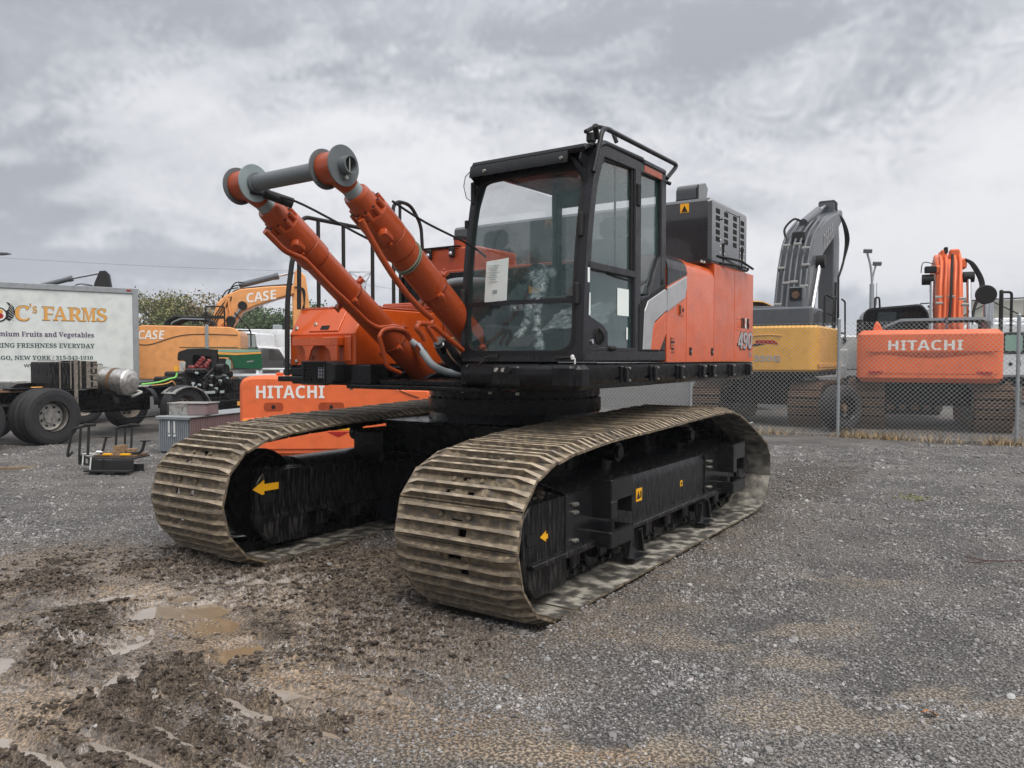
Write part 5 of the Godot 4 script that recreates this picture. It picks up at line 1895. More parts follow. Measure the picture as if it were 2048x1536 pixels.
# ---- things round the machine ------------------------------------------------------------
func wheel(called: String, parent: Node, at: Vector3, r: float, w: float, turn: float, rim_mat: Material, lugs := 10) -> Node3D:
	# axis along local x; the face looks to -x turned by turn
	var t := Transform3D(Basis(V(0, 1, 0), V(1, 0, 0), V(0, 0, -1)), Vector3.ZERO)
	var b := MB.new()
	b.lathe([P(r * 0.55, -w * 0.46), P(r * 0.80, -w * 0.5), P(r * 0.93, -w * 0.46), P(r, -w * 0.36), P(r, -w * 0.12), P(r * 0.985, -w * 0.1), P(r * 0.985, -w * 0.06), P(r, -w * 0.04), P(r, w * 0.04), P(r * 0.985, w * 0.06), P(r * 0.985, w * 0.1), P(r, w * 0.12), P(r, w * 0.36), P(r * 0.93, w * 0.46), P(r * 0.80, w * 0.5), P(r * 0.55, w * 0.46)], t, 40)
	var o := part(called, b, M.tyre, parent)
	o.position = at
	o.rotation.y = turn
	b = MB.new()
	b.lathe([P(0.0, w * 0.1), P(r * 0.24, w * 0.1), P(r * 0.26, -w * 0.02), P(r * 0.42, 0.0), P(r * 0.47, -w * 0.05), P(r * 0.52, -w * 0.40), P(r * 0.58, -w * 0.47), P(r * 0.58, -w * 0.44), P(r * 0.54, -w * 0.38), P(r * 0.52, w * 0.40)], t, 36)
	part("rim", b, rim_mat, o)
	b = MB.new()
	b.cyl(V(w * 0.05, 0, 0), V(-w * 0.30, 0, 0), r * 0.17, r * 0.15, 20)
	for i in lugs:
		var a := TAU * i / lugs
		b.cyl(V(0, r * 0.23 * cos(a), r * 0.23 * sin(a)), V(-w * 0.1, r * 0.23 * cos(a), r * 0.23 * sin(a)), r * 0.028, -1, 6)
	part("hub", b, M.rust, o)
	b = MB.new()
	for i in 8:
		var a := TAU * (i + 0.5) / 8
		b.cyl(V(-w * 0.005, r * 0.36 * cos(a), r * 0.36 * sin(a)), V(-w * 0.02, r * 0.36 * cos(a), r * 0.36 * sin(a)), r * 0.06, -1, 10)
	part("hand_hole", b, M.dark, o)
	return o

func small_track(parent: Node, x: float, z0: float, z1: float, w: float, h: float, mat: Material) -> void:
	# a crawler track seen from far: one part whose shoes are boxes round a long loop
	var r := h * 0.5
	var loop := []
	for i in 9:
		var a := PI * 0.5 - PI * i / 8
		loop.append(P(z0 + r * cos(a), r + r * sin(a)))
	for i in 9:
		var a := -PI * 0.5 - PI * i / 8
		loop.append(P(z1 + r * cos(a), r + r * sin(a)))
	var b := MB.new()
	var bars := MB.new()
	var m := loop.size()
	for i in m:
		var p: Vector2 = loop[i]
		var q: Vector2 = loop[(i + 1) % m]
		var n := int(maxf(1.0, round(p.distance_to(q) / 0.2)))
		for s in n:
			var c := p.lerp(q, (s + 0.5) / n)
			var t := (q - p).normalized()
			var tz := V(0, t.y, t.x)
			var bb := Basis(V(1, 0, 0), tz.cross(V(1, 0, 0)), tz)
			b.box(V(x, c.y, c.x), V(w, 0.03, p.distance_to(q) / n * 0.94), 0.0, bb)
			for k in [-0.3, 0.0, 0.3]:
				bars.box(V(x, c.y, c.x) + bb.y * -0.04 + tz * k * p.distance_to(q) / n, V(w * 0.97, 0.06, 0.025), 0.0, bb)
				bars.box(V(x, c.y, c.x) + bb.y * 0.04 + tz * k * p.distance_to(q) / n, V(w * 0.97, 0.06, 0.025), 0.0, bb)
	var tk := part("crawler_track", b, M.frame_black, parent)
	part("grouser_bar", bars, mat, tk).set_meta("kind", "stuff")
	b = MB.new()
	b.box(V(x, r, (z0 + z1) * 0.5), V(w * 0.6, h * 0.72, absf(z1 - z0)), 0.03)
	part("track_frame", b, M.frame_black, parent)

func counterweight() -> void:
	var o := thing("counterweight", "orange cast counterweight lying on the ground behind the far track, white lettering on it", "counterweight", V(-2.76, 0, -12.0), 0.05)
	var b := MB.new()
	var out := [P(-1.48, 0.06), P(1.48, 0.06), P(1.48, 1.115), P(0.95, 1.125), P(0.90, 1.24), P(0.80, 1.30), P(-1.30, 1.315), P(-1.43, 1.27), P(-1.48, 1.17)]
	b.prism(rnd(out, 0.09, 5), front(-0.45), 0.9, 0.05)
	b.prism(rnd([P(-1.44, 0.16), P(1.44, 0.16), P(1.44, 0.62), P(-1.44, 0.66)], 0.06, 3), front(0.0), 0.05, 0.02)
	var body := part("cast_body", b, M.pale_orange, o)
	b = MB.new()
	for q in [[-1.10, 0.30, 0.15], [-0.26, 0.40, 0.15]]:
		b.prism(rnd(rect(q[0], 0.77, q[0] + q[1], 0.90), 0.06, 4), front(0.0), 0.012)
	part("lifting_slot", b, M.red_orange, body)
	b = MB.new()
	for q in [[-0.95, 0.83], [-0.06, 0.83]]:
		b.cyl(V(q[0], q[1], 0.0), V(q[0], q[1], 0.012), 0.03, -1, 12)
	part("slot_hole", b, M.dark, body)
	lettering("lettering", "HITACHI", 1.05, 0.20, front(0.003) * Transform3D(Basis(), V(-0.69, 1.065, 0)), M.decal_white, o)
	b = MB.new()
	b.box(V(-1.32, 0.56, 0.028), V(0.20, 0.15, 0.004))
	b.box(V(0.05, 0.50, 0.028), V(0.35, 0.06, 0.004))
	var d := part("warning_decal", b, M.decal_yellow, o)
	b = MB.new()
	b.prism([P(-1.40, 0.50), P(-1.32, 0.50), P(-1.36, 0.60)], front(0.033), 0.003)
	b.box(V(-1.26, 0.55, 0.033), V(0.04, 0.10, 0.003))
	part("decal_sign", b, M.decal_black, d)
	b = MB.new()
	b.prism([P(-0.12, 0.44), P(0.22, 0.44), P(0.05, 0.36)], front(0.03), 0.004)
	b.cyl(V(-1.19, 0.60, 0.026), V(-1.19, 0.60, 0.032), 0.03, -1, 14)
	part("red_decal", b, M.decal_red, o)
	b = MB.new()
	b.tube(curve([V(0.86, 1.18, 0.01), V(1.0, 1.09, 0.012), V(1.15, 1.02, 0.012), V(1.30, 0.97, 0.012)], 5), 0.007, 6)
	part("cable", b, M.rope, o)
	b = MB.new()
	b.box(V(-0.95, 1.335, -0.4), V(0.10, 0.05, 0.08), 0.01)
	b.box(V(-0.60, 1.33, -0.4), V(0.13, 0.03, 0.08), 0.01)
	part("lifting_lug", b, M.orange, o)
	b = MB.new()
	b.box(V(-0.55, 0.03, -0.45), V(0.2, 0.06, 0.8))
	b.box(V(0.9, 0.03, -0.45), V(0.2, 0.06, 0.8))
	part("timber", b, M.wood, o)
	# dark battery box on the ground behind, its top just in view
	var bx := thing("black_cabinet", "plain black steel box standing behind the orange counterweight", "box", V(-3.45, 0, -13.4), 0.1)
	b = MB.new()
	b.box(V(0.1, 0.70, 0), V(1.15, 1.40, 0.5), 0.01)
	part("cabinet_body", b, M.rubber, bx)

func yard_left() -> void:
	# ribbed zinc crate
	var o := thing("steel_crate", "ribbed galvanised steel crate, its right half tinted red, left of the orange counterweight", "crate", V(-5.34, 0, -12.70), -0.30)
	var b := MB.new()
	b.box(V(-0.32, 0.30, -1.14), V(0.60, 0.55, 2.25), 0.0)
	for i in 15:
		b.box(V(-0.60 + i * 0.040, 0.31, 0.0), V(0.022, 0.55, 0.018), 0.006)
	part("front_wall", b, M.zinc, o)
	b = MB.new()
	for i in 52:
		b.box(V(0.0, 0.31, -0.03 - i * 0.043), V(0.022, 0.55, 0.024), 0.006)
	part("side_wall", b, M.zinc_red, o)  # the red tint is in the zinc colour itself
	b = MB.new()
	b.box(V(-0.31, 0.605, -1.12), V(0.68, 0.025, 2.32), 0.006)
	b.box(V(-0.31, 0.588, 0.03), V(0.68, 0.035, 0.012), 0.003)
	b.tube([V(-0.62, 0.62, 0.0), V(-0.3, 0.624, -0.4), V(0.02, 0.62, -0.9)], 0.006, 5)
	part("lid", b, M.galv, o)
	b = MB.new()
	for x in [-0.58, -0.06]:
		b.box(V(x, 0.02, -0.1), V(0.1, 0.04, 0.1))
		b.box(V(x, 0.02, -1.35), V(0.1, 0.04, 0.1))
	part("foot", b, M.dark, o)
	b = MB.new()
	for x in [-0.395, -0.285]:
		b.box(V(x, 0.44, 0.016), V(0.03, 0.20, 0.004))
		b.cyl(V(x, 0.30, 0.010), V(x, 0.30, 0.018), 0.022, -1, 10)
	part("tape", b, M.white, o)
	# chequer plate toolbox on top of it
	var t := thing("toolbox", "small chequer plate aluminium toolbox standing on the ribbed steel crate", "toolbox", V(-5.38, 0.617, -13.05), -0.10)
	b = MB.new()
	b.box(V(-0.30, 0.10, -0.2), V(0.34, 0.20, 0.42), 0.01)
	part("body", b, M.alu, t)
	b = MB.new()
	b.box(V(0.04, 0.095, -0.2), V(0.34, 0.185, 0.415), 0.01)
	part("body", b, M.zinc_red, t)
	b = MB.new()
	for r in 5:
		for c in 19:
			var p: Vector3 = V(-0.455 + c * 0.036, 0.025 + r * 0.036, 0.012)
			b.box(p, V(0.022, 0.007, 0.006), 0.002, Basis(V(0, 0, 1), 0.8 if (r + c) % 2 == 0 else -0.8))
	part("chequer_bar", b, M.galv, t).set_meta("kind", "stuff")
	b = MB.new()
	b.box(V(-0.13, 0.205, -0.2), V(0.72, 0.014, 0.46), 0.004)
	b.box(V(-0.24, 0.11, 0.02), V(0.02, 0.13, 0.012), 0.003, Basis(V(0, 0, 1), -0.2))
	b.cyl(V(-0.31, 0.15, 0.012), V(-0.31, 0.15, 0.025), 0.02, -1, 8)
	part("lid", b, M.alu, t)
	# black bracket frames strapped together on the ground
	var k := thing("bracket_stack", "black steel step frames with handrail stubs strapped together on the ground", "steel frame", V(-5.72, 0, -10.75), 0.0)
	b = MB.new()
	b.box(V(0.22, 0.13, 0.22), V(0.62, 0.13, 0.02), 0.004, Basis(V(0, 1, 0), -0.06))
	b.box(V(0.20, 0.05, 0.26), V(0.64, 0.025, 0.16), 0.004, Basis(V(0, 1, 0), -0.10))
	b.box(V(-0.22, 0.09, -0.02), V(0.62, 0.03, 0.025), 0.004, Basis(V(0, 1, 0), -0.72))
	b.box(V(-0.20, 0.19, 0.0), V(0.62, 0.025, 0.02), 0.004, Basis(V(0, 1, 0), -0.72))
	b.box(V(0.18, 0.20, -0.05), V(0.68, 0.02, 0.42), 0.004, Basis(V(0, 1, 0), -0.10))
	b.box(V(0.32, 0.055, 0.0), V(0.45, 0.10, 0.02), 0.004, Basis(V(0, 1, 0), 0.12))
	b.box(V(-0.46, 0.14, -0.22), V(0.04, 0.14, 0.04), 0.004)
	b.box(V(0.0, 0.02, 0.05), V(0.1, 0.04, 0.5), 0.004)
	b.box(V(0.35, 0.02, 0.1), V(0.1, 0.04, 0.4), 0.004)
	for i in 5:
		b.box(V(-0.34 + i * 0.11, 0.14, -0.12 + i * 0.09), V(0.015, 0.12, 0.015))
	part("step_frame", b, M.rubber, k)
	b = MB.new()
	b.box(V(0.18, 0.222, -0.12), V(0.62, 0.03, 0.30), 0.004, Basis(V(0, 1, 0), -0.08))
	part("board", b, M.rust, k)
	b = MB.new()
	b.tube(bend([V(-0.50, 0.26, -0.10), V(-0.52, 0.20, 0.0), V(-0.45, 0.60, -0.02), V(-0.25, 0.645, -0.05)], 0.05), 0.018, 8)
	b.cyl(V(-0.35, 0.22, 0.0), V(-0.33, 0.63, -0.02), 0.017, -1, 8)
	b.cyl(V(-0.24, 0.22, -0.02), V(-0.22, 0.645, -0.03), 0.019, -1, 8)
	b.cyl(V(-0.28, 0.655, -0.03), V(-0.13, 0.655, -0.03), 0.022, -1, 8)
	b.tube(bend([V(0.03, 0.22, -0.25), V(0.05, 0.60, -0.26), V(0.22, 0.625, -0.28)], 0.05), 0.016, 8)
	b.cyl(V(0.15, 0.24, -0.28), V(0.16, 0.62, -0.28), 0.015, -1, 8)
	b.cyl(V(0.25, 0.24, -0.26), V(0.26, 0.63, -0.28), 0.016, -1, 8)
	b.cyl(V(0.22, 0.635, -0.28), V(0.36, 0.630, -0.28), 0.02, -1, 8)
	b.tube(bend([V(-0.10, 0.25, -0.08), V(-0.06, 0.28, -0.08), V(-0.02, 0.47, -0.10)], 0.04), 0.018, 8)
	b.box(V(-0.02, 0.475, -0.10), V(0.13, 0.014, 0.05), 0.003)
	b.tube(bend([V(0.30, 0.245, -0.05), V(0.52, 0.26, -0.02), V(0.56, 0.42, -0.02)], 0.08), 0.021, 8)
	b.box(V(0.57, 0.43, -0.02), V(0.13, 0.016, 0.06), 0.003)
	part("handrail_stub", b, M.rubber, k)
	b = MB.new()
	b.box(V(0.13, 0.29, -0.2), V(0.16, 0.12, 0.10), 0.004, Basis(V(0, 0, 1), 0.12))
	b.box(V(0.29, 0.265, -0.2), V(0.11, 0.07, 0.09), 0.004)
	part("wood_block", b, M.wood, k)
	b = MB.new()
	b.box(V(0.05, 0.245, 0.0), V(0.11, 0.02, 0.06))
	b.box(V(0.31, 0.245, 0.02), V(0.13, 0.02, 0.06))
	part("yellow_strip", b, M.decal_yellow, k)
	b = MB.new()
	b.box(V(-0.06, 0.13, 0.245), V(0.018, 0.21, 0.006), 0.0, Basis(V(0, 0, 1), -0.1))
	b.box(V(-0.30, 0.16, 0.0), V(0.016, 0.14, 0.006), 0.0, Basis(V(0, 0, 1), -0.1))
	b.box(V(-0.12, 0.245, 0.06), V(0.18, 0.006, 0.03), 0.0, Basis(V(0, 0, 1), 0.15))
	b.box(V(-0.22, 0.25, -0.05), V(0.2, 0.006, 0.05), 0.0, Basis(V(0, 1, 0), 0.5))
	b.blob(V(-0.1, 0.27, -0.06), V(0.06, 0.02, 0.04), RandomNumberGenerator.new(), 0.3)
	part("strap", b, M.white, k)

func box_trailer() -> void:
	var o := thing("box_trailer", "white box truck body with farm lettering, parked at the left edge", "box truck", V(-9.22, 0, -19.0), deg_to_rad(38))
	var b := MB.new()
	b.box(V(-3.5, 2.09, -1.2), V(7.0, 2.36, 2.4), 0.012)
	part("box_body", b, M.white, o)
	b = MB.new()
	b.box(V(-3.5, 3.225, 0.005), V(7.0, 0.13, 0.05), 0.008)
	b.box(V(-0.05, 2.08, 0.008), V(0.13, 2.38, 0.05), 0.01)
	b.box(V(-3.5, 3.28, -1.2), V(7.05, 0.02, 2.45), 0.006)
	part("corner_rail", b, M.galv, o)
	b = MB.new()
	b.box(V(-3.5, 0.985, 0.005), V(6.8, 0.17, 0.04), 0.006)
	for i in 14:
		b.box(V(-0.35 - i * 0.5, 0.985, 0.028), V(0.012, 0.16, 0.006))
	part("bottom_rail", b, M.white_dirty, o)
	b = MB.new()
	b.box(V(-0.20, 3.235, 0.035), V(0.10, 0.04, 0.012), 0.004)
	part("marker_lamp", b, M.decal_red, o)
	b = MB.new()
	b.box(V(-3.5, 0.80, -1.2), V(6.6, 0.2, 0.9), 0.01)
	part("chassis", b, M.frame_black, o)
	for x in [-1.2, -5.6]:
		for z in [-0.35, -2.05]:
			wheel("wheel", o, V(x, 0.48, z), 0.48, 0.28, PI * 0.5, M.alu_dirty)
	var put_text := func(z: float, words: String, x0: float, x1: float, y: float, h: float, mat: Material, serif: bool, bold: bool) -> void:
		lettering("lettering", words, x1 - x0, h, Transform3D(Basis(), V((x0 + x1) * 0.5, y, z)), mat, o, serif, bold, 0.004)
	# gold letters with a dark outline: a slightly larger dark copy behind
	for q in [["C", -2.55, -2.28, 2.605, 0.345], ["'s", -2.26, -2.13, 2.72, 0.20], ["F", -2.02, -1.79, 2.615, 0.31], ["A", -1.80, -1.52, 2.615, 0.31], ["R", -1.50, -1.215, 2.615, 0.31], ["M", -1.215, -0.91, 2.615, 0.31], ["S", -0.90, -0.69, 2.615, 0.31]]:
		put_text.call(0.003, q[0], q[1] - 0.008, q[2] + 0.008, q[3], q[4] + 0.018, M.print_green, true, true)
		put_text.call(0.008, q[0], q[1], q[2], q[3], q[4], M.gold, true, true)
	put_text.call(0.004, "Premium Fruits and Vegetables", -3.10, -0.97, 2.12, 0.15, M.print_purple, true, true)
	put_text.call(0.004, "DELIVERING FRESHNESS EVERYDAY", -3.42, -0.96, 1.875, 0.105, M.print_green, true, true)
	put_text.call(0.004, "OSWEGO, NEW YORK / 315-343-1010", -3.22, -1.0, 1.59, 0.115, M.print_green, true, true)
	put_text.call(0.004, "www.csfarmmarket.com", -2.40, -0.80, 1.43, 0.10, M.decal_black, false, false)
	# horn of plenty: striped horn and a round mouth full of fruit
	b = MB.new()
	var horn := [P(-2.66, 2.42), P(-2.58, 2.50), P(-2.55, 2.62), P(-2.57, 2.74), P(-2.64, 2.82), P(-2.72, 2.85), P(-2.70, 2.83), P(-2.66, 2.76), P(-2.68, 2.68), P(-2.75, 2.62), P(-2.78, 2.5)]
	b.prism(horn, front(0.005), 0.004)
	b.cyl(V(-2.86, 2.56, 0.002), V(-2.86, 2.56, 0.010), 0.165, -1, 32)
	part("horn_picture", b, M.decal_black, o)
	b = MB.new()
	for i in 6:
		var c := V(-2.62, 2.47 + i * 0.06, 0.011)
		b.box(c, V(0.14, 0.006, 0.003), 0.0, Basis(V(0, 0, 1), -0.5 - i * 0.12))
	b.cyl(V(-2.86, 2.56, 0.010), V(-2.86, 2.56, 0.012), 0.135, -1, 32)
	part("horn_stripe", b, M.decal_white, o)
	b = MB.new()
	for q in [[-2.83, 2.53, 0.06], [-2.92, 2.50, 0.05]]:
		b.cyl(V(q[0], q[1], 0.012), V(q[0], q[1], 0.016), q[2], -1, 20)
	part("fruit_picture", b, M.decal_red, o)
	b = MB.new()
	b.cyl(V(-2.82, 2.63, 0.012), V(-2.82, 2.63, 0.015), 0.045, -1, 20)
	b.cyl(V(-2.91, 2.60, 0.012), V(-2.91, 2.60, 0.015), 0.05, -1, 20)
	part("fruit_picture", b, M.gold, o)
	# arm of another machine rising over the box
	var a := thing("excavator_arm", "black excavator arm with grey cylinder showing over the box truck roof", "excavator", V(-14.2, 0, -27.0), 0.3)
	b = MB.new()
	b.prism([P(-0.45, 3.6), P(-0.32, 4.2), P(-0.16, 4.60), P(0.02, 4.62), P(0.12, 4.5), P(0.28, 3.4)], front(0), 0.35, 0.02)
	b.prism([P(-3.0, 3.2), P(-0.3, 3.9), P(0.1, 3.9), P(0.3, 2.0), P(-0.6, 2.0), P(-3.0, 2.4)], front(0), 0.35, 0.02)
	b.box(V(-2.4, 1.2, 0), V(2.4, 2.4, 1.6), 0.05)
	part("arm", b, M.rubber, a)
	b = MB.new()
	b.cyl(V(-2.2, 3.98, 0.0), V(-1.05, 4.33, 0.0), 0.085, -1, 14)
	b.cyl(V(-1.15, 4.30, 0.0), V(-1.02, 4.34, 0.0), 0.10, -1, 14)
	part("cylinder", b, M.deere_grey, a)
	b = MB.new()
	b.cyl(V(-1.02, 4.34, 0), V(-0.02, 4.58, 0), 0.04, -1, 12)
	part("piston_rod", b, M.chrome, a)
	b = MB.new()
	b.tube(curve([V(-1.1, 3.95, 0.2), V(-0.8, 4.12, 0.2), V(-0.45, 4.1, 0.2), V(-0.3, 4.02, 0.2)], 5), 0.02, 6)
	b.tube(curve([V(-1.0, 3.9, 0.2), V(-0.7, 4.05, 0.2), V(-0.4, 4.05, 0.2), V(-0.25, 3.95, 0.2)], 5), 0.02, 6)
	part("hose", b, M.rubber, a)

func stripped_truck() -> void:
	# local x runs along the frame away from the camera, z towards the camera's right
	var o := thing("truck_chassis", "stripped truck chassis without cab: dual wheels, silver tank, bare engine, green hood tipped open", "truck", V(-8.47, 0, -14.07), deg_to_rad(63))
	var b := MB.new()
	b.box(V(1.9, 0.86, -0.55), V(7.4, 0.20, 0.08), 0.01)
	b.box(V(1.9, 0.86, -1.45), V(7.4, 0.20, 0.08), 0.01)
	b.box(V(1.9, 0.955, -0.53), V(7.4, 0.014, 0.16), 0.003)
	for x in [-1.6, -0.7, 0.4, 1.4, 2.4, 3.3]:
		b.box(V(x, 0.86, -1.0), V(0.1, 0.18, 0.9), 0.01)
	b.cyl(V(0, 0.48, -0.2), V(0, 0.48, -2.1), 0.10, -1, 12)
	b.cyl(V(-1.35, 0.48, -0.2), V(-1.35, 0.48, -2.1), 0.10, -1, 12)
	b.box(V(-0.6, 0.65, -0.55), V(1.6, 0.12, 0.12), 0.02)
	b.box(V(1.5, 0.66, -0.62), V(1.5, 0.26, 0.2), 0.02)
	b.box(V(2.2, 0.60, -1.2), V(1.4, 0.3, 0.4), 0.02)
	part("frame_rail", b, M.frame_black, o)
	b = MB.new()
	b.box(V(-0.45, 0.985, -0.45), V(2.4, 0.03, 0.20), 0.004)
	b.box(V(-0.9, 1.0, -0.7), V(1.1, 0.04, 0.3), 0.006)
	part("deck_plate", b, M.rust, o)
	b = MB.new()
	b.prism([P(-0.45, 1.0), P(0.28, 1.0), P(0.2, 1.09), P(0.02, 1.13), P(-0.25, 1.12)], front(-0.95), 0.8, 0.01)
	b.box(V(-0.2, 1.02, -0.45), V(0.6, 0.05, 0.25), 0.01)
	part("fifth_wheel", b, M.frame_black, o)
	b = MB.new()
	b.cyl(V(-0.1, 1.03, -0.38), V(0.12, 1.03, -0.38), 0.03, -1, 10)
	part("air_cylinder", b, M.gold, o)
	for x in [0.0, -1.36]:
		wheel("wheel", o, V(x, 0.52, 0.02), 0.52, 0.27, -PI * 0.5, M.alu)
		wheel("wheel", o, V(x, 0.52, -0.30), 0.52, 0.27, -PI * 0.5, M.alu_dirty)
		wheel("wheel", o, V(x, 0.52, -1.95), 0.52, 0.27, PI * 0.5, M.alu_dirty)
	b = MB.new()
	b.box(V(0.36, 1.255, -0.42), V(0.52, 0.53, 0.62), 0.02)
	b.box(V(0.75, 1.265, -0.42), V(0.12, 0.54, 0.62), 0.01)
	var bb := part("battery_box", b, M.dusty_black, o)
	b = MB.new()
	b.box(V(0.57, 1.12, -0.085), V(0.075, 0.88, 0.02), 0.004)
	b.box(V(0.855, 1.265, -0.41), V(0.36, 0.54, 0.60), 0.01)
	b.box(V(0.45, 1.54, -0.4), V(0.5, 0.012, 0.55), 0.003)
	for x in [0.27, 0.48]:
		b.box(V(x, 1.27, -0.10), V(0.025, 0.52, 0.02), 0.004)
	var pl := part("bracket_plate", b, M.alu_dirty, bb)
	b = MB.new()
	for y in [0.74, 0.82]:
		b.cyl(V(0.57, y, -0.076), V(0.57, y, -0.07), 0.014, -1, 8)
	part("hole", b, M.dark, pl)
	var yy := 1.46
	for ch in ["F", "U", "L", "L"]:
		lettering("painted_letter", ch, 0.13, 0.10, Transform3D(Basis(), V(0.95, yy, -0.107)), M.decal_black, pl, false, true, 0.004)
		yy -= 0.128
	# the big silver tank, end cap towards the camera's right
	var tk := V(1.50, 1.12, -0.28)
	var ax := V(0.24, -0.05, 0.97).normalized()
	var tb := Basis(ax.cross(V(0, 1, 0)).normalized(), ax, ax.cross(V(0, 1, 0)).normalized().cross(ax))
	b = MB.new()
	b.lathe([P(0, 0.46), P(0.10, 0.455), P(0.19, 0.43), P(0.25, 0.39), P(0.27, 0.36), P(0.27, -0.46), P(0.25, -0.5), P(0, -0.52)], Transform3D(tb, tk), 36)
	var tank := part("fuel_tank", b, M.alu, o)
	b = MB.new()
	b.lathe([P(0.274, 0.02), P(0.276, 0.02), P(0.276, 0.10), P(0.274, 0.10)], Transform3D(tb, tk), 36)
	part("tank_band", b, M.rust, tank)
	b = MB.new()
	b.lathe([P(0.273, -0.42), P(0.277, -0.42), P(0.277, -0.20), P(0.273, -0.20)], Transform3D(tb, tk), 36)
	part("tank_stain", b, M.alu_dirty, tank)
	b = MB.new()
	for x in [1.30, 2.20]:
		var ring := []
		for i in 12:
			var a := PI * 0.62 + PI * 0.92 * i / 11
			ring.append(V(x, 0.66 + 0.30 * cos(a - PI * 0.5) * 0.0 + 0.30 * sin(a + PI * 0.5) * -1.0, -0.22 + 0.30 * cos(a + PI * 0.5)))
		for i in 11:
			b.box((ring[i] + ring[i + 1]) * 0.5, V(0.11, 0.012, ring[i].distance_to(ring[i + 1]) + 0.01), 0.0, Basis(V(1, 0, 0), -atan2(ring[i + 1].y - ring[i].y, ring[i + 1].z - ring[i].z)))
	b.box(V(1.85, 0.36, -0.18), V(1.0, 0.03, 0.05), 0.004)
	b.cyl(V(0.6, 0.55, -0.3), V(1.4, 0.57, -0.3), 0.02, -1, 8)
	part("tank_hanger", b, M.frame_black, o)
	b = MB.new()
	b.box(V(2.1, 0.99, -0.6), V(0.9, 0.03, 0.35), 0.004)
	b.tube(bend([V(1.75, 0.80, -0.1), V(2.0, 0.88, -0.1), V(2.05, 0.9, -0.3)], 0.05), 0.03, 8)
	part("step_plate", b, M.white_dirty, o)
	# front wheel under its pale fender
	wheel("front_wheel", o, V(3.0, 0.50, -0.10), 0.50, 0.28, -PI * 0.5, M.alu_dirty)
	wheel("front_wheel", o, V(3.0, 0.50, -1.95), 0.50, 0.28, PI * 0.5, M.alu_dirty)
	b = MB.new()
	var fp := []
	for i in 11:
		var a := PI * (0.02 + 0.72 * i / 10)
		fp.append(P(3.02 + 0.60 * cos(a), 0.42 + 0.56 * sin(a)))
	for i in 11:
		var a := PI * (0.74 - 0.72 * i / 10)
		fp.append(P(3.02 + 0.575 * cos(a), 0.42 + 0.535 * sin(a)))
	b.prism(fp, front(-0.10), 0.42, 0.0)
	part("fender", b, M.alu, o)
	# the engine: block, heads, pipes and pulleys
	var rng := RandomNumberGenerator.new()
	rng.seed = 21
	b = MB.new()
	b.box(V(3.9, 0.92, -0.9), V(1.5, 0.50, 0.7), 0.04)
	b.box(V(4.0, 1.20, -0.9), V(1.25, 0.16, 0.55), 0.04)
	b.box(V(3.75, 1.29, -0.55), V(0.42, 0.12, 0.3), 0.03)
	b.box(V(4.05, 0.63, -0.42), V(1.6, 0.10, 0.22), 0.01)
	for i in 30:
		var p := V(rng.randf_range(3.2, 4.6), rng.randf_range(0.75, 1.30), rng.randf_range(-0.62, -0.30))
		if i % 3 == 0:
			b.box(p, V(rng.randf_range(0.06, 0.22), rng.randf_range(0.06, 0.18), 0.12), 0.02)
		elif i % 3 == 1:
			b.cyl(p, p + V(rng.randf_range(-0.1, 0.1), rng.randf_range(-0.05, 0.05), 0.1), rng.randf_range(0.03, 0.09), -1, 14)
		else:
			b.tube(curve([p, p + V(rng.randf_range(-0.25, 0.25), rng.randf_range(-0.1, 0.2), 0.06), p + V(rng.randf_range(-0.4, 0.4), rng.randf_range(-0.2, 0.1), 0.0)], 5), rng.randf_range(0.012, 0.03), 7)
	b.cyl(V(4.35, 1.33, -0.5), V(4.35, 1.33, -0.25), 0.12, -1, 20)
	b.cyl(V(4.55, 0.95, -0.3), V(4.55, 0.95, -0.15), 0.14, -1, 20)
	b.cyl(V(4.5, 0.60, -0.35), V(4.5, 0.60, -0.12), 0.17, -1, 20)
	part("engine", b, M.dusty_black, o)
	b = MB.new()
	for q in [[3.45, 1.02], [3.62, 0.98], [4.22, 1.06], [4.10, 0.88], [3.95, 0.96], [3.55, 1.25], [4.42, 1.12]]:
		b.cyl(V(q[0], q[1], -0.32), V(q[0], q[1], -0.26), 0.028, -1, 10)
	b.box(V(3.95, 1.19, -0.26), V(0.07, 0.025, 0.02))
	b.box(V(3.85, 0.80, -0.27), V(0.38, 0.06, 0.02))
	b.box(V(4.25, 0.80, -0.27), V(0.12, 0.06, 0.02))
	b.tube(curve([V(3.40, 1.04, -0.26), V(3.42, 0.94, -0.24), V(3.5, 0.95, -0.24)], 5), 0.016, 6)
	part("engine_fitting", b, M.paper_grey, o)
	b = MB.new()
	b.box(V(4.0, 1.36, -0.75), V(0.5, 0.12, 0.2), 0.04)
	for i in 7:
		b.blob(V(3.86 + 0.06 * i, 1.40 + 0.055 * (i % 4), -0.65), V(0.055, 0.06, 0.05), rng, 0.2, 6, 9)
	part("red_pump", b, M.red, o)
	b = MB.new()
	b.tube(curve([V(2.3, 1.03, -0.5), V(2.7, 1.06, -0.5), V(3.0, 1.13, -0.5), V(3.15, 1.16, -0.5), V(3.2, 1.26, -0.5)], 6), 0.02, 8)
	part("green_hose", b, M.hose_green, o)
	b = MB.new()
	b.tube(curve([V(2.5, 1.0, -0.42), V(2.85, 1.03, -0.42), V(3.0, 1.08, -0.42), V(3.08, 1.0, -0.42)], 6), 0.012, 6)
	part("yellow_hose", b, M.gold, o)
	b = MB.new()
	b.tube(curve([V(2.2, 1.02, -0.7), V(2.7, 1.06, -0.6), V(3.2, 1.02, -0.5), V(3.6, 1.08, -0.45)], 6), 0.025, 8)
	b.tube(curve([V(2.4, 0.98, -0.4), V(2.9, 0.99, -0.4), V(3.4, 0.90, -0.3)], 6), 0.018, 8)
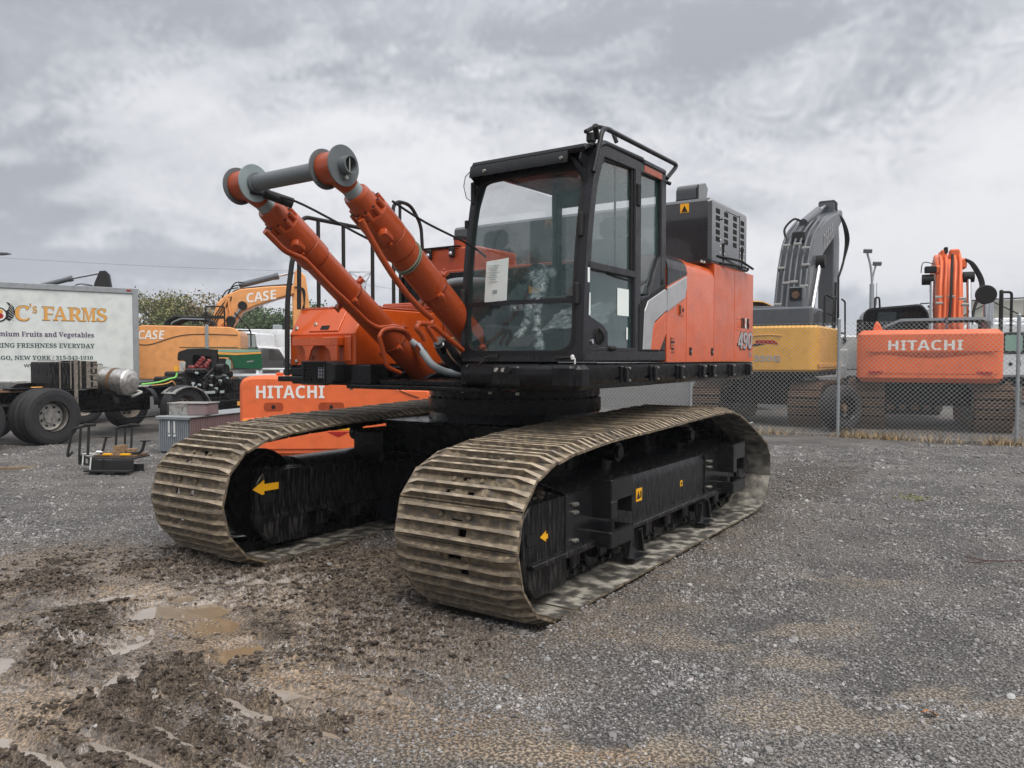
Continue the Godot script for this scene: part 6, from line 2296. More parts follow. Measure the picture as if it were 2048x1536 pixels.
	b.box(V(4.3, 0.5, -0.15), V(1.7, 0.22, 0.2), 0.01)
	part("air_line", b, M.frame_black, o)
	b = MB.new()
	b.box(V(4.55, 0.52, 0.02 - 0.06), V(0.12, 0.10, 0.012), 0.0)
	part("badge", b, M.gold, o)
	# the tipped green hood stands as part of the same truck
	var h := Node3D.new()
	h.name = "tilted_hood"
	o.add_child(h)
	h.global_transform = Transform3D(Basis(V(0, 1, 0), deg_to_rad(20)), V(-8.26, 0, -19.0))
	b = MB.new()
	b.prism(rnd([P(0.0, 1.52), P(0.02, 1.74), P(0.20, 1.80), P(0.55, 1.83), P(0.90, 1.80), P(0.93, 1.60), P(0.90, 1.30), P(0.78, 1.30), P(0.78, 1.62), P(0.36, 1.66), P(0.34, 1.3), P(0.26, 1.02), P(0.10, 1.0), P(0.20, 1.4), P(0.18, 1.52)], 0.05, 3), front(0.0), 0.10, 0.01)
	b.box(V(0.55, 1.45, -0.55), V(0.8, 0.7, 0.06))
	b.cyl(V(0.66, 1.75, -0.2), V(0.68, 1.25, -0.2), 0.09, -1, 12)
	part("hood_opening", b, M.dark, h)
	b = MB.new()
	b.prism(rnd([P(0.10, 1.03), P(0.20, 1.50), P(0.05, 1.50), P(0.06, 1.30)], 0.02, 2), front(0.03), 0.03)
	part("headlamp_hole", b, M.white_dirty, h)
	b = MB.new()
	b.prism(rnd([P(0.93, 1.78), P(1.90, 1.79), P(1.98, 1.72), P(2.0, 1.30), P(1.30, 1.32), P(1.28, 1.52), P(1.20, 1.60), P(0.93, 1.61)], 0.04, 3), front(-0.15), 0.34, 0.02)
	b.prism(rnd([P(0.20, 1.82), P(0.90, 1.845), P(1.88, 1.83), P(1.93, 1.78), P(0.90, 1.79), P(0.20, 1.79)], 0.015, 2), front(-0.35), 0.75, 0.01)
	part("hood_shell", b, M.green, h)
	b = MB.new()
	b.prism([P(0.94, 1.68), P(1.35, 1.66), P(1.975, 1.70), P(1.965, 1.745), P(1.35, 1.72), P(0.94, 1.745)], front(0.022), 0.006)
	part("hood_stripe", b, M.gold, h)
	b = MB.new()
	b.prism([P(0.94, 1.75), P(1.35, 1.73), P(1.96, 1.755), P(1.90, 1.80), P(0.94, 1.80)], front(0.02), 0.012)
	b.prism([P(1.12, 1.31), P(1.24, 1.31), P(1.24, 1.52), P(1.16, 1.58), P(1.12, 1.5)], front(0.0), 0.05)
	part("hood_pale_strip", b, M.pale_green, h)  # pale green bands along the hood top and by the wheel arch
	b = MB.new()
	b.prism(rnd([P(0.93, 1.33), P(1.20, 1.33), P(1.20, 1.52), P(1.10, 1.58), P(0.93, 1.58)], 0.04, 3), front(-0.02), 0.06)
	part("wheel_arch", b, M.dark, h)
	b = MB.new()
	b.box(V(1.70, 1.50, 0.026), V(0.16, 0.03, 0.004), 0.0, Basis(V(0, 0, 1), 0.12))
	part("hood_badge", b, M.decal_grey, h)
	# pale rails lying between the hood and the counterweight
	var r := thing("loading_ramp", "pair of pale aluminium ramp rails lying behind the black engine", "ramp", V(-6.9, 0, -19.6), 0.05)
	b = MB.new()
	b.box(V(0.7, 1.15, 0), V(2.4, 0.07, 0.10), 0.01)
	b.box(V(0.8, 1.30, -0.4), V(2.4, 0.05, 0.10), 0.01)
	for i in 4:
		b.box(V(-0.2 + i * 0.6, 1.22, -0.2), V(0.06, 0.10, 0.4), 0.01)
	b.box(V(0.8, 0.55, -0.6), V(1.6, 1.1, 0.4), 0.01)
	part("ramp_rail", b, M.white_truck, r)

func case_excavator() -> void:
	var o := thing("tan_excavator", "tan excavator seen from its side, boom reaching right behind the open green hood", "excavator", V(-8.9, 0, -21.0), deg_to_rad(14))
	var b := MB.new()
	b.prism(rnd([P(-1.28, 1.02), P(1.1, 0.95), P(1.1, 1.6), P(1.42, 1.62), P(1.42, 2.30), P(1.2, 2.44), P(-1.12, 2.47), P(-1.26, 2.36)], 0.10, 4), front(-1.2), 2.4, 0.02)
	var body := part("body", b, M.case_paint, o)
	b = MB.new()
	b.tube(curve([V(-1.26, 1.98, 0.005), V(-0.9, 1.95, 0.005), V(-0.2, 2.18, 0.005), V(0.4, 2.24, 0.005), V(1.35, 2.22, 0.005)], 6), 0.014, 6)
	b.box(V(0.6, 1.88, 0.004), V(1.5, 0.02, 0.01))
	part("body_crease", b, M.rust, body)
	lettering("lettering", "CASE", 0.64, 0.24, Transform3D(Basis(Vector3(1, 0, 0), Vector3(0.15, 1, 0), Vector3(0, 0, 1)), V(-0.86, 2.21, 0.004)), M.decal_white, body)
	b = MB.new()
	b.prism(rnd([P(-0.45, 2.44), P(0.75, 2.44), P(0.70, 2.62), P(0.55, 2.68), P(-0.15, 2.70), P(-0.40, 2.58)], 0.06, 3), front(-0.9), 1.2, 0.04)
	part("engine_cover", b, M.deere_grey, o)
	b = MB.new()
	for i in 3:
		for j in 2:
			b.box(V(0.22 + i * 0.24, 2.53 + j * 0.055, -0.295), V(0.19, 0.028, 0.01))
	b.prism(rnd([P(-0.85, 2.46), P(0.30, 2.46), P(0.32, 2.80), P(-0.55, 2.82), P(-0.80, 2.68)], 0.05, 3), front(-2.0), 0.8, 0.03)
	b.prism([P(0.15, 2.70), P(0.32, 2.98), P(0.5, 2.70)], front(-1.6), 0.1)
	part("louvre", b, M.dark, o)
	b = MB.new()
	b.box(V(0.55, 1.95, 0.01), V(0.09, 1.1, 0.03), 0.006)
	part("post_strip", b, M.galv, o)
	b = MB.new()
	b.box(V(-0.25, 1.28, 0.004), V(0.09, 0.16, 0.006))
	part("yellow_decal", b, M.decal_yellow, body)
	b = MB.new()
	b.prism(rnd(rect(0.25, 1.13, 0.42, 1.22), 0.03, 3), front(0.003), 0.006)
	part("number_plate", b, M.decal_white, body)
	# boom
	b = MB.new()
	var boom := [P(0.46, 2.45), P(0.62, 2.80), P(0.72, 3.15), P(0.96, 3.38), P(1.35, 3.56), P(2.2, 3.66), P(2.85, 3.70), P(2.85, 3.45), P(2.35, 3.30), P(1.75, 3.08), P(1.40, 2.90), P(1.22, 2.62), P(1.10, 2.45)]
	b.prism(boom, front(-1.1), 0.6, 0.03)
	var bm := part("boom", b, M.case_paint, o)
	lettering("lettering", "CASE", 0.82, 0.27, Transform3D(Basis(V(0, 0, 1), 0.16) * Basis(Vector3(1, 0, 0), Vector3(0.15, 1, 0), Vector3(0, 0, 1)), V(1.93, 3.36, -0.794)), M.decal_white, bm)
	b = MB.new()
	b.prism([P(2.80, 2.2), P(2.78, 3.4), P(2.86, 4.12), P(2.95, 4.2), P(3.16, 3.98), P(3.24, 3.4), P(3.30, 2.8), P(3.05, 2.2)], front(-1.1), 0.45, 0.03)
	part("stick", b, M.case_paint, o)
	b = MB.new()
	b.cyl(V(1.30, 3.68, -1.1), V(2.35, 3.98, -1.1), 0.085, -1, 14)
	b.cyl(V(2.28, 3.96, -1.1), V(2.40, 3.99, -1.1), 0.10, -1, 14)
	part("arm_cylinder", b, M.deere_grey, o)
	b = MB.new()
	b.cyl(V(2.40, 3.99, -1.1), V(2.92, 4.12, -1.1), 0.035, -1, 10)
	b.cyl(V(1.10, 2.60, -0.72), V(1.45, 3.12, -0.72), 0.05, -1, 10)
	part("piston_rod", b, M.chrome, o)
	b = MB.new()
	b.cyl(V(1.42, 3.08, -0.78), V(1.42, 3.08, -0.66), 0.13, -1, 8)
	b.cyl(V(0.95, 2.0, -0.7), V(1.12, 2.62, -0.7), 0.09, -1, 12)
	for q in [[0.85, 3.30, 1.0, 3.52, 1.3, 3.60], [0.95, 3.30, 1.2, 3.72, 1.45, 3.74], [1.0, 3.34, 1.15, 3.62, 1.42, 3.68]]:
		b.tube(curve([V(q[0], q[1], -0.85), V(q[2], q[3], -0.85), V(q[4], q[5], -0.85)], 6), 0.018, 6)
	for k in 3:
		b.tube(curve([V(0.55 + 0.07 * k, 2.6, -0.78), V(0.80 + 0.07 * k, 3.0, -0.78), V(1.0 + 0.05 * k, 3.25, -0.78), V(1.3, 3.50 + 0.03 * k, -0.9), V(2.8, 3.72 + 0.015 * k, -0.95)], 6), 0.014, 6)
		b.tube(curve([V(2.75, 3.66, -0.85), V(3.05 + 0.03 * k, 3.60, -0.85), V(3.12, 3.2, -0.85), V(3.10 - 0.04 * k, 2.9, -0.85)], 6), 0.018, 6)
	part("hose", b, M.dark, o)
	b = MB.new()
	for k in 2:
		b.tube(curve([V(0.86 + 0.10 * k, 2.55, -0.76), V(0.98 + 0.1 * k, 2.8, -0.76), V(0.93 + 0.12 * k, 3.05, -0.76), V(1.05, 3.3, -0.76)], 6), 0.03, 8)
	part("oil_pipe", b, M.case_paint, o)
	b = MB.new()
	b.tube(bend([V(0.46, 2.45, -0.3), V(0.50, 3.02, -0.3), V(0.98, 3.02, -0.3), V(0.98, 2.45, -0.3)], 0.05), 0.02, 8)
	b.box(V(0.74, 2.72, -0.3), V(0.46, 0.08, 0.05))
	b.cyl(V(1.16, 2.62, -0.2), V(1.16, 2.62, -0.1), 0.13, -1, 16)
	b.tube(bend([V(1.25, 2.85, -0.2), V(1.68, 2.35, -0.2), V(1.68, 1.9, -0.2)], 0.1), 0.02, 8)
	b.tube([V(1.25, 2.35, -0.2), V(1.68, 2.35, -0.2)], 0.015, 8)
	part("handrail", b, M.dark, o)
	b = MB.new()
	b.box(V(0.2, 0.6, -1.2), V(2.0, 0.8, 1.6), 0.03)
	part("undercarriage", b, M.frame_black, o)

func white_vehicles_left() -> void:
	var o := thing("white_box_trailer", "white box trailer with roof vent standing behind the fence, beside the tan boom", "trailer", V(-9.1, 0, -28.5), 0.0)
	var b := MB.new()
	b.prism(rnd([P(-1.4, 0.9), P(1.1, 0.9), P(1.1, 2.62), P(-1.2, 2.66), P(-1.4, 2.55)], 0.05, 3), front(-1.2), 2.4, 0.02)
	part("box_body", b, M.white_truck, o)
	b = MB.new()
	b.box(V(0.25, 2.73, -0.6), V(0.28, 0.2, 0.3), 0.02)
	part("roof_vent", b, M.galv, o)
	b = MB.new()
	b.box(V(0, 0.75, -1.2), V(2.2, 0.2, 1.0))
	for x in [-0.8, 0.6]:
		b.cyl(V(x, 0.45, -0.2), V(x, 0.45, 0.0), 0.45, -1, 20)
		b.cyl(V(x, 0.45, -2.3), V(x, 0.45, -2.1), 0.45, -1, 20)
	part("running_gear", b, M.rubber, o)
	var t := thing("white_truck", "white truck with chrome stack and sleeper fairing behind the chain link fence", "truck", V(-8.75, 0, -26.4), 0.0)
	b = MB.new()
	b.prism(rnd([P(-0.75, 0.7), P(1.35, 0.7), P(1.40, 1.35), P(1.05, 1.50), P(0.80, 1.95), P(0.05, 1.98), P(0.0, 2.45), P(-0.35, 2.48), P(-0.55, 2.1), P(-0.75, 1.8)], 0.06, 3), front(-1.0), 2.0, 0.05)
	part("cab", b, M.white_truck, t)
	b = MB.new()
	b.prism(rnd([P(0.40, 1.50), P(0.98, 1.50), P(0.76, 1.88), P(0.42, 1.88)], 0.04, 3), front(0.002), 0.01)
	part("side_window", b, M.glass_dark, t)
	b = MB.new()
	b.prism(rnd([P(-0.45, 1.95), P(-0.02, 1.95), P(-0.05, 2.38), P(-0.35, 2.38)], 0.06, 3), front(0.002), 0.01)
	part("fairing_recess", b, M.paper_grey, t)
	b = MB.new()
	b.cyl(V(-0.62, 1.2, 0.05), V(-0.58, 2.55, 0.05), 0.065, -1, 12)
	part("exhaust_stack", b, M.chrome, t)
	b = MB.new()
	for x in [-0.4, 0.9]:
		b.cyl(V(x, 0.45, -0.3), V(x, 0.45, 0.0), 0.45, -1, 20)
		b.cyl(V(x, 0.45, -2.0), V(x, 0.45, -1.75), 0.45, -1, 20)
	b.box(V(0.3, 0.6, -1.0), V(2.0, 0.2, 1.2))
	b.box(V(0.95, 1.45, 0.06), V(0.08, 0.22, 0.06), 0.01)
	part("running_gear", b, M.rubber, t)
	var r := thing("red_trailer", "dark red trailer end standing behind the chain link fence", "trailer", V(-7.45, 0, -27.5), 0.0)
	b = MB.new()
	b.box(V(0.3, 1.55, -1.0), V(1.0, 2.2, 2.0), 0.05)
	part("box_body", b, M.red, r)
	b = MB.new()
	b.box(V(-0.28, 1.55, -0.9), V(0.14, 2.25, 1.9), 0.02)
	b.box(V(0.3, 0.3, -1.0), V(0.8, 0.6, 1.4))
	part("dark_post", b, M.dark, r)

func fence() -> void:
	var o := thing("chain_link_fence", "galvanised chain link fence with round steel posts crossing the yard behind the machine", "fence", V(6.54, 0, -15.4), deg_to_rad(-30))
	# local x runs to the camera's right and towards it
	var pitch := 0.086
	var top_y := 2.30
	var x0 := -19.5
	var x1 := 5.2
	var b := MB.new()
	var r := 0.0033
	for fam in [1.0, -1.0]:
		var n := int((x1 - x0 + top_y) / pitch)
		for i in n:
			var s := x0 - (top_y if fam > 0 else 0.0) + i * pitch
			# the line x = s + fam * y (from the ground up)
			var ya := 0.02
			var yb := top_y
			if fam > 0:
				ya = maxf(ya, x0 - s)
				yb = minf(yb, x1 - s)
			else:
				ya = maxf(ya, s - x1)
				yb = minf(yb, s - x0)
			if yb <= ya:
				continue
			# hidden long behind the excavator, where nothing of it can show
			var a := V(s + fam * ya, ya, 0.003 * fam)
			var c := V(s + fam * yb, yb, 0.003 * fam)
			b.cyl(a, c, r, -1, 3, false)
	part("wire_mesh", b, M.wire, o).set_meta("kind", "stuff")
	for i in range(-6, 3):
		b = MB.new()
		var h := 2.36
		b.cyl(V(i * 3.0, 0, 0.035), V(i * 3.0, h, 0.035), 0.032, -1, 14)
		b.cyl(V(i * 3.0, h, 0.035), V(i * 3.0, h + 0.03, 0.035), 0.036, 0.02, 14)
		var p := part("fence_post", b, M.galv, o)
		b = MB.new()
		for y in [0.3, 0.8, 1.3, 1.8, 2.2]:
			b.cyl(V(i * 3.0, y, 0.035), V(i * 3.0, y + 0.012, 0.035), 0.036, -1, 12)
		part("tie_wire", b, M.wire, p)
	b = MB.new()
	b.cyl(V(x0, 0.06, 0.0), V(x1, 0.06, 0.0), 0.004, -1, 4, false)
	part("tension_wire", b, M.wire, o)
	# dry grass at its foot
	var rng := RandomNumberGenerator.new()
	rng.seed = 31
	for q in [[0.45, 0.9, 260], [2.85, 0.8, 240], [1.5, 1.5, 120], [-1.4, 1.8, 150], [3.9, 1.0, 90], [0.95, 0.3, 60]]:
		b = MB.new()
		var t := o.transform
		for i in int(q[2]):
			var x: float = q[0] + rng.randfn(0.0, q[1] * 0.33)
			var z := rng.randf_range(-0.12, 0.16)
			var h := rng.randf_range(0.06, 0.24)
			var d := V(rng.randf_range(-0.14, 0.14), h, rng.randf_range(-0.12, 0.14))
			var p := t * V(x, 0.0, z)
			var e := V(rng.randf_range(-1, 1), 0, rng.randf_range(-1, 1)).normalized() * 0.007
			var l := rng.randf_range(0.6, 1.15)
			b.col = Color(0.42 * l, 0.30 * l, 0.15 * l)
			b.tri(p - e, p + e, p + d, Vector3.UP, Vector3.UP, Vector3.UP)
			b.tri(p - e * 0.6 + d * 0.4, p + e * 0.6 + d * 0.4, p + d * 0.8 + V(d.x, -0.05, d.z), Vector3.UP, Vector3.UP, Vector3.UP)
		var gr := part("dry_grass", b, M.straw)
		gr.set_meta("kind", "stuff")
		tag(gr, "tufts of dry straw coloured grass at the foot of the chain link fence", "grass", "grass tufts along the fence")

func rear_excavator_yellow() -> void:
	var o := thing("yellow_excavator", "yellow excavator with dark grey boom seen from behind through the fence", "excavator", V(5.64, 0, -18.07), deg_to_rad(-32))
	var b := MB.new()
	b.prism(rnd([P(-1.45, 0.15), P(-1.30, -0.0), P(-0.5, 0.10), P(0.5, 0.10), P(1.30, 0.0), P(1.45, -0.18), P(1.45, -3.1), P(-1.45, -3.1)], 0.12, 4), Transform3D(TOPB, V(0, 1.80, 0)), 1.06, 0.05)
	var cw := part("counterweight", b, M.yellow, o)
	b = MB.new()
	b.tube(curve([V(-1.3, 1.42, 0.09), V(-0.6, 1.6, 0.12), V(-0.1, 2.05, 0.12), V(0.3, 2.12, 0.11), V(0.7, 2.1, 0.10)], 6), 0.012, 6)
	b.box(V(1.452, 1.42, -1.6), V(0.02, 0.10, 2.9), 0.005)
	part("crease", b, M.gold, cw)
	b = MB.new()
	b.prism([P(0.10, 1.93), P(0.62, 1.91), P(0.50, 2.0), P(0.10, 2.0)], front(0.10), 0.012)
	part("reflector", b, M.decal_red, cw)
	b = MB.new()
	b.prism([P(-0.35, 1.86), P(0.1, 1.86), P(0.32, 1.905), P(0.10, 1.92), P(-0.05, 1.90), P(-0.35, 1.875)], front(0.098), 0.012)
	part("dark_flash", b, M.decal_black, cw)
	lettering("model_number", "350G", 0.60, 0.14, Transform3D(Basis(), V(0.36, 1.58, 0.105)), M.silver, cw)
	b = MB.new()
	b.box(V(0.0, 2.55, -1.05), V(2.5, 0.46, 1.5), 0.05)
	b.box(V(-0.4, 2.79, -1.0), V(1.9, 0.06, 1.2), 0.02)
	b.box(V(0.75, 3.05, -1.2), V(0.34, 0.50, 0.4), 0.03)
	var hd := part("engine_hood", b, M.deere_grey, o)
	b = MB.new()
	b.box(V(0.75, 3.12, -0.99), V(0.28, 0.30, 0.012))
	for i in 6:
		b.box(V(-0.95 + 0.12 * i, 2.50, -0.298), V(0.09, 0.16, 0.01))
	for i in 6:
		b.box(V(1.252, 2.40 + i * 0.05, -0.9), V(0.01, 0.02, 0.7), 0.0, Basis(V(1, 0, 0), 0.2))
	part("louvre", b, M.dark, hd)
	b = MB.new()
	b.cyl(V(0.75, 3.10, -0.985), V(0.75, 3.10, -0.97), 0.09, -1, 16)
	part("mesh_disc", b, M.rust, hd)
	b = MB.new()
	b.box(V(-0.6, 2.335, -0.15), V(0.10, 0.10, 0.10), 0.02)
	part("lifting_eye", b, M.yellow, o)
	# boom up and away, stick hanging from its tip
	b = MB.new()
	var boom := [P(-1.9, 2.3), P(-2.5, 4.1), P(-2.9, 4.70), P(-3.5, 5.05), P(-5.2, 5.60), P(-7.1, 6.10), P(-7.3, 5.85), P(-5.6, 5.0), P(-4.2, 4.45), P(-3.4, 3.85), P(-2.6, 2.3)]
	b.prism(boom, side(0.40), 0.80, 0.03)
	var bm := part("boom", b, M.deere_grey, o)
	lettering("lettering", "DEERE", 1.5, 0.42, Transform3D(LEFTTEXT, V(0.805, 5.02, -4.9)) * Transform3D(Basis(V(0, 0, 1), 0.36), Vector3.ZERO), M.decal_grey, bm)
	b = MB.new()
	b.prism([P(-6.7, 6.3), P(-7.3, 6.2), P(-7.7, 5.2), P(-7.6, 2.6), P(-6.8, 2.6), P(-6.7, 4.7)], side(0.42), 0.45, 0.03)
	part("stick", b, M.deere_grey, o)
	b = MB.new()
	for k in 6:
		var x := 0.05 + 0.14 * k
		b.tube(curve([V(x, 2.5, -1.80), V(x, 3.5, -2.14), V(x, 4.05, -2.40), V(x + 0.02, 4.5, -2.62), V(x + 0.05, 4.85, -2.95), V(x + 0.08, 5.15, -3.5), V(x, 5.5, -4.6)], 6), 0.034, 8)
	part("oil_pipe", b, M.deere_grey, o)
	b = MB.new()
	for q in [[0.12, 2.95], [0.28, 3.5], [0.60, 3.0], [0.72, 3.95], [0.12, 3.9], [0.47, 3.52], [0.72, 3.4], [0.2, 4.5], [0.48, 4.52], [0.68, 4.4]]:
		b.box(V(q[0], q[1], -1.78 - (q[1] - 2.5) * 0.335), V(0.19, 0.06, 0.06), 0.01)
	part("pipe_clamp", b, M.bolt, o)
	b = MB.new()
	b.cyl(V(0.42, 5.2, -3.4), V(0.42, 5.85, -5.4), 0.11, -1, 16)
	part("arm_cylinder", b, M.deere_grey, o)
	b = MB.new()
	b.cyl(V(0.42, 5.85, -5.4), V(0.42, 6.25, -6.9), 0.06, -1, 12)
	b.cyl(V(0.88, 2.7, -2.2), V(0.88, 4.05, -3.2), 0.06, -1, 12)
	part("piston_rod", b, M.chrome, o)
	b = MB.new()
	b.cyl(V(0.72, 4.12, -3.25), V(1.02, 4.12, -3.25), 0.17, -1, 16)
	b.cyl(V(0.02, 4.12, -3.25), V(0.12, 4.12, -3.25), 0.17, -1, 16)
	b.box(V(0.42, 4.75, -2.85), V(0.3, 0.28, 0.2), 0.03)
	b.box(V(0.42, 6.22, -6.95), V(0.5, 0.32, 0.4), 0.05)
	b.tube(curve([V(0.12, 4.7, -2.8), V(0.05, 5.0, -2.9), V(0.25, 5.25, -3.0), V(0.35, 5.25, -3.3)], 5), 0.03, 8)
	for k in 3:
		b.tube(curve([V(0.70, 5.75, -6.1), V(0.80, 5.85, -6.9 - 0.1 * k), V(0.84 + 0.04 * k, 5.3, -7.6), V(0.8, 4.6, -7.5), V(0.72, 4.1, -7.2)], 6), 0.035, 8)
	b.cyl(V(0.76, 2.5, -6.9), V(0.74, 4.1, -7.0), 0.03, -1, 8)
	b.cyl(V(0.66, 2.5, -6.9), V(0.66, 3.9, -7.0), 0.04, -1, 8)
	part("hose", b, M.rubber, o)
	b = MB.new()
	b.tube(bend([V(1.30, 2.3, -1.6), V(1.30, 3.15, -1.6), V(1.30, 3.1, -3.0), V(1.30, 2.3, -3.0)], 0.1), 0.025, 8)
	b.tube(bend([V(1.40, 2.3, -3.0), V(1.40, 3.1, -2.9), V(1.40, 3.12, -2.3), V(1.40, 2.3, -2.1)], 0.1), 0.022, 8)
	b.tube([V(1.30, 2.7, -1.6), V(1.30, 2.66, -3.0)], 0.02, 8)
	b.tube(bend([V(1.5, 2.0, -3.4), V(1.5, 3.05, -3.3), V(1.5, 3.08, -2.8)], 0.08), 0.022, 8)
	part("handrail", b, M.rubber, o)
	for x in [-1.15, 1.15]:
		small_track(o, x, -0.55, -3.2, 0.72, 0.95, M.rust)
	b = MB.new()
	b.box(V(0, 0.75, -1.9), V(1.9, 0.6, 1.6), 0.05)
	b.cyl(V(0, 0.9, -1.9), V(0, 1.3, -1.9), 0.8, -1, 28)
	b.box(V(0, 1.22, -1.6), V(2.7, 0.12, 2.9), 0.02)
	part("undercarriage", b, M.frame_black, o)

func rear_excavator_orange() -> void:
	var o := thing("orange_excavator", "orange excavator with white lettering on its rear counterweight, behind the fence at the right", "excavator", V(8.98, 0, -16.55), deg_to_rad(-24))
	var b := MB.new()
	b.prism(rnd([P(-1.43, 0.0), P(-1.0, 0.12), P(1.0, 0.12), P(1.37, 0.0), P(1.37, -0.85), P(-1.43, -0.85)], 0.16, 5), Transform3D(TOPB, V(0, 1.63, 0)), 1.14, 0.10)
	var cw := part("counterweight", b, M.pale_orange, o)
	b = MB.new()
	b.prism([P(-1.30, 1.72), P(-0.8, 1.66), P(-0.3, 1.60), P(0.0, 1.59), P(0.3, 1.60), P(0.8, 1.66), P(1.30, 1.72), P(1.25, 1.73), P(-1.25, 1.73)], front(0.115), 0.02)
	b.box(V(0, 1.25, 0.115), V(2.5, 0.012, 0.02))
	part("crease", b, M.red_orange, cw)
	lettering("lettering", "HITACHI", 1.42, 0.215, Transform3D(Basis(), V(-0.10, 1.865, 0.122)), M.decal_white, cw)
	b = MB.new()
	for x in [-1.05, 1.0]:
		b.box(V(x, 1.28, 0.11), V(0.28, 0.05, 0.03), 0.004)
	part("reflector", b, M.decal_red, cw)
	b = MB.new()
	b.prism([P(-1.12, 2.15), P(-0.88, 2.15), P(-0.97, 2.36), P(-1.03, 2.42), P(-1.07, 2.36)], front(-0.55), 0.3, 0.02)
	part("mirror_bracket", b, M.pale_orange, o)
	b = MB.new()
	b.prism(rnd([P(-0.92, 2.15), P(1.20, 2.15), P(1.20, 2.40), P(1.08, 2.48), P(-0.55, 2.47), P(-0.92, 2.30)], 0.05, 3), front(-1.3), 1.5, 0.06)
	b.box(V(0.35, 2.34, -0.55), V(0.05, 0.28, 0.05))
	part("engine_hood", b, M.deere_grey, o)
	# boom seen end on: plates and pipes
	b = MB.new()
	b.prism([P(-2.2, 2.0), P(-2.6, 3.4), P(-3.0, 4.0), P(-3.5, 4.2), P(-4.6, 3.9), P(-4.6, 3.3), P(-3.6, 3.3), P(-3.2, 2.0)], side(0.60), 0.56, 0.03)
	b.box(V(0.50, 4.10, -3.2), V(0.12, 0.34, 0.3), 0.03)
	b.box(V(0.74, 4.12, -3.2), V(0.22, 0.30, 0.3), 0.03)
	b.box(V(0.92, 3.9, -3.1), V(0.16, 0.26, 0.25), 0.04)
	b.box(V(0.36, 3.75, -2.85), V(0.14, 0.2, 0.2), 0.03)
	var bm := part("boom", b, M.pale_orange, o)
	b = MB.new()
	for k in 4:
		var x: float = [0.38, 0.49, 0.68, 0.79][k]
		b.tube(curve([V(x - 0.03, 2.2, -2.12), V(x, 2.9, -2.34), V(x + 0.01, 3.3, -2.46), V(x + 0.04, 3.65, -2.66), V(x + 0.06, 3.95, -2.9), V(x + 0.05, 4.2, -3.2)], 5), 0.038, 8)
	part("oil_pipe", b, M.pale_orange, bm)
	b = MB.new()
	for q in [[0.35, 3.05], [0.62, 3.05], [0.85, 3.0], [0.36, 2.9], [0.9, 2.85]]:
		b.box(V(q[0], q[1], -2.32 - (q[1] - 2.9) * 0.33), V(0.16, 0.06, 0.06), 0.01)
	part("pipe_clamp", b, M.bolt, bm)
	b = MB.new()
	for q in [0.22, 1.0]:
		b.cyl(V(q, 2.1, -2.3), V(q + 0.02, 3.5, -2.8), 0.055, -1, 12)
	part("piston_rod", b, M.chrome, o)
	b = MB.new()
	b.cyl(V(0.02, 3.52, -2.85), V(0.28, 3.52, -2.85), 0.13, -1, 14)
	b.cyl(V(0.90, 3.55, -2.85), V(1.14, 3.55, -2.85), 0.13, -1, 14)
	b.box(V(0.20, 3.76, -2.8), V(0.26, 0.16, 0.2), 0.02)
	for k in 3:
		b.tube(curve([V(0.95, 4.0, -3.0), V(1.10 + 0.03 * k, 3.85, -3.0), V(1.30 + 0.03 * k, 3.35, -3.0), V(1.15, 2.8, -2.8), V(1.08, 2.4, -2.6)], 6), 0.032, 8)
	b.tube(curve([V(0.3, 3.9, -2.9), V(0.05, 3.95, -2.9), V(0.0, 3.7, -2.9)], 6), 0.012, 6)
	b.tube(curve([V(0.66, 4.1, -2.75), V(0.62, 3.5, -2.44), V(0.60, 3.0, -2.28), V(0.55, 2.4, -2.1)], 6), 0.03, 6)
	b.box(V(0.55, 4.25, -3.1), V(0.09, 0.16, 0.12), 0.02)
	part("hose", b, M.dark, o)
	b = MB.new()
	b.cyl(V(1.28, 2.3, -1.6), V(1.28, 2.85, -1.6), 0.10, -1, 18)
	part("exhaust_stack", b, M.chrome, o)
	b = MB.new()
	b.cyl(V(1.22, 3.02, -1.55), V(1.22, 3.02, -1.45), 0.22, 0.2, 24)
	b.tube(bend([V(1.38, 2.15, -0.6), V(1.38, 3.0, -0.6), V(1.58, 3.0, -0.7), V(1.58, 2.1, -0.7)], 0.07), 0.028, 8)
	b.box(V(1.38, 2.6, -0.62), V(0.08, 0.9, 0.05), 0.02)
	part("air_intake", b, M.dark, o)
	for x in [-1.22, 1.22]:
		small_track(o, x, -0.6, -3.4, 0.75, 1.0, M.rust)
	b = MB.new()
	b.box(V(0, 0.75, -2.0), V(1.9, 0.5, 1.6), 0.05)
	b.cyl(V(0, 0.9, -2.0), V(0, 1.2, -2.0), 0.8, -1, 28)
	b.box(V(0, 1.12, -1.9), V(2.9, 0.14, 3.2), 0.02)
	part("undercarriage", b, M.frame_black, o)
	b = MB.new()
	b.prism(rnd([P(-0.65, 0.28), P(0.65, 0.28), P(0.60, 0.75), P(-0.60, 0.75)], 0.05, 3), front(-4.4), 0.7, 0.05)
	part("bucket", b, M.rubber, o)
	b = MB.new()
	for i in 5:
		b.prism([P(-0.66 + i * 0.28, 0.22), P(-0.49 + i * 0.28, 0.22), P(-0.51 + i * 0.28, 0.38), P(-0.64 + i * 0.28, 0.38)], front(-4.0), 0.12, 0.01)
	part("bucket_tooth", b, M.rust, o)

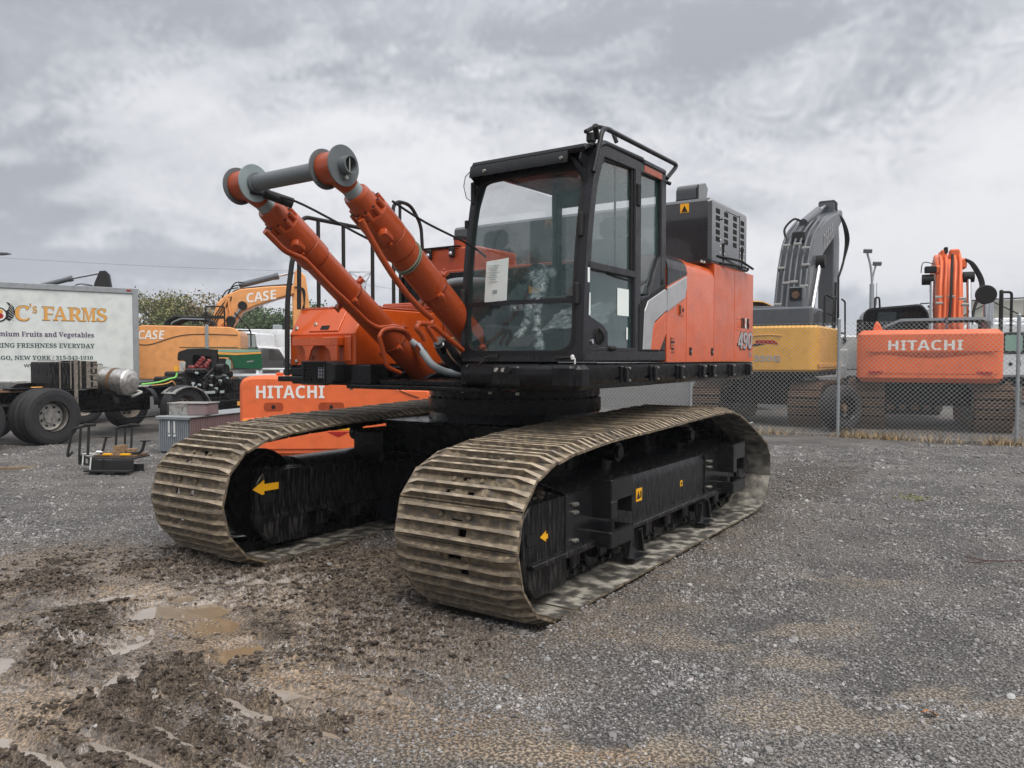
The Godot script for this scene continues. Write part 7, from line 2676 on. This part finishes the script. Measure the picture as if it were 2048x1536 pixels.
func yard_right() -> void:
	# dark cab of a further machine
	var o := thing("dark_cab_excavator", "black glazed excavator cab rising behind the orange excavator, left of its boom", "excavator", V(10.95, 0, -22.0), deg_to_rad(-20))
	var b := MB.new()
	b.prism(rnd([P(-0.85, 0.9), P(0.85, 0.9), P(0.85, 2.85), P(0.66, 3.12), P(-0.72, 3.02), P(-0.85, 2.85)], 0.12, 4), front(-0.8), 1.6, 0.05)
	var cb := part("cab", b, M.frame_black, o)
	b = MB.new()
	b.prism(rnd(rect(-0.48, 2.1, 0.62, 2.90), 0.08, 4), front(0.003), 0.012)
	part("rear_window", b, M.glass_dark, cb)
	b = MB.new()
	b.tube(bend([V(-0.55, 3.0, 0.02), V(-0.55, 3.32, 0.02), V(-0.44, 3.32, 0.02), V(-0.42, 3.0, 0.02)], 0.05), 0.025, 8)
	b.box(V(-0.95, 2.42, 0.1), V(0.16, 0.55, 0.06), 0.02)
	b.cyl(V(-0.5, 3.1, -0.1), V(-0.5, 3.75, -0.1), 0.008, -1, 6)
	b.tube(bend([V(0.80, 3.05, 0.05), V(0.98, 2.9, 0.05), V(0.98, 2.6, 0.05)], 0.05), 0.03, 8)
	part("handrail", b, M.dark, o)
	b = MB.new()
	b.box(V(0, 0.45, -0.8), V(2.2, 0.9, 2.6), 0.05)
	part("undercarriage", b, M.frame_black, o)
	# yellow machine roof behind the grey hood
	var y := thing("yellow_loader", "yellow cab roof of a machine behind the dark grey hood", "loader", V(7.45, 0, -23.5), 0.0)
	b = MB.new()
	b.prism(rnd([P(-0.9, 3.1), P(0.5, 3.05), P(0.48, 3.2), P(0.2, 3.32), P(-0.7, 3.38)], 0.04, 3), front(-0.8), 1.6, 0.04)
	b.box(V(-0.2, 1.2, -0.8), V(1.6, 2.0, 2.2), 0.05)
	part("body", b, M.yellow, y)
	b = MB.new()
	b.box(V(-0.2, 2.65, -0.8), V(1.2, 0.9, 1.4), 0.03)
	part("cab_glass", b, M.dark, y)
	b = MB.new()
	b.box(V(-0.3, 2.92, 0.05), V(0.9, 0.12, 0.08), 0.01)
	part("white_panel", b, M.white_truck, y)
	# white truck rear between the two excavators, and its tyre
	var w := thing("white_service_truck", "white service truck half hidden between the yellow and the orange excavator", "truck", V(10.25, 0, -24.5), deg_to_rad(-15))
	b = MB.new()
	b.box(V(0.1, 1.75, -0.9), V(1.5, 1.1, 1.8), 0.05)
	b.box(V(-0.1, 1.15, 0.05), V(0.9, 0.4, 0.4), 0.02)
	b.box(V(0.15, 1.6, 0.04), V(0.5, 0.5, 0.06), 0.02)
	part("body", b, M.white_truck, w)
	b = MB.new()
	b.box(V(-0.35, 1.85, 0.03), V(0.25, 0.4, 0.06), 0.02)
	b.box(V(0.3, 2.15, 0.03), V(0.1, 0.16, 0.06), 0.02)
	b.tube(curve([V(-0.6, 2.4, 0.1), V(-0.2, 2.45, 0.1), V(0.3, 2.35, 0.1)], 5), 0.03, 6)
	part("dark_fitting", b, M.dark, w)
	for x in [-0.7, 0.8]:
		wheel("wheel", w, V(x, 0.5, -0.2), 0.5, 0.3, -PI * 0.5, M.alu_dirty)
		wheel("wheel", w, V(x, 0.5, -1.6), 0.5, 0.3, PI * 0.5, M.alu_dirty)
	var ty := thing("loader_tyre", "large black tyre standing on the ground between the two rear excavators", "tyre", V(7.22, 0.5, -16.9), 0.3)
	wheel("tyre", ty, Vector3.ZERO, 0.5, 0.42, PI * 0.5 + 0.2, M.frame_black)
	# white crew truck at the right edge
	var t := thing("white_crew_truck", "white crew cab truck with dark framed windows at the right edge behind the fence", "truck", V(16.9, 0, -26.0), deg_to_rad(-25))
	b = MB.new()
	b.prism(rnd([P(-1.5, 0.95), P(2.5, 0.95), P(2.5, 2.7), P(-1.2, 2.82), P(-1.5, 2.6)], 0.12, 4), front(-1.2), 2.4, 0.06)
	b.box(V(0.3, 2.88, -1.0), V(1.6, 0.16, 1.2), 0.05)
	part("cab", b, M.white_truck, t)
	b = MB.new()
	for q in [[-1.15, -0.62], [-0.30, 0.62], [0.85, 1.8]]:
		b.prism(rnd(rect(q[0], 1.72, q[1], 2.45), 0.12, 4), front(0.002), 0.02)
	var wf := part("window_frame", b, M.dark, t)
	b = MB.new()
	for q in [[-0.22, 0.28], [0.93, 1.4]]:
		b.prism(rnd(rect(q[0], 1.82, q[1], 2.36), 0.06, 3), front(0.010), 0.012)
	part("window", b, M.pale_green, wf)
	b = MB.new()
	b.cyl(V(-0.05, 1.38, 0.0), V(-0.05, 1.38, 0.02), 0.06, -1, 14)
	b.cyl(V(-0.05, 1.38, 0.02), V(-0.05, 1.38, 0.022), 0.03, -1, 14)
	b.box(V(0.22, 1.40, 0.005), V(0.04, 0.16, 0.02))
	b.box(V(0.0, 0.75, -1.2), V(3.8, 0.3, 1.6))
	part("fitting", b, M.dark, t)
	b = MB.new()
	b.tube(curve([V(-1.5, 0.95, 0.1), V(-1.1, 1.05, 0.15), V(-0.7, 0.95, 0.1)], 5), 0.14, 10)
	part("front_fender", b, M.white_dirty, t)
	for x in [-0.9, 1.6]:
		wheel("wheel", t, V(x, 0.5, -0.1), 0.5, 0.3, -PI * 0.5, M.alu_dirty)
		wheel("wheel", t, V(x, 0.5, -2.2), 0.5, 0.3, PI * 0.5, M.alu_dirty)
	# canvas shed
	var s := thing("canvas_shed", "cream canvas shed on black steel trusses at the right edge", "shed", V(20.5, 0, -33.0), deg_to_rad(-28))
	b = MB.new()
	b.grid(16, 4, func(u: float, v: float) -> Vector3: return V(lerpf(-2.6, 4.0, u), lerpf(2.4, 4.05 - 0.42 * pow(maxf(0.0, 0.25 - u) * 4.0, 2.0), v), 0.0), V(0, 0, 1))
	b.grid(16, 4, func(u: float, v: float) -> Vector3: return V(lerpf(-2.6, 4.0, u), 4.05 - 0.42 * pow(maxf(0.0, 0.25 - u) * 4.0, 2.0), lerpf(0.0, -6.0, v)), V(0, 1, 0))
	part("canvas", b, M.tent, s)
	b = MB.new()
	b.tube([V(-2.7, 3.98, 0.1), V(0.0, 4.08, 0.1), V(4.0, 4.15, 0.1)], 0.03, 6)
	b.tube([V(-2.4, 2.6, 0.1), V(0.0, 4.0, 0.1), V(2.4, 2.6, 0.1)], 0.03, 6)
	for x in [-2.6, 0.0, 3.9]:
		b.cyl(V(x, 0, 0.0), V(x, 2.5 if x < 3 else 4.1, 0.0), 0.06, -1, 8)
	part("truss", b, M.dark, s)
	var dp := thing("steel_pole", "tall thin dark pole at the right edge of the yard", "pole", V(19.95, 0, -30.0))
	b = MB.new()
	b.cyl(V(0, 0, 0), V(0, 5.2, 0), 0.045, -1, 10)
	part("pole", b, M.rust, dp)
	b = MB.new()
	b.box(V(0, 0.02, 0), V(0.3, 0.04, 0.3))
	part("base_plate", b, M.rust, dp)
	# lamp post with two heads
	var l := thing("lamp_post", "tall grey lamp post with two square floodlights on forked arms", "lamp post", V(19.57, 0, -42.0))
	b = MB.new()
	b.cyl(V(0, 0, 0), V(0, 5.6, 0), 0.13, 0.12, 14)
	b.tube(curve([V(0, 5.5, 0), V(-0.03, 6.1, 0), V(-0.12, 6.7, 0), V(-0.28, 7.25, 0)], 6), 0.06, 8)
	b.tube(curve([V(0, 5.5, 0), V(0.05, 6.0, 0), V(0.14, 6.4, 0), V(0.2, 6.62, 0)], 6), 0.05, 8)
	part("post", b, M.galv, l)
	for q in [[-0.30, 7.36], [0.22, 6.68]]:
		b = MB.new()
		b.box(V(q[0], q[1], 0.1), V(0.45, 0.22, 0.14), 0.02, Basis(V(1, 0, 0), 0.3))
		part("lamp_head", b, M.deere_grey, l)
	# far street lamp at the left edge
	var sl := thing("street_lamp", "grey street lamp whose arm enters at the left edge above the box truck", "street lamp", V(-22.6, 0, -30.0))
	b = MB.new()
	b.tube(bend([V(0, 0, 0), V(0, 5.45, 0), V(2.6, 5.62, 0)], 0.4), 0.05, 8)
	part("mast", b, M.galv, sl)
	b = MB.new()
	b.prism([P(2.5, 5.60), P(2.75, 5.56), P(3.15, 5.60), P(3.10, 5.66), P(2.6, 5.68)], front(0), 0.2, 0.02)
	part("lamp_head", b, M.deere_grey, sl)

func pylon() -> void:
	var o := thing("power_pylon", "steel lattice power pylon far behind the yard", "pylon", V(-58.9, 0, -300.0), 0.2)
	var b := MB.new()
	var lv := [[0.0, 5.0], [8.0, 3.4], [15.0, 2.4], [20.0, 2.0], [24.0, 2.0], [29.0, 2.0], [31.0, 2.2], [34.7, 4.2]]
	for i in lv.size() - 1:
		var y0: float = lv[i][0]
		var y1: float = lv[i + 1][0]
		var a: float = lv[i][1]
		var c: float = lv[i + 1][1]
		for z in [-1.0, 1.0]:
			for s in [-1.0, 1.0]:
				b.cyl(V(s * a, y0, z * minf(a, 2.0)), V(s * c, y1, z * minf(c, 2.0)), 0.14, -1, 4, false)
				b.cyl(V(s * a, y0, z * minf(a, 2.0)), V(-s * c, y1, z * minf(c, 2.0)), 0.10, -1, 4, false)
			b.cyl(V(-c, y1, z * minf(c, 2.0)), V(c, y1, z * minf(c, 2.0)), 0.10, -1, 4, false)
	for s in [-1.0, 1.0]:
		b.cyl(V(s * 2.0, 20.0, 0), V(s * 8.0, 20.6, 0), 0.14, -1, 4, false)
		b.cyl(V(s * 2.0, 24.0, 0), V(s * 8.0, 20.6, 0), 0.12, -1, 4, false)
	part("lattice", b, M.galv, o)
	var w := thing("power_lines", "thin sagging overhead power lines crossing behind the trees", "power line", V(0, 0, 0))
	for q in [[-51, 20.5, -300, 40, 12.0, -260], [-66.5, 20.5, -300, -230, 26.0, -240], [-58.9, 34.6, -300, -260, 40.0, -230], [-66.5, 20.5, -301, -225, 22.5, -235], [-58, 30.0, -300, 60, 19.0, -260]]:
		b = MB.new()
		var pts := []
		for i in 17:
			var t := i / 16.0
			pts.append(V(lerpf(q[0], q[3], t), lerpf(q[1], q[4], t) - 5.0 * 4.0 * t * (1.0 - t) * 0.5, lerpf(q[2], q[5], t)))
		b.tube(pts, 0.045, 4, false)
		part("wire", b, M.rubber, w)

func tree(called: String, label: String, at: Vector3, h: float, w: float, tint: Color, seed_: int, thin: float) -> void:
	var rng := RandomNumberGenerator.new()
	rng.seed = seed_
	var o := thing(called, label, "tree", at, 0.0, "trees along the back of the yard")
	var b := MB.new()
	b.cyl(V(0, -0.1, 0), V(0.1, h * 0.45, 0), h * 0.022, h * 0.014, 8)
	var tips := []
	for i in 15:
		var a := TAU * i / 15.0 + rng.randf_range(-0.3, 0.3)
		var y0 := h * rng.randf_range(0.18, 0.5)
		var rr := w * rng.randf_range(0.25, 0.48)
		var tip := V(cos(a) * rr, h * rng.randf_range(0.45, 0.92), sin(a) * rr)
		b.tube(curve([V(0.05, y0, 0), V(cos(a) * rr * 0.4, lerpf(y0, tip.y, 0.45), sin(a) * rr * 0.4), tip], 4), h * 0.007, 5)
		tips.append(tip)
	tips.append(V(0, h * 0.9, 0))
	part("trunk", b, M.bark, o)
	b = MB.new()
	for i in int(9000 * thin):
		var t: Vector3 = tips[rng.randi() % tips.size()]
		var r := w * 0.115
		var p := t.lerp(V(0, h * 0.6, 0), 0.45 * rng.randf()) + V(rng.randfn(0, r), rng.randfn(0, r * 0.8), rng.randfn(0, r))
		if p.y < h * 0.12 or p.y > h * 1.03:
			continue
		var s := rng.randf_range(0.06, 0.14)
		var u := V(rng.randf_range(-1, 1), rng.randf_range(-1, 1), rng.randf_range(-1, 1)).normalized()
		var v := u.cross(V(rng.randf_range(-1, 1), rng.randf_range(-1, 1), rng.randf_range(-1, 1))).normalized()
		var k := rng.randf_range(0.6, 1.4)
		b.col = Color(tint.r * k * rng.randf_range(0.85, 1.25), tint.g * k, tint.b * k)
		var n := (u.cross(v) + V(0, 0.3, 0)).normalized()
		b.tri(p - u * s, p + v * s * 0.6, p + u * s, n, n, n)
		b.tri(p - u * s, p - v * s * 0.6, p + u * s, n, n, n)
	part("crown", b, M.foliage, o)

func trees() -> void:
	var g1 := Color(0.105, 0.135, 0.045)
	var g2 := Color(0.145, 0.150, 0.05)
	var g3 := Color(0.075, 0.12, 0.045)
	var ye := Color(0.19, 0.155, 0.06)
	tree("maple_tree", "olive green rounded tree, leftmost behind the tan excavator body", V(-30.4, 0, -62), 4.3, 3.6, g2, 1, 0.6)
	tree("maple_tree", "tall spreading yellowish green tree behind the tan excavator body", V(-27.0, 0, -60), 6.7, 4.6, g2, 2, 0.9)
	tree("maple_tree", "thin leaved tall tree with gaps of sky left of the tan boom", V(-24.2, 0, -61), 7.3, 3.4, ye, 3, 0.32)
	tree("maple_tree", "dense mid green tree under the tan boom's knee", V(-24.6, 0, -57), 4.3, 4.4, g1, 4, 0.9)
	tree("maple_tree", "pale grey green tree just left of the tan boom's foot", V(-21.4, 0, -62), 6.3, 3.4, Color(0.10, 0.12, 0.07), 5, 0.4)
	tree("maple_tree", "dark green tree below the tan boom, left one", V(-19.4, 0, -59), 5.2, 5.0, g3, 6, 1.0)
	tree("maple_tree", "dark green tree below the tan boom, right one", V(-16.0, 0, -60), 5.9, 5.0, g3, 7, 1.0)
	tree("maple_tree", "brownish tree next to the end of the box truck", V(-32.6, 0, -64), 5.2, 3.8, Color(0.13, 0.11, 0.055), 8, 0.6)
	tree("maple_tree", "low green tree partly hidden by the front handrail", V(-12.6, 0, -60), 3.4, 4.0, g3, 9, 0.7)
	tree("maple_tree", "low yellow tinted tree seen between the handrail posts and the fuel tank", V(-7.6, 0, -58), 3.4, 3.0, ye, 10, 0.5)

func ground_bits() -> void:
	var o := thing("twig", "reddish bare twig lying on the gravel at the right", "twig", V(3.78, 0, -5.93))
	var b := MB.new()
	b.tube(curve([V(0.32, 0.03, 0.02), V(0.1, 0.02, 0.0), V(-0.1, 0.025, 0.0), V(-0.22, 0.04, -0.06)], 5), 0.0042, 6)
	b.tube([V(-0.05, 0.022, 0.0), V(-0.2, 0.02, 0.05), V(-0.3, 0.03, 0.06)], 0.004, 5)
	b.tube([V(-0.12, 0.025, 0.0), V(-0.26, 0.05, -0.01)], 0.003, 5)
	part("stem", b, M.twig_red, o)
	b = MB.new()
	b.grid(4, 3, func(u: float, v: float) -> Vector3: return V(1.86 + lerpf(-0.035, 0.035, u), 0.018 + 0.012 * sin(u * 5.0) + 0.01 * v, -3.37 + lerpf(-0.02, 0.022, v) * (1.0 - pow(absf(u - 0.5) * 2.0, 2.0))), V(0, 1, 0))
	tag(part("fallen_leaf", b, M.leaf_orange), "single orange fallen leaf lying on the gravel at the lower right", "leaf")
	b = MB.new()
	var rng := RandomNumberGenerator.new()
	rng.seed = 8
	for i in 60:
		b.blob(V(4.58 + rng.randfn(0, 0.09), 0.002, -8.72 + rng.randfn(0, 0.09)), V(0.02, 0.01, 0.02), rng, 0.3, 3, 5)
	var ms := part("moss_patch", b, M.moss)
	tag(ms, "small pale green moss patch on the gravel right of the machine's rear", "moss").set_meta("kind", "stuff")
	# white scrap on the ground behind the fence
	b = MB.new()
	b.box(V(5.3, 0.10, -17.4), V(0.32, 0.02, 0.08), 0.004, Basis(V(0, 0, 1), 0.2))
	tag(part("plastic_scrap", b, M.white), "white strip of scrap lying on the ground behind the fence", "scrap")

func _ready() -> void:
	camera_and_sky()
	materials()
	ground()
	excavator()
	counterweight()
	fence()
	box_trailer()
	stripped_truck()
	case_excavator()
	white_vehicles_left()
	rear_excavator_yellow()
	rear_excavator_orange()
	yard_right()
	yard_left()
	pylon()
	trees()
	stones()
	ground_bits()
